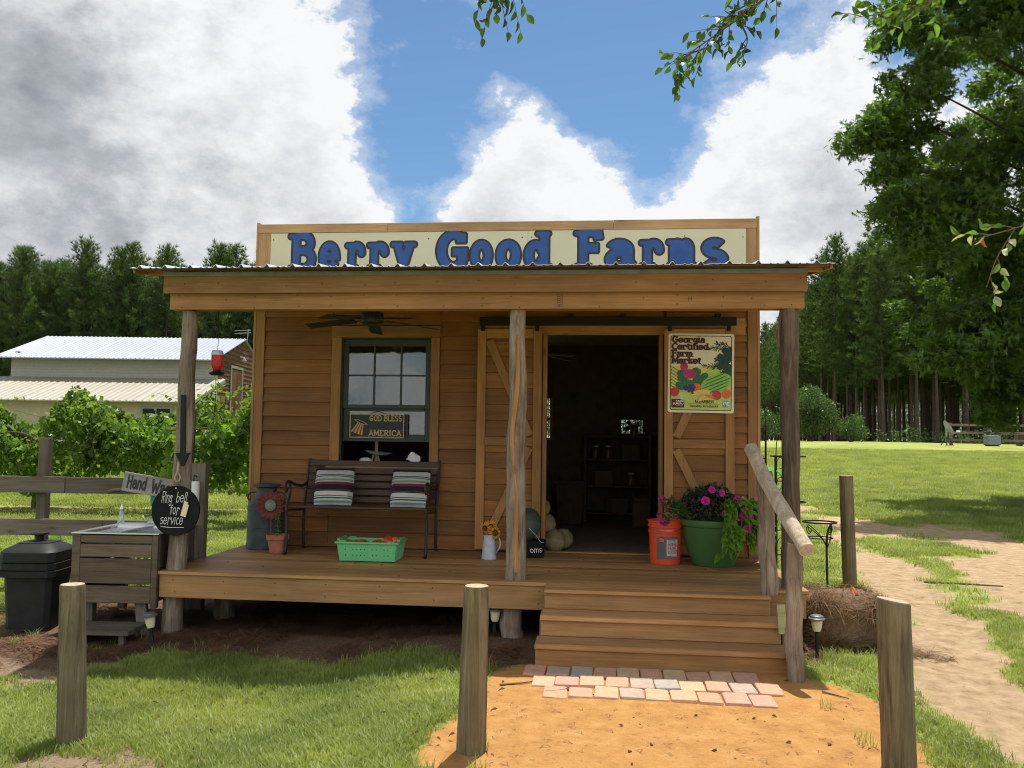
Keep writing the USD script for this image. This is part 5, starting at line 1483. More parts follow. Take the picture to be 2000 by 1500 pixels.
def lettering(text, h, w, serif=True, gap=.0, space=.42, thick=1.0, jitter=None, round_=False):
    """The union of a line of letters h high with strokes w (a share of h) thick."""
    x, out = 0.0, []
    r = np.random.default_rng(len(text))
    for ch in text:
        if ch == ' ':
            x += space; continue
        st, wd, feet = GLYPH[ch]
        gs = [LineString(s).buffer(w / 2, cap_style=1 if round_ else 2, join_style=1 if round_ else 2, mitre_limit=2) for s in st]
        if serif:
            gs += [LineString([(a - l, b - (w * .1 if b > .5 else 0)), (a + l, b - (w * .1 if b > .5 else 0))]).buffer(w * .27, cap_style=1) for a, b, l in feet]
        if serif and ch in BALL:
            gs.append(Point(BALL[ch][:2]).buffer(BALL[ch][2] * w / .2 * 1.25))
        g = unary_union(gs)
        if jitter:
            g = affinity.rotate(g, r.normal(0, jitter), origin=(wd / 2, .4)); g = affinity.translate(g, 0, r.normal(0, .02))
        out.append(affinity.translate(g, x, 0)); x += wd + gap
    return [affinity.scale(g, h, h, origin=(0, 0)) for g in out], x * h


# ---- the long name board on the false front
sb = on_cab('name_board', 'long cream name board with big blue letters above the porch roof', 'sign', 2.447, -.035, 2.92)
part(sb, 'board', cbox(-2.320, .255, -.010, -.0, .0, .60, .002), 'cream')
part(sb, 'board', cbox(.2562, 2.320, -.0104, -.0, .0, .60, .002), 'cream')
# (u of the left end, width) of every letter along the board
LET = [('B', .302, .603), ('e', .618, .851), ('r', .884, 1.104), ('r', 1.104, 1.340), ('y', 1.340, 1.621), ('G', 1.797, 2.128), ('o', 2.133, 2.369), ('o', 2.384, 2.645), ('d', 2.657, 2.951),
       ('F', 3.136, 3.437), ('a', 3.437, 3.748), ('r', 3.758, 4.009), ('m', 4.014, 4.320), ('s', 4.346, 4.607)]
base_z, cap_h = 3.165, .330
for k, (ch, u0, u1) in enumerate(LET):
    g, tot = lettering(ch, 1.0, .215)
    g = g[0]
    x0, y0, x1, y1 = g.bounds
    g = affinity.translate(g, -x0, 0)
    g = affinity.scale(g, (u1 - u0 - .032) / (x1 - x0), cap_h, origin=(0, 0))
    u = u0 + .016
    g = g.buffer(.012).buffer(-.016).buffer(.004)
    g = affinity.translate(g, u - 2.447, base_z - 2.92)
    lt = part(sb, 'letter', flat(g.simplify(.0012), .0012, .0118), 'letter_blue')
    part(lt, 'outline', flat(g.buffer(.021).simplify(.0012), .0009, .0106), 'letter_black')
for u in (-2.29, -1.45, -.72, 0.2, .29, 1.1, 1.75, 2.29):
    part(sb, 'nail', shift(turn(lathe([(0, 0), (.006, 0), (.006, .002), (0, .003)], 8), (1, 0, 0), PI / 2), (u, -.0105, .525 + .01 * math.sin(u * 5))), 'letter_black')

# ---- GOD BLESS AMERICA board in the window
ms = on_cab('slogan_board', 'dark slatted board with gold lettering hanging in the stand window', 'sign', 1.235, .030, 1.497)
w_, h_ = .545, .235
for k in range(3):
    part(ms, 'slat', cbox(-w_ / 2, w_ / 2, -.006, .006, k * h_ / 3 + .001, (k + 1) * h_ / 3 - .001, .0015), 'navy_board')
    part(ms, 'slat', cbox(w_ / 2 + .006, w_ / 2 + .036, .004, .012, k * h_ / 3 + .001, (k + 1) * h_ / 3 - .001, .0015), 'navy_board')
fr = MB()
for a, b, c, d in ((-w_ / 2, w_ / 2, 0, .009), (-w_ / 2, w_ / 2, h_ - .009, h_), (-w_ / 2, -w_ / 2 + .009, .0092, h_ - .0092), (w_ / 2 - .009, w_ / 2, .0092, h_ - .0092)):
    fr.box(a, b, -.0085, -.0055, c, d, .001)
part(ms, 'painted_border', fr, 'gold_paint')
for txt, z, x0, wd in (('GOD BLESS', h_ - .068, -.075, .325), ('AMERICA', .022, -.08, .33)):
    gs, tot = lettering(txt, .052, .155, space=.35, gap=.07)
    g = affinity.scale(unary_union(gs), wd / tot, 1, origin=(0, 0))
    part(ms, 'lettering', flat(affinity.translate(g, x0, z), .0012, .0062), 'gold_paint')
hat = unary_union([affinity.rotate(Point(0, 0).buffer(1), 0)])
brim = affinity.translate(affinity.rotate(affinity.scale(Point(0, 0).buffer(1), .072, .0135), -22, origin=(0, 0)), -.158, .153)
part(ms, 'hat_brim', flat(brim.difference(brim.buffer(-.004)), .0012, .0062), 'gold_paint')
for k in range(7):
    t0, t1 = k / 7, (k + 1) / 7
    top = lambda t: (-.192 + .058 * t, .150 - .020 * t); bot = lambda t: (-.258 + .115 * t, .065 - .040 * t)
    q = [top(t0), top(t1), bot(t1), (bot(t1)[0] * .5 + bot(t0)[0] * .5, bot(t0)[1] * .5 + bot(t1)[1] * .5 - .006), bot(t0)]
    part(ms, 'hat_stripe', flat(Polygon(q), .0012, .0062), 'gold_paint' if k % 2 == 0 else 'print_red')
part(ms, 'hanger', tube([(-.08, .002, h_), (0, .006, h_ + .028), (.08, .002, h_)], .0025, 5), 'black_iron')

# ---- the farm market poster on the right door
po = on_cab('market_poster', 'rectangular printed metal market sign with painted vegetables on the right door', 'sign', 4.337, -.1005, 1.772, tilt=(0, 1, 0, .6))
PW, PH = .604, .738
def rrect(x0, y0, x1, y1, r):
    return sbox(x0 + r, y0 + r, x1 - r, y1 - r).buffer(r)


part(po, 'panel', flat(rrect(-PW / 2, 0, PW / 2, PH, .018), .004, .0), 'poster_cream')
plain('p_field', (.55, .50, .12), .5, vary=.05); plain('p_field_dark', (.16, .12, .03), .5); plain('p_green', (.02, .12, .05), .5, vary=.3, scale=40); plain('p_dkgreen', (.008, .045, .035), .5, vary=.4, scale=60)
plain('p_melon', (.22, .42, .06), .5, vary=.1, scale=40); plain('p_red', (.5, .02, .03), .4); plain('p_orange', (.6, .12, .03), .4); plain('p_pink', (.38, .02, .16), .5, vary=.2, scale=60); plain('p_yellow', (.62, .42, .12), .5)
plain('p_blue', (.03, .03, .12), .5, vary=.4, scale=90); plain('p_cabbage', (.45, .52, .2), .5, vary=.15, scale=60); plain('p_lime', (.40, .48, .10), .5); plain('p_brown', (.05, .012, .012), .5); plain('p_sky', (.1, .35, .5), .5)
lay = .0043
def ink(name, g, mat, z=0):
    part(po, name, flat(g, .0004, lay + .0005 * z), mat)


frame_ = rrect(-PW / 2 + .02, .02, PW / 2 - .02, PH - .018, .022)
inner = frame_.buffer(-.007)
ink('border', frame_.difference(inner), 'p_brown', 1)
ink('print_ground', inner.intersection(sbox(-1, 0, 1, .43)), 'p_lime', 0)
ink('print_field', Polygon([(-.27, .43), (.1, .43), (-.05, .30), (-.27, .24)]).intersection(inner), 'p_field', 1)
ink('print_furrow', unary_union([LineString([(-.275, .43 - k * .03), (-.10, .33 - k * .032)]).buffer(.004) for k in range(7)]).intersection(inner).intersection(sbox(-1, .22, -.11, .425)), 'p_field_dark', 2)
rr = np.random.default_rng(3)
tree = [affinity.translate(affinity.rotate(affinity.scale(Point(0, 0).buffer(1, 2), rr.uniform(.012, .035), rr.uniform(.012, .05)), rr.uniform(0, 90), origin=(0, 0)), rr.uniform(.20, .29) - (.03 if abs(z_ - .5) < .08 else 0), z_) for z_ in rr.uniform(.28, .60, 60)]
for (x0, y0, L, a) in ((.24, .60, .19, 178), (.25, .62, .12, 165), (.22, .44, .21, 182), (.22, .46, .12, 200), (.2, .52, .07, 200), (.22, .37, .12, 205)):
    for k in range(24):
        t = k / 24; bx, by = x0 + L * t * math.cos(math.radians(a)), y0 + L * t * math.sin(math.radians(a)); b_ = a + rr.choice([-1, 1]) * rr.uniform(20, 60); l_ = .045 * (1 - .5 * t)
        tree.append(LineString([(bx, by), (bx + l_ * math.cos(math.radians(b_)), by + l_ * math.sin(math.radians(b_)))]).buffer(.0028, 1))
ink('print_pine', unary_union(tree).intersection(inner), 'p_dkgreen', 3)
def ell(x, y, a, b, rot=0):
    return affinity.translate(affinity.rotate(affinity.scale(Point(0, 0).buffer(1, 8), a, b), rot, origin=(0, 0)), x, y)


leafs = unary_union([ell(-.10 + .09 * math.cos(k * 1.1), .31 + .07 * math.sin(k * 1.7), .05, .032, k * 47) for k in range(10)] + [ell(-.18, .245, .05, .035), ell(-.02, .29, .06, .06), ell(.03, .34, .04, .03, 30)])
ink('print_leaves', leafs.intersection(inner), 'p_green', 4)
ink('print_flower', unary_union([ell(-.105, .36, .058, .045), ell(-.155, .43, .035, .04)]), 'p_pink', 5)
ink('print_watermelon', ell(.14, .275, .15, .085, 22).intersection(inner), 'p_melon', 5)
ink('print_stripes', unary_union([ell(.14, .275, .148 - abs(k) * .008, .006, 22 + k * 1).buffer(.0) if k == 0 else affinity.translate(ell(.14, .275, .14 - abs(k) * .02, .0055, 24), -.018 * k * .4, .028 * k) for k in (-2, -1, 0, 1, 2)]).intersection(ell(.14, .275, .15, .085, 22)), 'p_green', 6)
ink('print_slice', ell(-.055, .235, .055, .038, 20).intersection(sbox(-1, .0, 1, .27)), 'p_orange', 6)
ink('print_grapes', unary_union([ell(-.15 + .02 * i + .011 * j, .235 - .02 * j + .005 * i, .013, .013) for i in range(5) for j in range(4 - abs(i - 2))]), 'p_blue', 7)
ink('print_tomato', unary_union([ell(-.24, .19, .045, .042)]).intersection(inner), 'p_red', 7)
ink('print_corn', unary_union([ell(-.01, .19, .085, .022, 12), ell(.03, .155, .075, .02, 42)]), 'p_yellow', 7)
ink('print_cabbage', ell(-.165, .155, .043, .038), 'p_cabbage', 8)
ink('print_apple', unary_union([ell(.145, .165, .043, .043)]), 'p_red', 8)
ink('print_pepper', ell(.235, .18, .04, .045).intersection(inner), 'p_orange', 7); ink('print_carrot', ell(.08, .155, .05, .011, -14), 'p_orange', 9)
for k, (t_, wd) in enumerate((('Georgia', .305), ('Certified', .335), ('Farm', .19), ('Market', .27))):
    gs, tot = lettering(t_, .056, .2, space=.3, gap=.0)
    g = affinity.scale(unary_union(gs), wd / tot, 1, origin=(0, 0)).buffer(.0012)
    ink('title_line', affinity.translate(g, -.268, .655 - k * .0655), 'p_brown', 9)
ink('logo_block', sbox(-.268, .045, -.150, .124), 'p_brown', 3)
for t_, z in (('FARM', .097), ('BUREAU', .074)):
    part(po, 'logo_text', upright_text(t_, .017, .0004, lay + .0022, -.228 if t_ == 'FARM' else -.256, z, True, width=.07 if t_ == 'FARM' else .098), 'white_paper')
part(po, 'logo_text', upright_text('GEORGIA', .008, .0004, lay + .0022, -.225, .058, False, width=.06), 'cream')
part(po, 'member_text', upright_text('MEMBER', .028, .0004, lay + .0026, -.055, .090, True, width=.175, slant=0), 'p_brown')
ink('rule', sbox(-.118, .081, .175, .0835), 'p_brown', 4)
part(po, 'member_text', upright_text('Quality Products', .020, .0004, lay + .0026, -.095, .052, True, width=.255), 'p_brown')
ink('emblem', unary_union([ell(.23, .09, .035, .03), sbox(.2, .055, .255, .08)]), 'p_sky', 3)
part(po, 'emblem_text', upright_text('GE', .03, .0004, lay + .0022, .203, .073, True, width=.056), 'white_paper')
ink('emblem_barn', Polygon([(.218, .06), (.232, .06), (.232, .078), (.225, .088), (.218, .078)]), 'p_red', 6)

# ---- hand wash board, chalkboard and arrow by the left post
hw = thing('wash_sign', 'weathered grey board hand lettered in black above the sink', 'sign', (-3.37, 7.50, 1.015), math.radians(-2), tilt=(0, 1, 0, 8.5))
part(hw, 'board', cbox(0, .66, -.011, .011, 0, .165, .003), 'sign_grey')
gs, tot = lettering('Hand', .105, .20, serif=False, jitter=2.5, round_=True, gap=.02)
g1 = affinity.scale(unary_union(gs), .175 / tot, 1, origin=(0, 0))
gs, tot = lettering('Wash', .105, .20, serif=False, jitter=2.5, round_=True, gap=.02)
g2 = affinity.scale(unary_union(gs), .215 / tot, 1, origin=(0, 0))
part(hw, 'lettering', flat(unary_union([affinity.translate(g1, .04, .035), affinity.translate(g2, .26, .03)]), .001, .0112), 'letter_black')

cb = on_cab('chalkboard', 'round black chalkboard with white handwriting on the left porch post', 'chalkboard', .088, -1.695, .905)
ph = np.linspace(0, 2 * PI, 49)[:-1]
rad = .196 + .0012 * np.sin(ph * 5) + .001 * np.sin(ph * 11)
part(cb, 'slab', flat(Polygon(np.column_stack([rad * np.cos(ph), rad * np.sin(ph)])), .022, .0), 'chalkboard')
def chalk(strokes, w=.0042):
    return unary_union([LineString(s).buffer(w / 2, 3) for s in strokes])


for t_, x, z, h, wd in (('Ring', -.118, .062, .088, .088), ('bell', .002, .068, .080, .092), ('for', -.045, -.025, .075, .08), ('service', -.125, -.105, .078, .19)):
    gs, tot = lettering(t_, h, .065, serif=False, jitter=4, round_=True)
    g = affinity.skew(affinity.scale(unary_union(gs), wd / tot, 1, origin=(0, 0)), 8, origin=(0, 0))
    part(cb, 'handwriting', flat(affinity.translate(g, x, z), .0008, .0222), 'chalk')
part(cb, 'handwriting', flat(chalk([[(-.115, -.125), (-.02, -.130), (.075, -.129)]]), .0008, .0222), 'chalk')
part(cb, 'screw', flat(Point(.002, .178).buffer(.005), .004, .0222), 'chrome')
tg = on_cab('bell_tag', 'small cream tag hanging over the round chalkboard', 'tag', .172, -1.722, .918, tilt=(0, 1, 0, 14))
part(tg, 'plate', flat(Polygon([(-.022, -.055), (.022, -.055), (.022, .04), (.010, .046), (.010, .062), (-.022, .062)]), .006), 'tag_cream')
ar = on_cab('arrow_sign', 'black arrow pointing down on the left porch post', 'sign', .118, -1.682, 1.36, tilt=(0, 1, 0, -1.5))
part(ar, 'shaft', cbox(-.021, .021, -.012, .004, 0, .46, .002), 'black_paint')
part(ar, 'head', flat(Polygon([(-.062, 0), (.062, 0), (.008, -.105), (-.004, -.105)]), .016, -.004), 'black_paint')
bl = on_cab('bell_rope', 'short rope loop hanging under the black arrow', 'rope', .092, -1.70, 1.255)
q = smooth_path([(0, 0, .02), (-.006, -.004, -.05), (-.022, -.006, -.085), (-.012, -.006, -.115), (.012, -.006, -.115), (.022, -.006, -.085), (.006, -.004, -.05)], 5)
part(bl, 'loop', tube(q, .006, 6), 'rope')
part(bl, 'cord', tube([(0, 0, .03), (-.002, -.004, -.05)], .009, 6), 'rope')
plain('carton', (.085, .06, .04), .9); plain('jar_dark', (.09, .035, .015), .3)
# ------------------------------------------------------------ things on the porch
r = np.random.default_rng(71)
# milk can
mc = on_cab('milk_can', 'dark grey metal milk can at the left end of the porch', 'milk can', .245, -.24, DECK)
prof = [(0, 0), (.170, 0), (.176, .008), (.176, .05), (.172, .056), (.172, .10), (.174, .105), (.172, .112), (.172, .20), (.1755, .205), (.172, .212), (.172, .36), (.176, .365), (.176, .38), (.172, .386), (.158, .435), (.125, .475), (.098, .495), (.092, .515), (.092, .575), (.085, .575)]
part(mc, 'body', lathe(prof, 36), 'milk_can', smooth=40)
part(mc, 'lid', lathe([(0, .575), (.10, .575), (.128, .585), (.132, .595), (.128, .605), (.085, .612), (.07, .606), (0, .604)], 32), 'milk_can', smooth=40)
for s in (-1, 1):
    part(mc, 'handle', tube(smooth_path([(s * .15, 0, .44), (s * .185, 0, .47), (s * .165, 0, .52), (s * .095, 0, .53)], 5), .009, 6), 'milk_can')
# rusty metal flower standing before it
fl = on_cab('metal_flower', 'rust red metal sunflower ornament in front of the milk can', 'ornament', .385, -.465, DECK)
pet = MB()
for ring in range(2):
    for k in range(16):
        a = k / 16 * 2 * PI + ring * .2
        v, f = leaf3(.098 - ring * .012, .042)
        v = turn((v + [0, .045, 0], f), (0, 0, 1), a)[0]
        v = np.column_stack([v[:, 0], v[:, 2] * 1.2 - .012 * ring - .01, v[:, 1]])
        part(fl, 'petal', (v + [0, 0, .425], f), 'rust_red')
part(fl, 'centre', turn(lathe([(0, .018), (.03, .016), (.05, .008), (.054, 0), (0, 0)], 20), (1, 0, 0), PI / 2), 'grey_green')
stage.GetPrimAtPath(fl + '/centre').GetAttribute('points').Set(Vt.Vec3fArray.FromNumpy((np.array(stage.GetPrimAtPath(fl + '/centre').GetAttribute('points').Get()) + np.float32([0, -.03, .425])).astype(np.float32)))
part(fl, 'stem', tube([(0, 0, 0), (.004, -.005, .2), (0, -.006, .42)], .006, 6), 'rust_red')
# terracotta pot with a seedling
tp = on_cab('terracotta_pot', 'terracotta flower pot with a spindly green seedling by the milk can', 'flower pot', .49, -.56, DECK)
part(tp, 'pot', lathe([(0, 0), (.062, 0), (.068, .004), (.092, .125), (.094, .125), (.102, .128), (.106, .165), (.102, .17), (.094, .168), (.09, .13), (.0, .13)], 28), 'terracotta', smooth=40)
part(tp, 'soil', lathe([(0, .142), (.05, .140), (.093, .135)], 20), 'soil')
part(tp, 'stem', tube(smooth_path([(0, 0, .14), (.004, 0, .2), (-.006, 0, .27), (.006, 0, .345)], 4), .004, 5), 'stem_green')
lf = MB()
for k in range(26):
    z = .15 + .2 * k / 26; a = k * 2.4
    d = np.array([math.cos(a), math.sin(a), .2]); d /= np.linalg.norm(d); s = np.cross(d, [0, 0, 1]); s /= np.linalg.norm(s)
    v, f = leaf3(.042, .014); lf.add(v[:, :1] * s + v[:, 1:2] * d + v[:, 2:] * np.cross(s, d) + [0, 0, z], f)
part(tp, 'leaves', lf, 'weed_leaf', kind='stuff')

# bench
bn = on_cab('park_bench', 'dark slatted garden bench with scrolled iron ends under the window', 'bench', 1.235, -.36, DECK)
BW = .63
for k in range(5):
    y = -.235 + k * .085
    part(bn, 'seat_slat', cbox(-BW, BW, y, y + .062, .408 - k * .008 + .01, .428 - k * .008 + .01, .004), 'bench_wood')
for k in range(6):
    z = .47 + k * .068; y = .20 + (z - .42) * .26
    part(bn, 'back_slat', beam((-BW, y, z), (BW, y, z), .017, .054, up=(0, .25, .97)), 'bench_wood')
for s in (-1, 1):
    e = group_part(bn, 'iron_end')
    x = s * (BW + .012)
    part(e, 'front_leg', tube(smooth_path([(x, -.30, .008), (x, -.275, .05), (x, -.262, .2), (x, -.262, .33), (x, -.285, .41), (x, -.255, .47), (x, -.215, .52), (x, -.195, .58), (x, -.215, .64)], 6), [.016] * 9 + [.013] * 40, 7), 'bronze_iron')
    part(e, 'arm', tube(smooth_path([(x, -.31, .575), (x, -.325, .605), (x, -.31, .64), (x, -.27, .655), (x, -.2, .65), (x, -.05, .615), (x, .12, .60), (x, .27, .62)], 6), .0135, 7), 'bronze_iron')
    part(e, 'scroll', tube(smooth_path([(x, -.275, .59), (x, -.30, .568), (x, -.318, .58), (x, -.322, .605)], 5), .013, 7), 'bronze_iron')
    part(e, 'rear_leg', tube(smooth_path([(x, .225, .006), (x, .195, .05), (x, .18, .22), (x, .20, .42), (x, .255, .62), (x, .315, .85)], 6), .0145, 7), 'bronze_iron')
    part(e, 'seat_rail', tube(smooth_path([(x, -.27, .40), (x, -.05, .385), (x, .20, .37)], 6), .012, 7), 'bronze_iron')


def pillow(name, label, u, v, z, rot, tilt_):
    p = on_cab(name, label, 'cushion', u, v, z, rot, tilt=(1, 0, 0, tilt_))
    n = 14
    g = np.linspace(-1, 1, n)
    X_, Z_ = np.meshgrid(g, g)
    th = .072 * (np.clip((1 - X_**2) * (1 - Z_**2), 0, 1) ** .42)
    px, pz = .185 * X_ * (1 - .07 * (1 - Z_**2) * 0 + -.05 * np.abs(Z_ * X_) ** 3), .185 * Z_ * (1 - .05 * (1 - X_**2))
    wr = (fbm(np.stack([X_ * 2 + u * 7, Z_ * 2, 0 * X_], -1), 3, 5) - .5) * .022
    a = np.stack([px, -th + wr * (th > .01), pz], -1).reshape(-1, 3); b = np.stack([px, th, pz], -1).reshape(-1, 3)
    i, j = np.meshgrid(np.arange(n - 1), np.arange(n - 1), indexing='ij')
    q = np.stack([i * n + j, i * n + j + 1, (i + 1) * n + j + 1, (i + 1) * n + j], -1).reshape(-1, 4)
    part(p, 'cover', (np.vstack([a, b]), np.vstack([q, q[:, ::-1] + n * n])), 'cushion', smooth=60)
    part(p, 'piping', tube(np.vstack([np.column_stack([px[0], 0 * g, pz[0]]), np.column_stack([px[:, -1], 0 * g, pz[:, -1]]), np.column_stack([px[-1, ::-1], 0 * g, pz[-1, ::-1]]), np.column_stack([px[::-1, 0], 0 * g, pz[::-1, 0]])]), .006, 5), 'fabric_dark')


pillow('cushion', 'striped square cushion on the left of the bench, leaning left', .93, -.315, DECK + .595, .12, -20)
pillow('cushion', 'striped square cushion on the right end of the bench', 1.655, -.30, DECK + .59, -.02, -18)

# green crate with tomatoes
CX, CY = 1.43, -.80
cr = on_cab('plastic_crate', 'light green perforated plastic crate of tomatoes on the porch boards', 'crate', CX, CY, DECK, .0)
hx, hy, hz, fl_ = .262, .155, .158, .022


def crate_side(w0, w1, h, hole_rows, ribs):
    g = Polygon([(-w0, .006), (w0, .006), (w1, h), (-w1, h)])
    hs = []
    for z in hole_rows:
        for x in np.arange(-w0 + .05, w0 - .03, .034):
            if all(abs(x - rb) > .016 for rb in ribs):
                hs.append(Point(x, z).buffer(.0055, 2))
    return g.difference(unary_union(hs))


for s in (-1, 1):
    v, f = flat(crate_side(hx - fl_, hx, hz, (.055, .105), (0, .13, -.17)), .006)
    v = v.copy(); tv = (v[:, 2]) / hz * fl_
    v = np.column_stack([v[:, 0], v[:, 1] - (hy - fl_) - tv, v[:, 2]])
    if s > 0:
        v = v * [-1, -1, 1]
    part(cr, 'long_side', (v, f), 'crate_green')
    v, f = flat(crate_side(hy - fl_ - .006, hy - .004, hz, (.055, .105), (0,)), .006)
    v = np.column_stack([v[:, 0], v[:, 1] - (hx - fl_) - v[:, 2] / hz * fl_, v[:, 2]])
    v = np.column_stack([-v[:, 1] * s, v[:, 0] * s, v[:, 2]])
    part(cr, 'end_side', (v, f), 'crate_green')
for y, x in ((-hy - .003, 0), (-hy - .002, .13), (-hy - .002, -.17)):
    part(cr, 'rib', beam((x, y + .024, .01), (x, y, .15), .010, .012, up=(0, -1, .1)), 'crate_green')
rim = MB()
for a, b, c, d in ((-hx - .018, hx + .018, -hy - .018, -hy + .004), (-hx - .018, hx + .018, hy - .004, hy + .018), (-hx - .018, -hx + .004, -hy + .0045, hy - .0045), (hx - .004, hx + .018, -hy + .0045, hy - .0045)):
    rim.box(a, b, c, d, hz - .004, hz + .012, .003)
for s in (-1, 1):
    rim.box(s * (hx + .002) - .012, s * (hx + .002) + .012, -.11, .11, hz + .013, hz + .034, .005)
    for y in (-1, 1):
        rim.box(s * (hx - .05) - .03, s * (hx - .05) + .03, y * (hy + .006) - .011, y * (hy + .006) + .011, hz + .013, hz + .022, .004)
part(cr, 'rim', rim, 'crate_green')
part(cr, 'floor', cbox(-hx + fl_, hx - fl_, -hy + fl_, hy - fl_, .004, .012), 'crate_green')
tom = [(-.15, .02, .038, 0), (-.06, -.01, .042, 0), (.02, .03, .040, 0), (.085, -.02, .040, 1), (.15, .02, .050, 0), (.215, .03, .046, 1), (-.21, .04, .036, 0), (.05, .08, .041, 0), (-.10, .08, .042, 0), (-.02, -.09, .038, 0), (.11, .09, .042, 0), (-.13, -.08, .036, 1), (.19, -.07, .038, 0)]
tlab = ['tomato near the left end of the green crate', 'tomato left of the middle of the green crate', 'middle tomato in the green crate', 'orange tinged tomato right of the crate middle', 'largest tomato, heaped high at the right of the crate', 'orange tomato at the right end of the crate heap', 'half hidden tomato at the far left inside the crate',
        'tomato at the back middle of the crate', 'tomato at the back left of the crate', 'low tomato by the front middle of the crate', 'tomato at the back right of the crate', 'low orange tomato at the front left of the crate', 'low tomato at the front right of the crate']
for (x, y, q, c), lb_ in zip(tom, tlab):
    z = DECK + .135 + (.03 if q > .043 else 0)
    t_ = on_cab('tomato', lb_, 'tomato', CX + x, CY + y, z, r.uniform(0, 6), group='tomatoes in the green crate', tilt=(1, 0, 0, r.uniform(-40, 10)))
    ic = trimesh.creation.icosphere(2, 1.0); v = np.asarray(ic.vertices).copy(); a = np.arctan2(v[:, 1], v[:, 0]); hr_ = np.hypot(v[:, 0], v[:, 1])
    k = q * (1 + .05 * np.cos(5 * a) * hr_); v = v * np.column_stack([k, k, k * .8]); v[:, 2] -= np.where(v[:, 2] > 0, .25 * q * np.exp(-(hr_ / .3) ** 2), 0)
    part(t_, 'fruit', (v, ic.faces), 'tomato_orange' if c else 'tomato', smooth=True)
    sp = MB()
    for k in range(5):
        vv, ff = leaf3(q * .5, q * .2); vv = turn((vv, ff), (0, 0, 1), k * 1.257)[0]; sp.add(vv + [0, 0, q * .62], ff)
    part(t_, 'calyx', sp, 'stem_green')

# pitcher with sunflowers
pi_ = on_cab('pitcher', 'small galvanised pitcher left of the middle post holding sunflowers', 'pitcher', 2.435, -.55, DECK)
part(pi_, 'body', lathe([(0, 0), (.066, 0), (.068, .006), (.060, .10), (.05, .185), (.056, .215), (.052, .215), (.046, .185), (.0, .18)], 24), 'galvanised', smooth=40)
part(pi_, 'handle', tube(smooth_path([(.05, 0, .19), (.09, 0, .18), (.095, 0, .11), (.062, 0, .06)], 6), .006, 6), 'galvanised')
for k, (x, z, ax, lab) in enumerate([(-.035, .275, -.3, 'left sunflower in the small pitcher'), (.055, .235, .35, 'right sunflower facing forward in the small pitcher'), (.01, .285, 0, 'upper sunflower at the back of the small pitcher')]):
    s = on_cab('sunflower', lab, 'sunflower', 2.435 + x, -.585 if k < 2 else -.54, DECK + z, ax, tilt=(1, 0, 0, -8 if k == 1 else 12))
    for q in range(15):
        v, f = leaf3(.038, .016); v = turn((v + [0, .022, 0], f), (0, 0, 1), q * 2 * PI / 15 + .1 * (q % 2))[0]
        part(s, 'petal', (np.column_stack([v[:, 0], -v[:, 2] * 1.5, v[:, 1]]), f), 'petal_yellow')
    part(s, 'centre', turn(lathe([(0, .01), (.018, .008), (.026, 0), (0, -.002)], 14), (1, 0, 0), PI / 2), 'seed_brown')
    part(s, 'stem', tube(smooth_path([(0, .004, 0), (-x * .4, .02, -.05), (-x, .03, -z + .12)], 4), .004, 5), 'stem_green')

# the dark watermelon and black pail behind the middle post, melons beside
wm = on_cab('watermelon', 'dark round watermelon leaning upright behind the middle porch post', 'watermelon', 2.745, -.30, DECK + .285, tilt=(0, 1, 0, 20))
part(wm, 'fruit', ball((0, 0, 0), .128, 3, 1.22), 'watermelon', smooth=True)
part(wm, 'stem', tube([(0, 0, .15), (.01, -.01, .18)], .006, 5), 'stem_green')
pl = on_cab('black_pail', 'squat black pail with chalk writing and string, behind the middle post', 'pail', 2.80, -.34, DECK)
part(pl, 'body', lathe([(0, 0), (.105, 0), (.112, .01), (.125, .13), (.130, .155), (.122, .155), (.11, .02), (0, .015)], 26), 'chalkboard', smooth=40)
part(pl, 'string', tube([(-.02, -.1, .27), (.06, -.12, .19), (.085, -.115, .15), (.11, -.08, .14)], .002, 4), 'chalk')
g, tot = lettering('oms', .05, .09, serif=False, jitter=5, round_=True)
v, f = flat(affinity.translate(affinity.scale(unary_union(g), .12 / tot, 1, origin=(0, 0)), -.01, .055), .001)
a = v[:, 0] / .12
part(pl, 'handwriting', (np.column_stack([np.sin(a) * (.121 - v[:, 1]), -np.cos(a) * (.121 - v[:, 1]), v[:, 2]]), f), 'chalk')
for k, (u, v, z, s, lab) in enumerate([(2.985, .10, .10, .105, 'front pale melon on the floor at the left of the doorway'), (3.055, .27, .10, .10, 'pale melon behind the front one in the doorway'), (2.89, .22, .25, .098, 'pale melon lying on top of the pile in the doorway'), (2.84, .28, .40, .09, 'topmost melon half hidden by the left sliding door')]):
    m_ = on_cab('melon', lab, 'melon', u, v, DECK + z, k * 1.1, group='melons piled by the doorway', tilt=(1, 0, 0, 30 * k))
    ic = trimesh.creation.icosphere(3, 1.0); vv = np.asarray(ic.vertices).copy(); a = np.arctan2(vv[:, 1], vv[:, 0])
    part(m_, 'fruit', (vv * (s * (1 + .018 * np.cos(10 * a) * np.hypot(vv[:, 0], vv[:, 1])))[:, None], ic.faces), 'melon', smooth=True)
    part(m_, 'stem', tube([(0, 0, s * .97), (.004, .003, s * 1.1)], .007, 5), 'stem_green')

# orange bucket
bk = on_cab('orange_bucket', 'orange plastic bucket with a printed label right of the doorway', 'bucket', 3.985, -.50, DECK)
part(bk, 'body', lathe([(0, 0), (.126, 0), (.130, .008), (.140, .27), (.147, .272), (.147, .292), (.141, .295), (.142, .318), (.150, .32), (.150, .338), (.145, .34), (.146, .362), (.152, .365), (.152, .375), (.143, .375), (.128, .01), (0, .01)], 40), 'bucket_orange', smooth=30)
part(bk, 'wire_handle', tube(smooth_path([(-.150, 0, .33), (-.12, -.10, .30), (0, -.165, .295), (.12, -.10, .30), (.150, 0, .33)], 6), .0025, 5), 'steel')


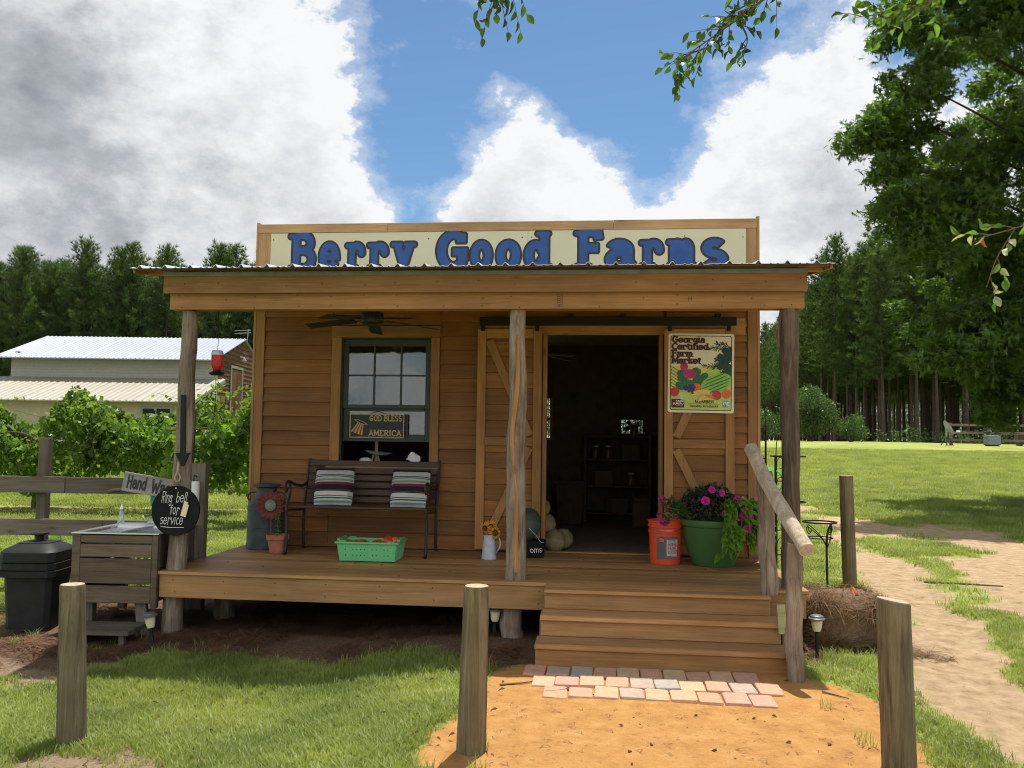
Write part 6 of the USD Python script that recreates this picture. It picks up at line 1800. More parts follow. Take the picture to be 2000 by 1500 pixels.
def wrap(g, off, mat, name):
    """Flat print bent round the bucket's side."""
    mb = MB()
    v, f = flat(g.segmentize(.02) if hasattr(g, 'segmentize') else g, .0004)
    R_ = .128 + v[:, 2] / .27 * .0115 + .0018 + off
    a = v[:, 0] / .136
    part(bk, name, (np.column_stack([np.sin(a) * R_, -np.cos(a) * R_, v[:, 2]]), f), mat)


cells = [sbox(-.085 + k * .02, .045, -.085 + (k + 1) * .02, .245) for k in range(10)]
mb = MB()
for c in cells:
    v, f = flat(c, .0004)
    R_ = .128 + v[:, 2] / .27 * .0115 + .0016; a = v[:, 0] / .136
    mb.add(np.column_stack([np.sin(a) * R_, -np.cos(a) * R_, v[:, 2]]), f)
part(bk, 'label', mb, 'label_grey')
wrap(affinity.rotate(sbox(-.068, .190, -.018, .240), 35), .0012, 'bucket_orange', 'logo')
for t_, z in (('THE', .222), ('HOME', .212), ('DEPOT', .200)):
    v, f = upright_text(t_, .0085, .0003, 0, -.056, z, True); R_ = .1418; a = v[:, 0] / .136
    part(bk, 'logo_text', (np.column_stack([np.sin(a) * R_, -np.cos(a) * R_, v[:, 2]]), f), 'label_white')
for k in range(6):
    wrap(Polygon([(.003 + k * .0172, .075 + .004 * math.sin(k)), (.0202 + k * .0172, .075 + .004 * math.sin(k + 1)), (.0202 + k * .0172, .218), (.003 + k * .0172, .218)]), .0012, 'label_white', 'label_panel')
for t_, z, h, w_ in (("THE ALL-PURPOSE", .205, .008, .075), ("HOMER", .166, .027, .08), ("PAINT", .132, .027, .08), ("BUCKET", .098, .027, .09)):
    v, f = upright_text(t_, h, .0004, 0, .014, z, True, width=w_); R_ = .128 + v[:, 2] / .27 * .0115 + .0040; a = v[:, 0] / .136
    part(bk, 'label_text', (np.column_stack([np.sin(a) * R_, -np.cos(a) * R_, v[:, 2]]), f), 'bucket_orange' if h > .01 else 'letter_black')


def flower(th, c, d, s, mat='petunia'):
    d = np.asarray(d, float); d /= np.linalg.norm(d)
    a = np.cross(d, [0, 0, 1.0]); a /= np.linalg.norm(a); b = np.cross(d, a)
    ph = np.linspace(0, 2 * PI, 16)[:-1]
    rr_ = s * (1 + .1 * np.cos(ph * 5))
    v = np.vstack([c - d * s * .4, c + d * 0 + (np.cos(ph)[:, None] * a + np.sin(ph)[:, None] * b) * rr_[:, None] * .5 - d * s * .05, c + d * s * .12 * np.cos(ph * 5)[:, None] + (np.cos(ph)[:, None] * a + np.sin(ph)[:, None] * b) * rr_[:, None]])
    f = [[0, 1 + k, 1 + (k + 1) % 15] for k in range(15)]
    for k in range(15):
        f += [[1 + k, 16 + k, 16 + (k + 1) % 15], [1 + k, 16 + (k + 1) % 15, 1 + (k + 1) % 15]]
    part(th, 'flower', (v, f), mat)


# green planter
gp = on_cab('green_planter', 'large round green planter overflowing with petunias and lime vines by the right door', 'planter', 4.40, -.52, DECK)
part(gp, 'pot', lathe([(0, 0), (.165, 0), (.175, .008), (.215, .10), (.255, .24), (.272, .335), (.285, .345), (.292, .37), (.29, .395), (.275, .40), (.265, .385), (.26, .35), (0, .345)], 44), 'pot_green', smooth=35)
part(gp, 'soil', lathe([(0, .38), (.1, .375), (.262, .36)], 24), 'soil')
lf = MB(); rr = np.random.default_rng(12)
n_ = 2300
d = rand_dirs(rr, n_); d[:, 2] = np.abs(d[:, 2])
c = d * [.29, .25, .29] * rr.uniform(.35, 1, (n_, 1)) ** .5 + [-.03, 0, .41]
c = c[c[:, 0] < .2]
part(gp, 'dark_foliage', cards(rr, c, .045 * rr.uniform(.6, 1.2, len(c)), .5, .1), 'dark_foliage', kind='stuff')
lst, lp = MB(), MB()
cnt = 0
for k in range(34):
    a = rr.uniform(-1.75, .55)
    q = smooth_path([(.12 * math.cos(a) + .06, .1 * math.sin(a), .42), (.24 * math.cos(a) + .1, .24 * math.sin(a), .50 + rr.uniform(-.05, .09)), (.33 * math.cos(a) + .10, .36 * math.sin(a), .40 + rr.uniform(-.07, .07)), (.36 * math.cos(a) + .08 + rr.normal(0, .04), .40 * math.sin(a), .18 + rr.uniform(-.10, .2))], 6)
    lst.add(*tube(q, .0035, 4, caps=False))
    for i_ in range(3, len(q) - 1, 2):
        dd = q[i_ + 1] - q[i_]; dd /= np.linalg.norm(dd)
        for s_ in (-1, 1, 0):
            out = np.array([q[i_][0] - .05, q[i_][1], 0]); out /= np.linalg.norm(out) + 1e-6
            ld = out * .8 + dd * .5 + rand_dirs(rr, 1)[0] * .6 + np.array([0, 0, -.25]); ld /= np.linalg.norm(ld)
            sx = np.cross(ld, out + [0, 0, .5]); sx /= np.linalg.norm(sx)
            v, f = leaf3(.10 * rr.uniform(.65, 1.15), .047); v = v[:, :1] * sx + v[:, 1:2] * ld + v[:, 2:] * np.cross(sx, ld) + q[i_]
            if cnt < 285:
                part(gp, 'vine_leaf', (v, f), 'lime_leaf')
            else:
                lp.add(v, f)
            cnt += 1
part(gp, 'vine_stems', lst, 'stem_green', kind='stuff')
if lp.n:
    part(gp, 'small_leaves', lp, 'lime_leaf', kind='stuff')
for c_, d_ in [((-.04, -.22, .66), (-.1, -1, .3)), ((.05, -.18, .63), (.4, -1, .2)), ((-.10, -.27, .57), (0, -1, .3)), ((.17, -.25, .58), (.2, -1, .2)), ((.06, -.30, .47), (-.1, -1, .2)), ((.22, -.32, .49), (.2, -1, .3)), ((.245, -.30, .475), (.3, -1, .2)),
               ((.205, -.34, .455), (.1, -1, .1)), ((.26, -.33, .455), (.4, -1, .2)), ((.19, -.30, .44), (-.1, -1, .1)), ((.225, -.37, .35), (0, -1, .2)), ((.175, -.36, .34), (.4, -1, 0)), ((.26, -.26, .515), (.3, -1, .5)), ((.30, -.2, .5), (.5, -1, .3))]:
    flower(gp, np.array(c_), d_, .034 * rr.uniform(.85, 1.15))
for k in range(7):
    flower(gp, np.array([.27 + rr.normal(0, .03), -.18 + rr.normal(0, .04), .53 + rr.normal(0, .035)]), (rr.normal(0, .4), -1, .5), .018, 'pink_bloom')
# petunia shoots over the bucket
st_ = MB(); lv = MB()
for k in range(9):
    q = smooth_path([(-.2, -.12, .40), (-.27 - rr.uniform(0, .06), -.16, .48 + rr.uniform(-.03, .06)), (-.34 - rr.uniform(0, .14), -.17 + rr.normal(0, .04), .44 + rr.uniform(-.09, .17))], 6)
    st_.add(*tube(q, .003, 4, caps=False))
    for p_ in q[3:]:
        for _ in range(4):
            v, f = quad_leaf(p_, *(lambda a: (a / np.linalg.norm(a), np.cross(a / np.linalg.norm(a), [.3, .8, .5])))(rand_dirs(rr, 1)[0]), .04, .018); lv.add(v, f)
    if k < 7:
        flower(gp, q[-1], (rr.normal(0, .4), -1, .2), .024)
part(gp, 'petunia_stems', st_, 'stem_green', kind='stuff'); part(gp, 'petunia_leaves', lv, 'petunia_leaf', kind='stuff')
part(gp, 'dry_stem', tube(smooth_path([(.16, -.1, .42), (.24, -.15, .60), (.27, -.15, .68), (.25, -.15, .73), (.235, -.16, .725)], 6), .003, 5), 'straw')

# sill things seen in the open window
sc = on_cab('kitchen_scale', 'old hanging dish scale seen in the lower window opening', 'scale', 1.165, .30, 1.215)
part(sc, 'post', cbox(-.016, .016, -.01, .01, 0, .30), 'gold_paint')
part(sc, 'pan', turn(lathe([(0, 0), (.08, .008), (.135, .03), (.14, .028), (.085, .002), (0, -.006)], 22), (0, 1, 0), .1), 'galvanised')
stage.GetPrimAtPath(sc + '/pan').GetAttribute('points').Set(Vt.Vec3fArray.FromNumpy((np.array(stage.GetPrimAtPath(sc + '/pan').GetAttribute('points').Get()) + np.float32([0.03, -.05, .115])).astype(np.float32)))
part(sc, 'leg', beam((-.05, -.03, 0), (-.02, -.03, .12), .016, .012, up=(0, 1, 0)), 'gold_paint'); part(sc, 'leg', beam((.05, -.03, 0), (.02, -.03, .12), .016, .012, up=(0, 1, 0)), 'gold_paint')
bg = on_cab('plastic_bag', 'crumpled clear plastic bag left of the scale on the window ledge', 'bag', 1.085, .18, 1.235)
ic = trimesh.creation.icosphere(3, 1.0); v = np.asarray(ic.vertices); v = v * np.array([.06, .04, .035]) * (1 + (fbm(v * 3, 3, 4)[:, None] - .5) * .9) + [0, 0, .03]
part(bg, 'film', (v, ic.faces), 'clear_plastic')
pn = on_cab('enamel_pan', 'shallow white pan on the window ledge', 'pan', 1.545, .14, 1.222)
part(pn, 'pan', lathe([(0, 0), (.115, 0), (.13, .035), (.145, .04), (.143, .043), (.125, .04), (.11, .008), (0, .006)], 28), 'white_enamel', smooth=40)
pb = on_cab('paper_packet', 'crumpled white packet lying tilted on the shallow pan', 'packet', 1.575, .14, 1.262, tilt=(0, 1, 0, 25))
ic = trimesh.creation.box((.12, .06, .075)); ic = ic.subdivide().subdivide().subdivide(); v = np.asarray(ic.vertices); v = v + (fbm(v * 28, 3, 2)[:, None] - .5) * .035 + [0, 0, .045]
part(pb, 'wrapper', (v, ic.faces), 'white_paper')
part(pb, 'twist', tube(smooth_path([(.06, 0, .03), (.11, 0, .05), (.16, 0, .045)], 4), .004, 5), 'white_paper')
tb = on_cab('sill_counter', 'wooden counter shelf behind the open window', 'counter', 1.33, .33, 1.175)
part(tb, 'top', cbox(-.6, .6, -.235, .22, 0, .03), 'inner_wood'); part(tb, 'leg', cbox(-.58, -.53, .15, .2, -.74, 0), 'inner_wood'); part(tb, 'leg', cbox(.53, .58, .15, .2, -.74, 0), 'inner_wood')

# fans
def ceiling_fan(label, u, v, z, mat, L=.60, rot=.0):
    f_ = on_cab('ceiling_fan', label, 'ceiling fan', u, v, z, rot)
    part(f_, 'motor', lathe([(0, -.05), (.06, -.05), (.10, -.03), (.11, .01), (.10, .06), (.05, .09), (.02, .10), (.02, .20), (0, .20)], 24), mat, smooth=40)
    for k in range(5):
        a = k * 2 * PI / 5 + .25
        b = cbox(.16, L, -.062, .062, -.003, .003, .002)
        vv = turn((b[0], b[1]), (1, 0, 0), .2)[0]; vv[:, 2] -= (vv[:, 0] - .1) * .10
        part(f_, 'blade', turn((vv, b[1]), (0, 0, 1), a), mat)
        part(f_, 'blade_iron', turn(beam((.08, 0, -.01), (.20, 0, -.015), .035, .006), (0, 0, 1), a), mat)
    return f_


ceiling_fan('black ceiling fan under the porch roof above the window', 1.36, -.72, 2.56, 'fan_black', .62, .25)
ceiling_fan('pale ceiling fan inside the doorway', 2.62, 2.0, 2.52, 'fan_white', .55, .5)

# hummingbird feeder
hf = on_cab('hummingbird_feeder', 'red bottle hummingbird feeder hanging beside the left porch post', 'bird feeder', .335, -1.60, 2.03)
part(hf, 'bottle', lathe([(0, 0), (.030, 0), (.040, .02), (.046, .04), (.046, .115), (.044, .118), (0, .118)], 22), 'red_glass', smooth=40)
part(hf, 'collar', lathe([(.0465, .118), (.048, .121), (.047, .138), (.038, .156), (0, .158)], 20), 'galvanised', smooth=40)
part(hf, 'tray', lathe([(0, -.045), (.045, -.045), (.062, -.03), (.055, -.022), (.03, -.012), (.03, 0), (0, 0)], 22), 'black_plastic', smooth=40)
part(hf, 'hanger', tube(smooth_path([(0, 0, .158), (-.004, 0, .18), (.004, 0, .21), (0, 0, .40), (0, 0, .515)], 5), .0022, 5), 'black_iron')

# dim room things
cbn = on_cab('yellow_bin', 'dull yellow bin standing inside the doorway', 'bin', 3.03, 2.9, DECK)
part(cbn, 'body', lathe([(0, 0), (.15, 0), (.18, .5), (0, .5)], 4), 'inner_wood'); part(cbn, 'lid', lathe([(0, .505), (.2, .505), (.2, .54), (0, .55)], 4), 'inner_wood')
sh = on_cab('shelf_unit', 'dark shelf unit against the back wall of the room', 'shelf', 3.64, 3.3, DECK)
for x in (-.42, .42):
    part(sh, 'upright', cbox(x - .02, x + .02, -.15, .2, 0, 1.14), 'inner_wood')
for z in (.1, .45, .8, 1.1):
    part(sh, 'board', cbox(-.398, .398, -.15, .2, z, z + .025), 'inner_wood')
bf = on_cab('box_fan', 'fan silhouetted in the small back wall opening', 'fan', 3.842, 3.61, 1.692)
part(bf, 'guard', turn(lathe([(.118, -.03), (.128, -.03), (.128, .03), (.118, .03), (.118, -.03)], 24), (1, 0, 0), PI / 2), 'fan_black')
for k in range(4):
    q = beam((.0, 0, .0), (.115 * math.cos(k * PI / 2 + .5), 0, .085 * math.sin(k * PI / 2 + .5)), .06, .01, up=(.3, 1, 0)); part(bf, 'blade', q, 'fan_black')
pb2 = on_cab('paper_sack', 'brown paper sack standing dimly in the room', 'sack', 3.93, 2.6, DECK + .0)
part(pb2, 'sack', cbox(-.11, .11, -.07, .07, 0, .32, .02), 'sheathing', smooth=False)
part(pb2, 'fold', cbox(-.10, .10, -.04, .04, .321, .36, .01), 'sheathing')

for k, (x, z, kind, lab) in enumerate([(-.28, .825, 'jar', 'glass jar at the left of the upper shelf in the room'), (-.12, .825, 'jar', 'glass jar beside another on the upper shelf in the room'), (.16, .825, 'box', 'cardboard box on the upper shelf in the room'), (-.2, .475, 'box', 'cardboard box at the left of the middle shelf in the room'),
                                       (.18, .475, 'jar', 'dim jar on the middle shelf in the room'), (.0, .125, 'box', 'cardboard box on the lowest shelf in the room'), (.22, 1.125, 'jar', 'jar on the top board of the room shelf')]):
    if kind == 'jar':
        j_ = on_cab('glass_jar', lab, 'jar', 3.64 + x, 3.22, DECK + z)
        part(j_, 'glass', lathe([(0, 0), (.05, 0), (.055, .01), (.055, .12), (.04, .14), (.04, .15), (0, .15)], 14), 'jar_dark', smooth=40); part(j_, 'lid', lathe([(0, .151), (.044, .151), (.044, .17), (0, .171)], 14), 'galvanised')
    else:
        j_ = on_cab('cardboard_box', lab, 'box', 3.64 + x, 3.25, DECK + z, .1 * k)
        part(j_, 'carton', cbox(-.12, .12, -.09, .09, 0, .19, .004), 'carton'); part(j_, 'tape', cbox(-.121, .121, -.02, .02, .1905, .192, .0004), 'sheathing')
# picked flowers' shed leaves and bark crumbs on the boards and sand
rr = np.random.default_rng(99)
dl = MB()
for k in range(46):
    u, v = rr.uniform(.1, 4.8), rr.uniform(-1.65, -.1)
    if abs(u - 2.7) < .2: continue
    a = rr.uniform(0, 6.28); vv, ff = leaf3(rr.uniform(.012, .035), rr.uniform(.004, .010)); vv = turn((vv, ff), (0, 0, 1), a)[0]; dl.add(vv * [1, 1, .6] + [u, v, DECK + .006], ff)
x_ = on_cab('leaf_crumbs', 'tiny dry leaf crumbs scattered over the porch boards', 'debris', 0, 0, 0, kind='stuff')
part(x_, 'crumbs', dl, 'straw', kind='stuff')
dl = MB()
for k in range(84):
    x, y = (rr.uniform(-.1, 1.9), rr.uniform(3.6, 5.6)) if k < 24 else (rr.uniform(-3.2, 0), rr.uniform(3.8, 5.6))
    a = rr.uniform(0, 6.28); vv, ff = leaf3(rr.uniform(.02, .045), rr.uniform(.008, .018)); vv = turn((vv, ff), (1, 0, 0), rr.uniform(-.12, .2))[0]; vv = turn((vv, ff), (0, 0, 1), a)[0]; dl.add(vv + [x, y, float(gz(x, y)[0]) + (.006 if k < 24 else .035)], ff)
x_ = thing('fallen_leaves', 'dry brown leaves fallen here and there on lawn and sand', 'debris', kind='stuff')
part(x_, 'leaves', dl, 'straw', kind='stuff')
# ------------------------------------------------------------ the yard
def bollard(label, x, y, h, r0, r1, seed, lean, slant=0.0):
    b = thing('bollard', label, 'bollard', gpt(x, y, -.06), 0, 'round wooden posts along the yard edge')
    v_, f_ = log(h + .06, r0, r1, seed, (0, 0), 22, 30, .03, 0, 0)
    tz = v_[:, 2:] / (h + .06)
    c_ = np.array([v_[np.abs(v_[:, 2] - z_) < .02][:, :2].mean(0) if (np.abs(v_[:, 2] - z_) < .02).any() else (0, 0) for z_ in v_[:, 2]])
    v_[:, :2] += -.75 * c_ + tz * np.array([lean])
    tp = v_[:, 2] > (h + .06) * .97
    v_[tp, 2] += slant * (v_[tp, 0] - lean[0])
    part(b, 'post', (v_, f_), 'bollard', smooth=40)
    t = np.linspace(0, 2 * PI, 23)[:-1]
    top = np.column_stack([lean[0] + r1 * .93 * np.cos(t), lean[1] + r1 * .93 * np.sin(t), np.full(22, h + .0655)])
    top[:, 2] += slant * (top[:, 0] - lean[0])
    part(b, 'cut_top', (np.vstack([[lean[0], lean[1], h + .067], top]), [[0, 1 + k, 1 + (k + 1) % 22] for k in range(22)]), 'cut_end')


bollard('weathered round post at the lower left in front of the sink', -2.33, 4.72, .84, .076, .064, 41, (-.035, .0))
bollard('centre round post standing where the lawn meets the orange sand', -.175, 4.27, .785, .074, .062, 43, (.015, .0))
bollard('thick round post with slanted top at the lower right on the sand', 1.835, 4.12, .77, .077, .076, 46, (-.02, .0), -.16)
bollard('taller thin dark post farther back beyond the bale at the track', 3.57, 9.12, 1.16, .072, .070, 47, (-.03, 0))

# hand washing sink
sk = thing('sink_station', 'wooden hand washing station with double steel basin left of the porch', 'sink', gpt(-3.10, 6.82), math.radians(-2.5))
k = 0
for z0, z1 in ((.235, .375), (.385, .585), (.59, .695), (.70, .765)):
    part(sk, 'front_plank', cbox(-.27, .30, -.012, .010, z0, z1 - .006, .003), f'sink_{k % 4}'); k += 1
for z0, z1 in ((.24, .49), (.50, .76)):
    part(sk, 'side_plank', cbox(-.338, -.318, .045, .80, z0, z1), f'sink_{k % 4}'); k += 1
    part(sk, 'side_plank', cbox(.312, .332, .045, .80, z0, z1), 'sink_1'); k += 1
for x0, x1, y0 in ((-.338, -.272, -.012), (.302, .348, -.012), (-.335, -.27, .74), (.28, .345, .74)):
    part(sk, 'corner_post', cbox(x0, x1, y0, y0 + .055, .2 if y0 < 0 else -.05, .768, .003), f'sink_{k % 4}'); k += 1
part(sk, 'leg', cbox(-.25, -.17, .02, .09, -.04, .236), 'grey_z_1'); part(sk, 'leg', MB().add(*beam((.21, .04, .236), (.245, .04, -.05), .09, .04, up=(0, 1, 0))), 'grey_z_2')
rim = MB()
for a in ((-.345, .355, -.02, .035), (-.345, .355, .60, .83), (-.345, -.29, .0355, .5995), (.30, .355, .0355, .5995), (-.012, .022, .0355, .5995)):
    rim.box(*a, .768, .778, .003)
basin = part(sk, 'basin_rim', rim, 'steel')
for a, b in ((-.29, -.012), (.022, .30)):
    bs = MB()
    q0 = np.array([(a, .0355), (b, .0355), (b, .5995), (a, .5995)]); c = q0.mean(0)
    rings = [np.column_stack([c + (q0 - c) * s, np.full(4, z)]) for s, z in ((1.0, .772), (.96, .755), (.92, .60), (.0, .595))]
    v = np.vstack(rings); f = [[r_ * 4 + i, r_ * 4 + (i + 1) % 4, (r_ + 1) * 4 + (i + 1) % 4, (r_ + 1) * 4 + i] for r_ in range(3) for i in range(4)]
    part(basin, 'bowl', (v, f), 'steel')
fc = part(sk, 'faucet', MB().box(-.06, .20, .66, .72, .779, .80, .006).add(*tube(smooth_path([(.03, .69, .80), (.03, .69, .845), (.01, .62, .862), (-.035, .53, .858)], 5), [.016] * 5 + [.013] * 11, 8)).add(*tube([(.03, .69, .85), (.06, .70, .885), (.09, .70, .89)], .009, 6)), 'chrome')
part(fc, 'spray_handle', tube([(.16, .69, .80), (.16, .69, .86)], .014, 8), 'chrome')

tr_ = thing('trash_bin', 'black plastic trash bin with stepped lid left of the sink', 'trash bin', gpt(-3.80, 7.02), .04)
def sq(prof, n=4, rnd=.8):
    ph = np.linspace(0, 2 * PI, 29)[:-1]
    sup = (np.abs(np.cos(ph)) ** 6 + np.abs(np.sin(ph)) ** 6) ** (-1 / 6)
    P = np.array([[rr_ * s_ * math.cos(a), rr_ * s_ * math.sin(a), z] for rr_, z in prof for a, s_ in zip(ph, sup)])
    m = len(ph)
    f = [[i * m + j, i * m + (j + 1) % m, (i + 1) * m + (j + 1) % m, (i + 1) * m + j] for i in range(len(prof) - 1) for j in range(m)]
    return P, np.array(f)


part(tr_, 'body', sq([(0, -.02), (.165, -.02), (.170, .0), (.195, .42), (.0, .42)]), 'black_plastic', smooth=30)
part(tr_, 'lid', sq([(.20, .42), (.234, .423), (.238, .47), (.222, .474), (.228, .478), (.230, .528), (.216, .532), (.224, .538), (.224, .612), (.20, .635), (.13, .672), (.128, .678), (.0, .69)]), 'black_plastic', smooth=30)
part(tr_, 'knob', lathe([(0, .68), (.035, .68), (.028, .70), (.03, .725), (.068, .735), (.066, .748), (0, .75)], 16), 'black_plastic')

sl = thing('step_stool', 'low grey plank step in front of the sink', 'step', gpt(-3.02, 6.60), math.radians(-2))
part(sl, 'plank', cbox(-.30, .22, -.15, .02, .085, .12, .004), 'grey_x_1'); part(sl, 'plank', cbox(-.30, .22, .024, .18, .085, .12, .004), 'grey_x_3')
for x in (-.27, .13):
    for y in (-.11, .12):
        part(sl, 'leg', cbox(x, x + .04, y, y + .04, -.06, .085), 'grey_z_0')
so = thing('soap_bottle', 'small clear soap bottle on the sink rim', 'bottle', (-3.365, 7.50, gpt(-3.10, 6.82)[2] + .779))
part(so, 'bottle', lathe([(0, 0), (.028, 0), (.03, .006), (.026, .06), (.017, .095), (.011, .11), (.011, .125), (0, .125)], 16), 'bottle', smooth=40); part(so, 'nozzle', lathe([(.0115, .125), (.009, .14), (.004, .165), (0, .166)], 10), 'clear_plastic')
ds = thing('soap_dispenser', 'teal dispenser on the fence behind the sink, half hidden by the chalkboard', 'dispenser', (-3.10, 7.62, .88))
part(ds, 'case', cbox(-.045, .09, -.07, .02, 0, .17, .012), 'teal_plastic'); part(ds, 'spout', cbox(-.01, .03, -.075, -.04, -.03, -.001, .004), 'black_plastic')
tw = thing('towel_roll', 'white paper towel roll hung on the fence behind the porch post', 'paper towel', (-2.735, 7.46, .90))
part(tw, 'roll', lathe([(.012, 0), (.047, 0), (.05, .004), (.05, .20), (.047, .204), (.012, .204)], 22), 'white_paper', smooth=30); part(tw, 'holder', tube(smooth_path([(0, 0, -.02), (0, 0, .22), (.0, .02, .25), (.0, .08, .24)], 5), .005, 5), 'black_iron')

# board fence with its posts
fe = thing('board_fence', 'grey board fence behind the sink and bin', 'fence', (-5.0, 7.70, 0), math.radians(-1.2))
k = 0
for z in (1.045, .672, .303):
    part(fe, 'rail', cbox(-1.6, 1.05 if z != .672 else 1.4, -.018, .018, z - .072, z + .072, .004), f'grey_x_{k % 4}'); k += 1
    part(fe, 'rail', cbox(1.055 if z != .672 else 1.405, 2.30, -.019, .017, z - .072, z + .07, .004), f'grey_x_{k % 4}'); k += 1
for x, h in ((.82, 1.46), (-1.5, 1.4)):
    part(fe, 'post', cbox(x - .042, x + .042, .020, .105, -.15, h, .005), 'grey_z_1')
for x, w_, h, y, mt in ((2.27, .07, 1.26, -.12, 'grey_z_2'), (2.10, .045, 1.68, .03, 'grey_z_0')):
    part(fe, 'end_post', cbox(x - w_, x + w_, y, y + .1, -.15, h, .006), mt)
part(fe, 'peg', tube(smooth_path([(1.42, -.03, .985), (1.5, -.04, 1.01), (1.62, -.03, 1.02)], 4), .014, 6), 'grey_x_0')

# path lamps
def path_lamp(label, x, y, z, lean):
    p = thing('path_lamp', label, 'lamp', gpt(x, y, 0), 0, 'solar path lamps at the porch foot', tilt=(0, 1, 0, lean))
    part(p, 'stake', tube([(0, 0, -.08), (0, 0, z - .085)], .012, 8), 'black_plastic')
    part(p, 'bowl', lathe([(0, z - .09), (.024, z - .085), (.032, z - .06), (.040, z - .005), (0, z - .005)], 18), 'lamp_glass', smooth=40)
    part(p, 'cap', lathe([(0, z - .004), (.056, z - .004), (.058, z + .006), (.046, z + .012), (.045, z + .022), (.030, z + .03), (0, z + .032)], 20), 'lamp_cap', smooth=30)


path_lamp('path lamp tilting beside the sink and left porch post', -2.66, 6.55, .22, -9)
path_lamp('path lamp under the porch edge right of the centre post', -.11, 6.62, .20, 2)
path_lamp('path lamp standing before the straw bale right of the steps', 2.17, 6.15, .265, 0)

# straw bale
bl_ = thing('straw_bale', 'shaggy brown pine straw bale at the right of the steps', 'bale', gpt(2.52, 6.62), .12)
rr = np.random.default_rng(90)
core = trimesh.creation.icosphere(4, 1.0); v = np.asarray(core.vertices)
sgn = np.sign(v) * np.abs(v) ** .42
v = sgn * [.30, .27, .185] + [0, 0, .19]; v = v + (fbm(v * 7, 3, 3)[:, None] - .5) * .10
part(bl_, 'core', (v, core.faces), 'bale_core')
n_ = 7000
idx = rr.integers(0, len(v), n_); c = v[idx] + rr.normal(0, .02, (n_, 3)); nrm = sgn[idx] / np.linalg.norm(sgn[idx], axis=1)[:, None]
t1 = np.cross(nrm, rand_dirs(rr, n_)); t1 /= np.linalg.norm(t1, axis=1)[:, None]
d = t1 + nrm * rr.uniform(-.15, .45, (n_, 1)) + [0, 0, -.25]; d /= np.linalg.norm(d, axis=1)[:, None]
s_ = np.cross(d, nrm); s_ /= np.linalg.norm(s_, axis=1)[:, None] + 1e-6
L = rr.uniform(.06, .17, (n_, 1)); w_ = .0022
m = c + d * L * .5; e = c + d * L + nrm * -.02 + [0, 0, -.02] * L / .1
sv = np.stack([c - s_ * w_, c + s_ * w_, m + s_ * w_, m - s_ * w_, e], 1).reshape(-1, 3); kk = np.arange(n_)[:, None] * 5
part(bl_, 'straw', (sv, np.vstack([kk + [0, 1, 2], kk + [0, 2, 3], kk + [3, 2, 4]])), 'straw', kind='stuff')

ps = thing('plant_stand', 'black wrought iron plant stand ring behind the straw bale', 'plant stand', gpt(2.50, 7.0))
part(ps, 'ring', tube([(.13 * math.cos(a), .13 * math.sin(a), .865) for a in np.linspace(0, 2 * PI, 25)], .007, 6), 'black_iron')
part(ps, 'ring', tube([(.10 * math.cos(a), .10 * math.sin(a), .74) for a in np.linspace(0, 2 * PI, 25)], .005, 6), 'black_iron')
part(ps, 'stem', tube(smooth_path([(.10, 0, .86), (.07, 0, .80), (.055, 0, .68), (.06, 0, .3), (.075, 0, -.05)], 6), .009, 7), 'black_iron')
for k in range(4):
    a = k * PI / 2 + .4; ca, sa = math.cos(a), math.sin(a)
    part(ps, 'scroll', tube(smooth_path([(.06, 0, .66), (.05 + .05 * ca, .05 * sa, .74), (.12 * ca, .12 * sa, .83), (.13 * ca, .13 * sa, .80), (.11 * ca, .11 * sa, .775), (.09 * ca, .09 * sa, .79)], 5), .004, 5), 'black_iron')
single('orange_stub', tube([(0, 0, 0), (0, .02, .05)], [.03, .012], 8), 'orange_bit', 'small orange stub poking from the straw bale top', 'marker', gpt(2.52, 6.62) + np.array([.06, -.1, .375]), .3)

# wire garden trellises and hose beside the stand
def trellis(label, x, y, h, seed, w=.22):
    t_ = thing('garden_trellis', label, 'trellis', gpt(x, y), .3)
    for s in (-1, 1):
        part(t_, 'upright', tube([(s * w, 0, -.05), (s * w, 0, h * .86)], .011, 6), 'black_iron')
        part(t_, 'finial', tube(smooth_path([(s * w, 0, h * .86), (s * w * .9, 0, h * .95), (s * w * .5, 0, h), (s * w * .2, 0, h * .93)], 5), .005, 5), 'black_iron')
    for z in np.linspace(.35, h * .85, 5):
        part(t_, 'crossbar', tube([(-w, 0, z), (w, 0, z)], .006, 5), 'black_iron')
    for k, z in enumerate(np.linspace(.45, h * .8, 5)):
        a = np.linspace(0, 1.7 * PI, 16)
        for s in (-1, 1):
            part(t_, 'scroll', tube(np.column_stack([s * (w * .5 + w * .42 * np.cos(a) * (1 - a / 9)), 0 * a, z + .09 * np.sin(a) * (1 - a / 9)]), .0035, 4), 'black_iron')


trellis('tall scrolled wire trellis just right of the stand corner', 2.66, 9.3, 1.95, 1, .10)
trellis('shorter wire trellis partly hidden by the right porch post', 2.86, 9.0, 1.60, 2, .11)
hs = thing('garden_hose', 'bright green garden hose coil behind the right porch post', 'hose', gpt(2.72, 8.95, 1.10), .2)
for k in range(3):
    a = np.linspace(0, 2 * PI, 24)
    part(hs, 'coil', tube(np.column_stack([(.11 + .012 * k) * np.cos(a), .02 * k + 0 * a, (.12 + .01 * k) * np.sin(a)]), .010, 6), 'hose_green')
part(hs, 'bracket', cbox(-.02, .02, .05, .09, -1.1, .02), 'grey_z_1')
pl_ = thing('wire_shelf', 'black wire ring shelf seen either side of the right porch post', 'plant stand', gpt(2.76, 8.6))
for z in (.92, 1.37):
    part(pl_, 'ring', tube([(.17 * math.cos(a), .12 * math.sin(a), z) for a in np.linspace(0, 2 * PI, 25)], .008, 6), 'black_iron')
part(pl_, 'leg', tube([(.0, .12, -.05), (0, .12, 1.38)], .01, 6), 'black_iron')
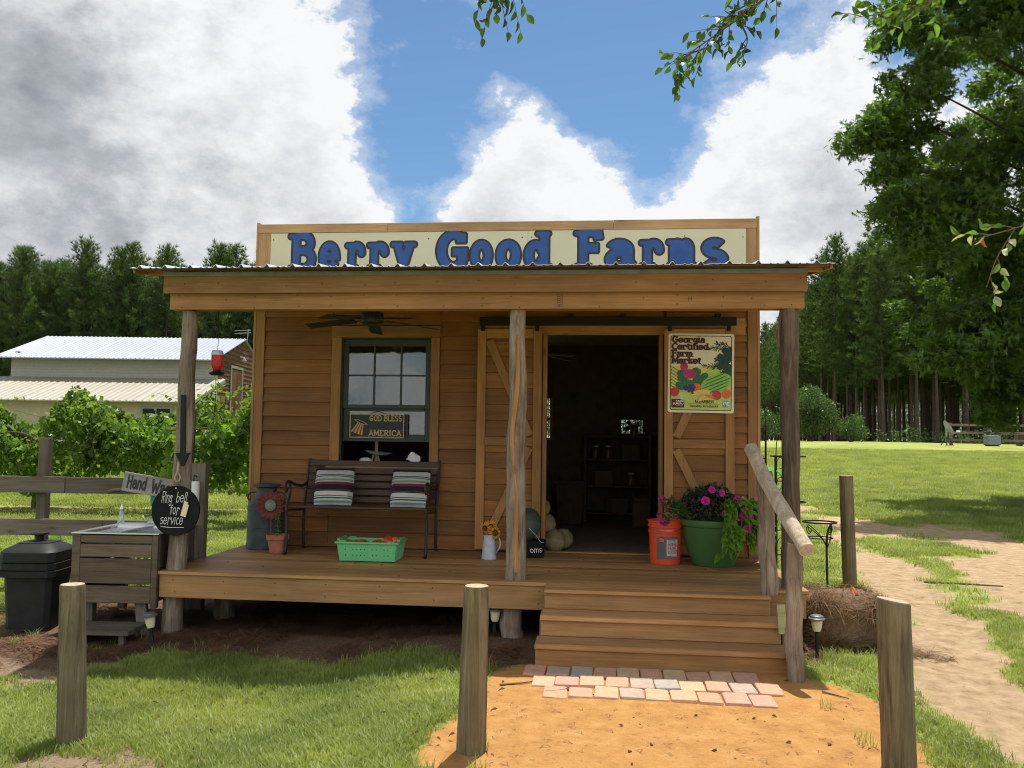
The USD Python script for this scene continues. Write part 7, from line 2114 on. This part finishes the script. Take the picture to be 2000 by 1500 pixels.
part(pl_, 'leg', tube([(-.15, -.08, -.05), (-.15, -.08, 1.38)], .01, 6), 'black_iron')

# satellite dish and the far fence
dh = thing('satellite_dish', 'grey satellite dish on a short stand at the far field edge', 'satellite dish', gpt(24.9, 49.0), 0)
m_ = lathe([(0, .0), (.25, .03), (.42, .09), (.46, .11), (.44, .115), (.25, .05), (0, .02)], 22)
m_ = turn((m_[0] * [1, .82, 1], m_[1]), (0, 1, 0), 1.05)
part(dh, 'reflector', shift(m_, (-.1, 0, .95)), 'dish_grey', smooth=40)
part(dh, 'arm', tube([(.0, 0, .6), (.45, -.1, .75)], .02, 6), 'dish_grey'); part(dh, 'receiver', cbox(.40, .58, -.16, -.05, .76, .86, .01), 'white_enamel')
part(dh, 'mast', tube([(-.1, 0, .9), (-.15, 0, .3), (-.1, 0, -.1)], .04, 8), 'dish_grey')
for k in range(3):
    part(dh, 'stand_leg', tube([(-.12, 0, .55), (-.12 + .4 * math.cos(k * 2.1), .4 * math.sin(k * 2.1), -.05)], .025, 6), 'bronze_iron')
ff = thing('paddock_fence', 'dark post and rail fence across the far right under the pines', 'fence', (25.3, 49.6, 0), math.radians(-14))
for k in range(9):
    x = k * 2.0; p_ = np.array([25.3 + x * math.cos(.244), 49.6 - x * math.sin(.244)]); z = float(gz(*p_)[0])
    part(ff, 'post', cbox(x - .07, x + .07, -.07, .07, z - .3, z + 1.28, .01), 'grey_z_2')
    if k < 8:
        for q in (1.16, .72, .3):
            part(ff, 'rail', beam((x + .005, -.09, z + q), (x + 1.995, -.09, z + q), .04, .13), 'grey_x_2')
bx_ = thing('metal_tank', 'grey metal box leaning against the far fence', 'tank', gpt(27.3, 48.9), .2)
part(bx_, 'box', cbox(-.4, .4, -.25, .25, .05, .62, .04), 'flashing'); part(bx_, 'foot', cbox(-.3, .3, -.2, .2, -.05, .05), 'black_iron')
wt = thing('wooden_trough', 'dark wooden trough behind the far right fence', 'trough', gpt(30.3, 50.2), -.2)
part(wt, 'body', cbox(-.8, .8, -.35, .35, .25, .8, .02), 'bench_wood'); part(wt, 'leg', cbox(-.7, -.55, -.3, .3, -.05, .25), 'bench_wood'); part(wt, 'leg', cbox(.55, .7, -.3, .3, -.05, .25), 'bench_wood')

# ------------------------------------------------------------ the barn
BZ = 1.1
bn_ = thing('barn', 'barn with pale tin roofs, lean-to and brown board gable behind the vines', 'barn', (0, 0, 0), 0)
xl, xr = -25.6, -15.0
yr, ye, zr, ze = 47.7, 42.9, 6.85, 5.25          # ridge and front eave of the main roof
part(bn_, 'front_wall', cbox(xl + .3, xr, 43.4, 43.6, 0, 5.45), 'barn_siding')
for k in range(9):
    part(bn_, 'siding_course', lap_board(xl + .25, xr + .0, 4.10 + k * .15, 4.25 + k * .15, 43.4, .03), 'barn_siding')
gb = MB()
gb.add([[xr, 43.4, 0], [xr, 52.0, 0], [xr, 52.0, 5.4], [xr, 47.7, 6.72], [xr, 43.4, 5.4], [xr - .2, 43.4, 0], [xr - .2, 52.0, 0], [xr - .2, 52.0, 5.4], [xr - .2, 47.7, 6.72], [xr - .2, 43.4, 5.4]],
       [[0, 1, 2], [0, 2, 4], [4, 2, 3], [5, 7, 6], [5, 9, 7], [9, 8, 7], [0, 5, 6], [0, 6, 1]])
ga = part(bn_, 'gable_wall', gb, 'barn_board')
for k in range(26):
    z0 = .6 + k * .235
    y1 = 43.45 if z0 < 5.2 else 43.45 + (z0 + .1 - 5.3) / 1.4 * 4.3
    y2 = 52 if z0 < 5.2 else 52 - (z0 + .1 - 5.3) / 1.4 * 4.3
    if y2 - y1 < .3:
        break
    v, f = lap_board(y1, y2, z0, z0 + .234, 0, .05)
    part(ga, 'gable_board', (np.column_stack([xr + .01 - v[:, 1], v[:, 0], v[:, 2]]), f), 'barn_board')
part(bn_, 'back_wall', cbox(xl + .3, xr, 51.8, 52.0, 0, 5.4), 'barn_siding'); part(bn_, 'end_wall', cbox(xl + .3, xl + .5, 43.6, 51.8, 0, 5.6), 'barn_board')


def tin_roof(name, x0, x1, ya, za, yb, zb, mat, rib=.23, n=5):
    for k in range(n):
        a, b = x0 + (x1 - x0) * k / n, x0 + (x1 - x0) * (k + 1) / n
        us = np.arange(a, b + .001, rib / 4); us[-1] = b
        h = np.where((np.arange(len(us)) % 4) == 0, .035, 0)
        v = np.vstack([np.column_stack([us, 0 * us + ya, za + h]), np.column_stack([us, 0 * us + yb, zb + h]), np.column_stack([us, 0 * us + ya, za - .04 + 0 * h]), np.column_stack([us, 0 * us + yb, zb - .04 + 0 * h])])
        m = len(us); f = []
        for i in range(m - 1):
            f += [[i, i + 1, m + i + 1, m + i], [2 * m + i + 1, 2 * m + i, 3 * m + i, 3 * m + i + 1], [i + 1, i, 2 * m + i, 2 * m + i + 1]]
        part(bn_, name, (v, f), mat)


tin_roof('roof_sheet', xl - .3, xr + .2, ye - .2, ze - .02, yr, zr, 'barn_tin')
tin_roof('roof_sheet', xl - .3, xr + .12, 52.5, ze - .02, yr + .02, zr, 'barn_tin')
tin_roof('lean_to_sheet', -27.2, xr + .5, 39.0, 2.98, 43.38, 4.30, 'barn_tin_tan', .3)
part(bn_, 'lean_to_wall', cbox(-27.0, xr + .1, 39.5, 39.65, 0, 3.02), 'barn_tan')
part(bn_, 'lean_to_end', cbox(xr - .1, xr + .05, 39.66, 43.35, 0, 3.0), 'barn_board')
part(bn_, 'lean_to_trim', beam((xr + .5, 39.0, 2.9), (xr + .5, 43.38, 4.2), .03, .14), 'barn_trim')
for x in (-20.0, -16.3):
    w_ = part(bn_, 'window', cbox(x - .75, x + .75, 39.46, 39.52, 1.55, 2.75), 'barn_trim')
    part(w_, 'glass', cbox(x - .62, x + .62, 39.44, 39.462, 1.65, 2.65), 'dark_void')
    part(w_, 'mullion', cbox(x - .02, x + .02, 39.42, 39.441, 1.65, 2.65), 'barn_trim')
dr_ = part(bn_, 'loft_door', cbox(xr + .05, xr + .09, 45.6, 47.4, 2.3, 5.0), 'barn_board')
for b_ in ((45.5, 45.62, 2.3, 5.05), (47.38, 47.5, 2.3, 5.05), (45.5, 47.5, 5.06, 5.2)):
    part(dr_, 'door_trim', cbox(xr + .06, xr + .11, *b_), 'barn_trim')
part(bn_, 'corner_trim', cbox(xr - .02, xr + .08, 43.32, 43.5, 2.5, 5.3), 'barn_trim')
lm = part(bn_, 'gable_lamp', tube([(xr + .1, 46.9, 5.75), (xr + .3, 46.9, 5.7), (xr + .32, 46.9, 5.55)], [.05, .06, .14], 8), 'dish_grey')
an = part(bn_, 'antenna', MB().add(*tube([(xr + .2, 47.7, 6.6), (xr + .25, 47.7, 7.4)], .025, 5)).add(*tube([(xr - .5, 47.7, 7.3), (xr + .4, 47.7, 7.35)], .02, 5)).add(*tube([(xr - .5, 47.7, 7.15), (xr + .4, 47.7, 7.2)], .02, 5)), 'dish_grey')
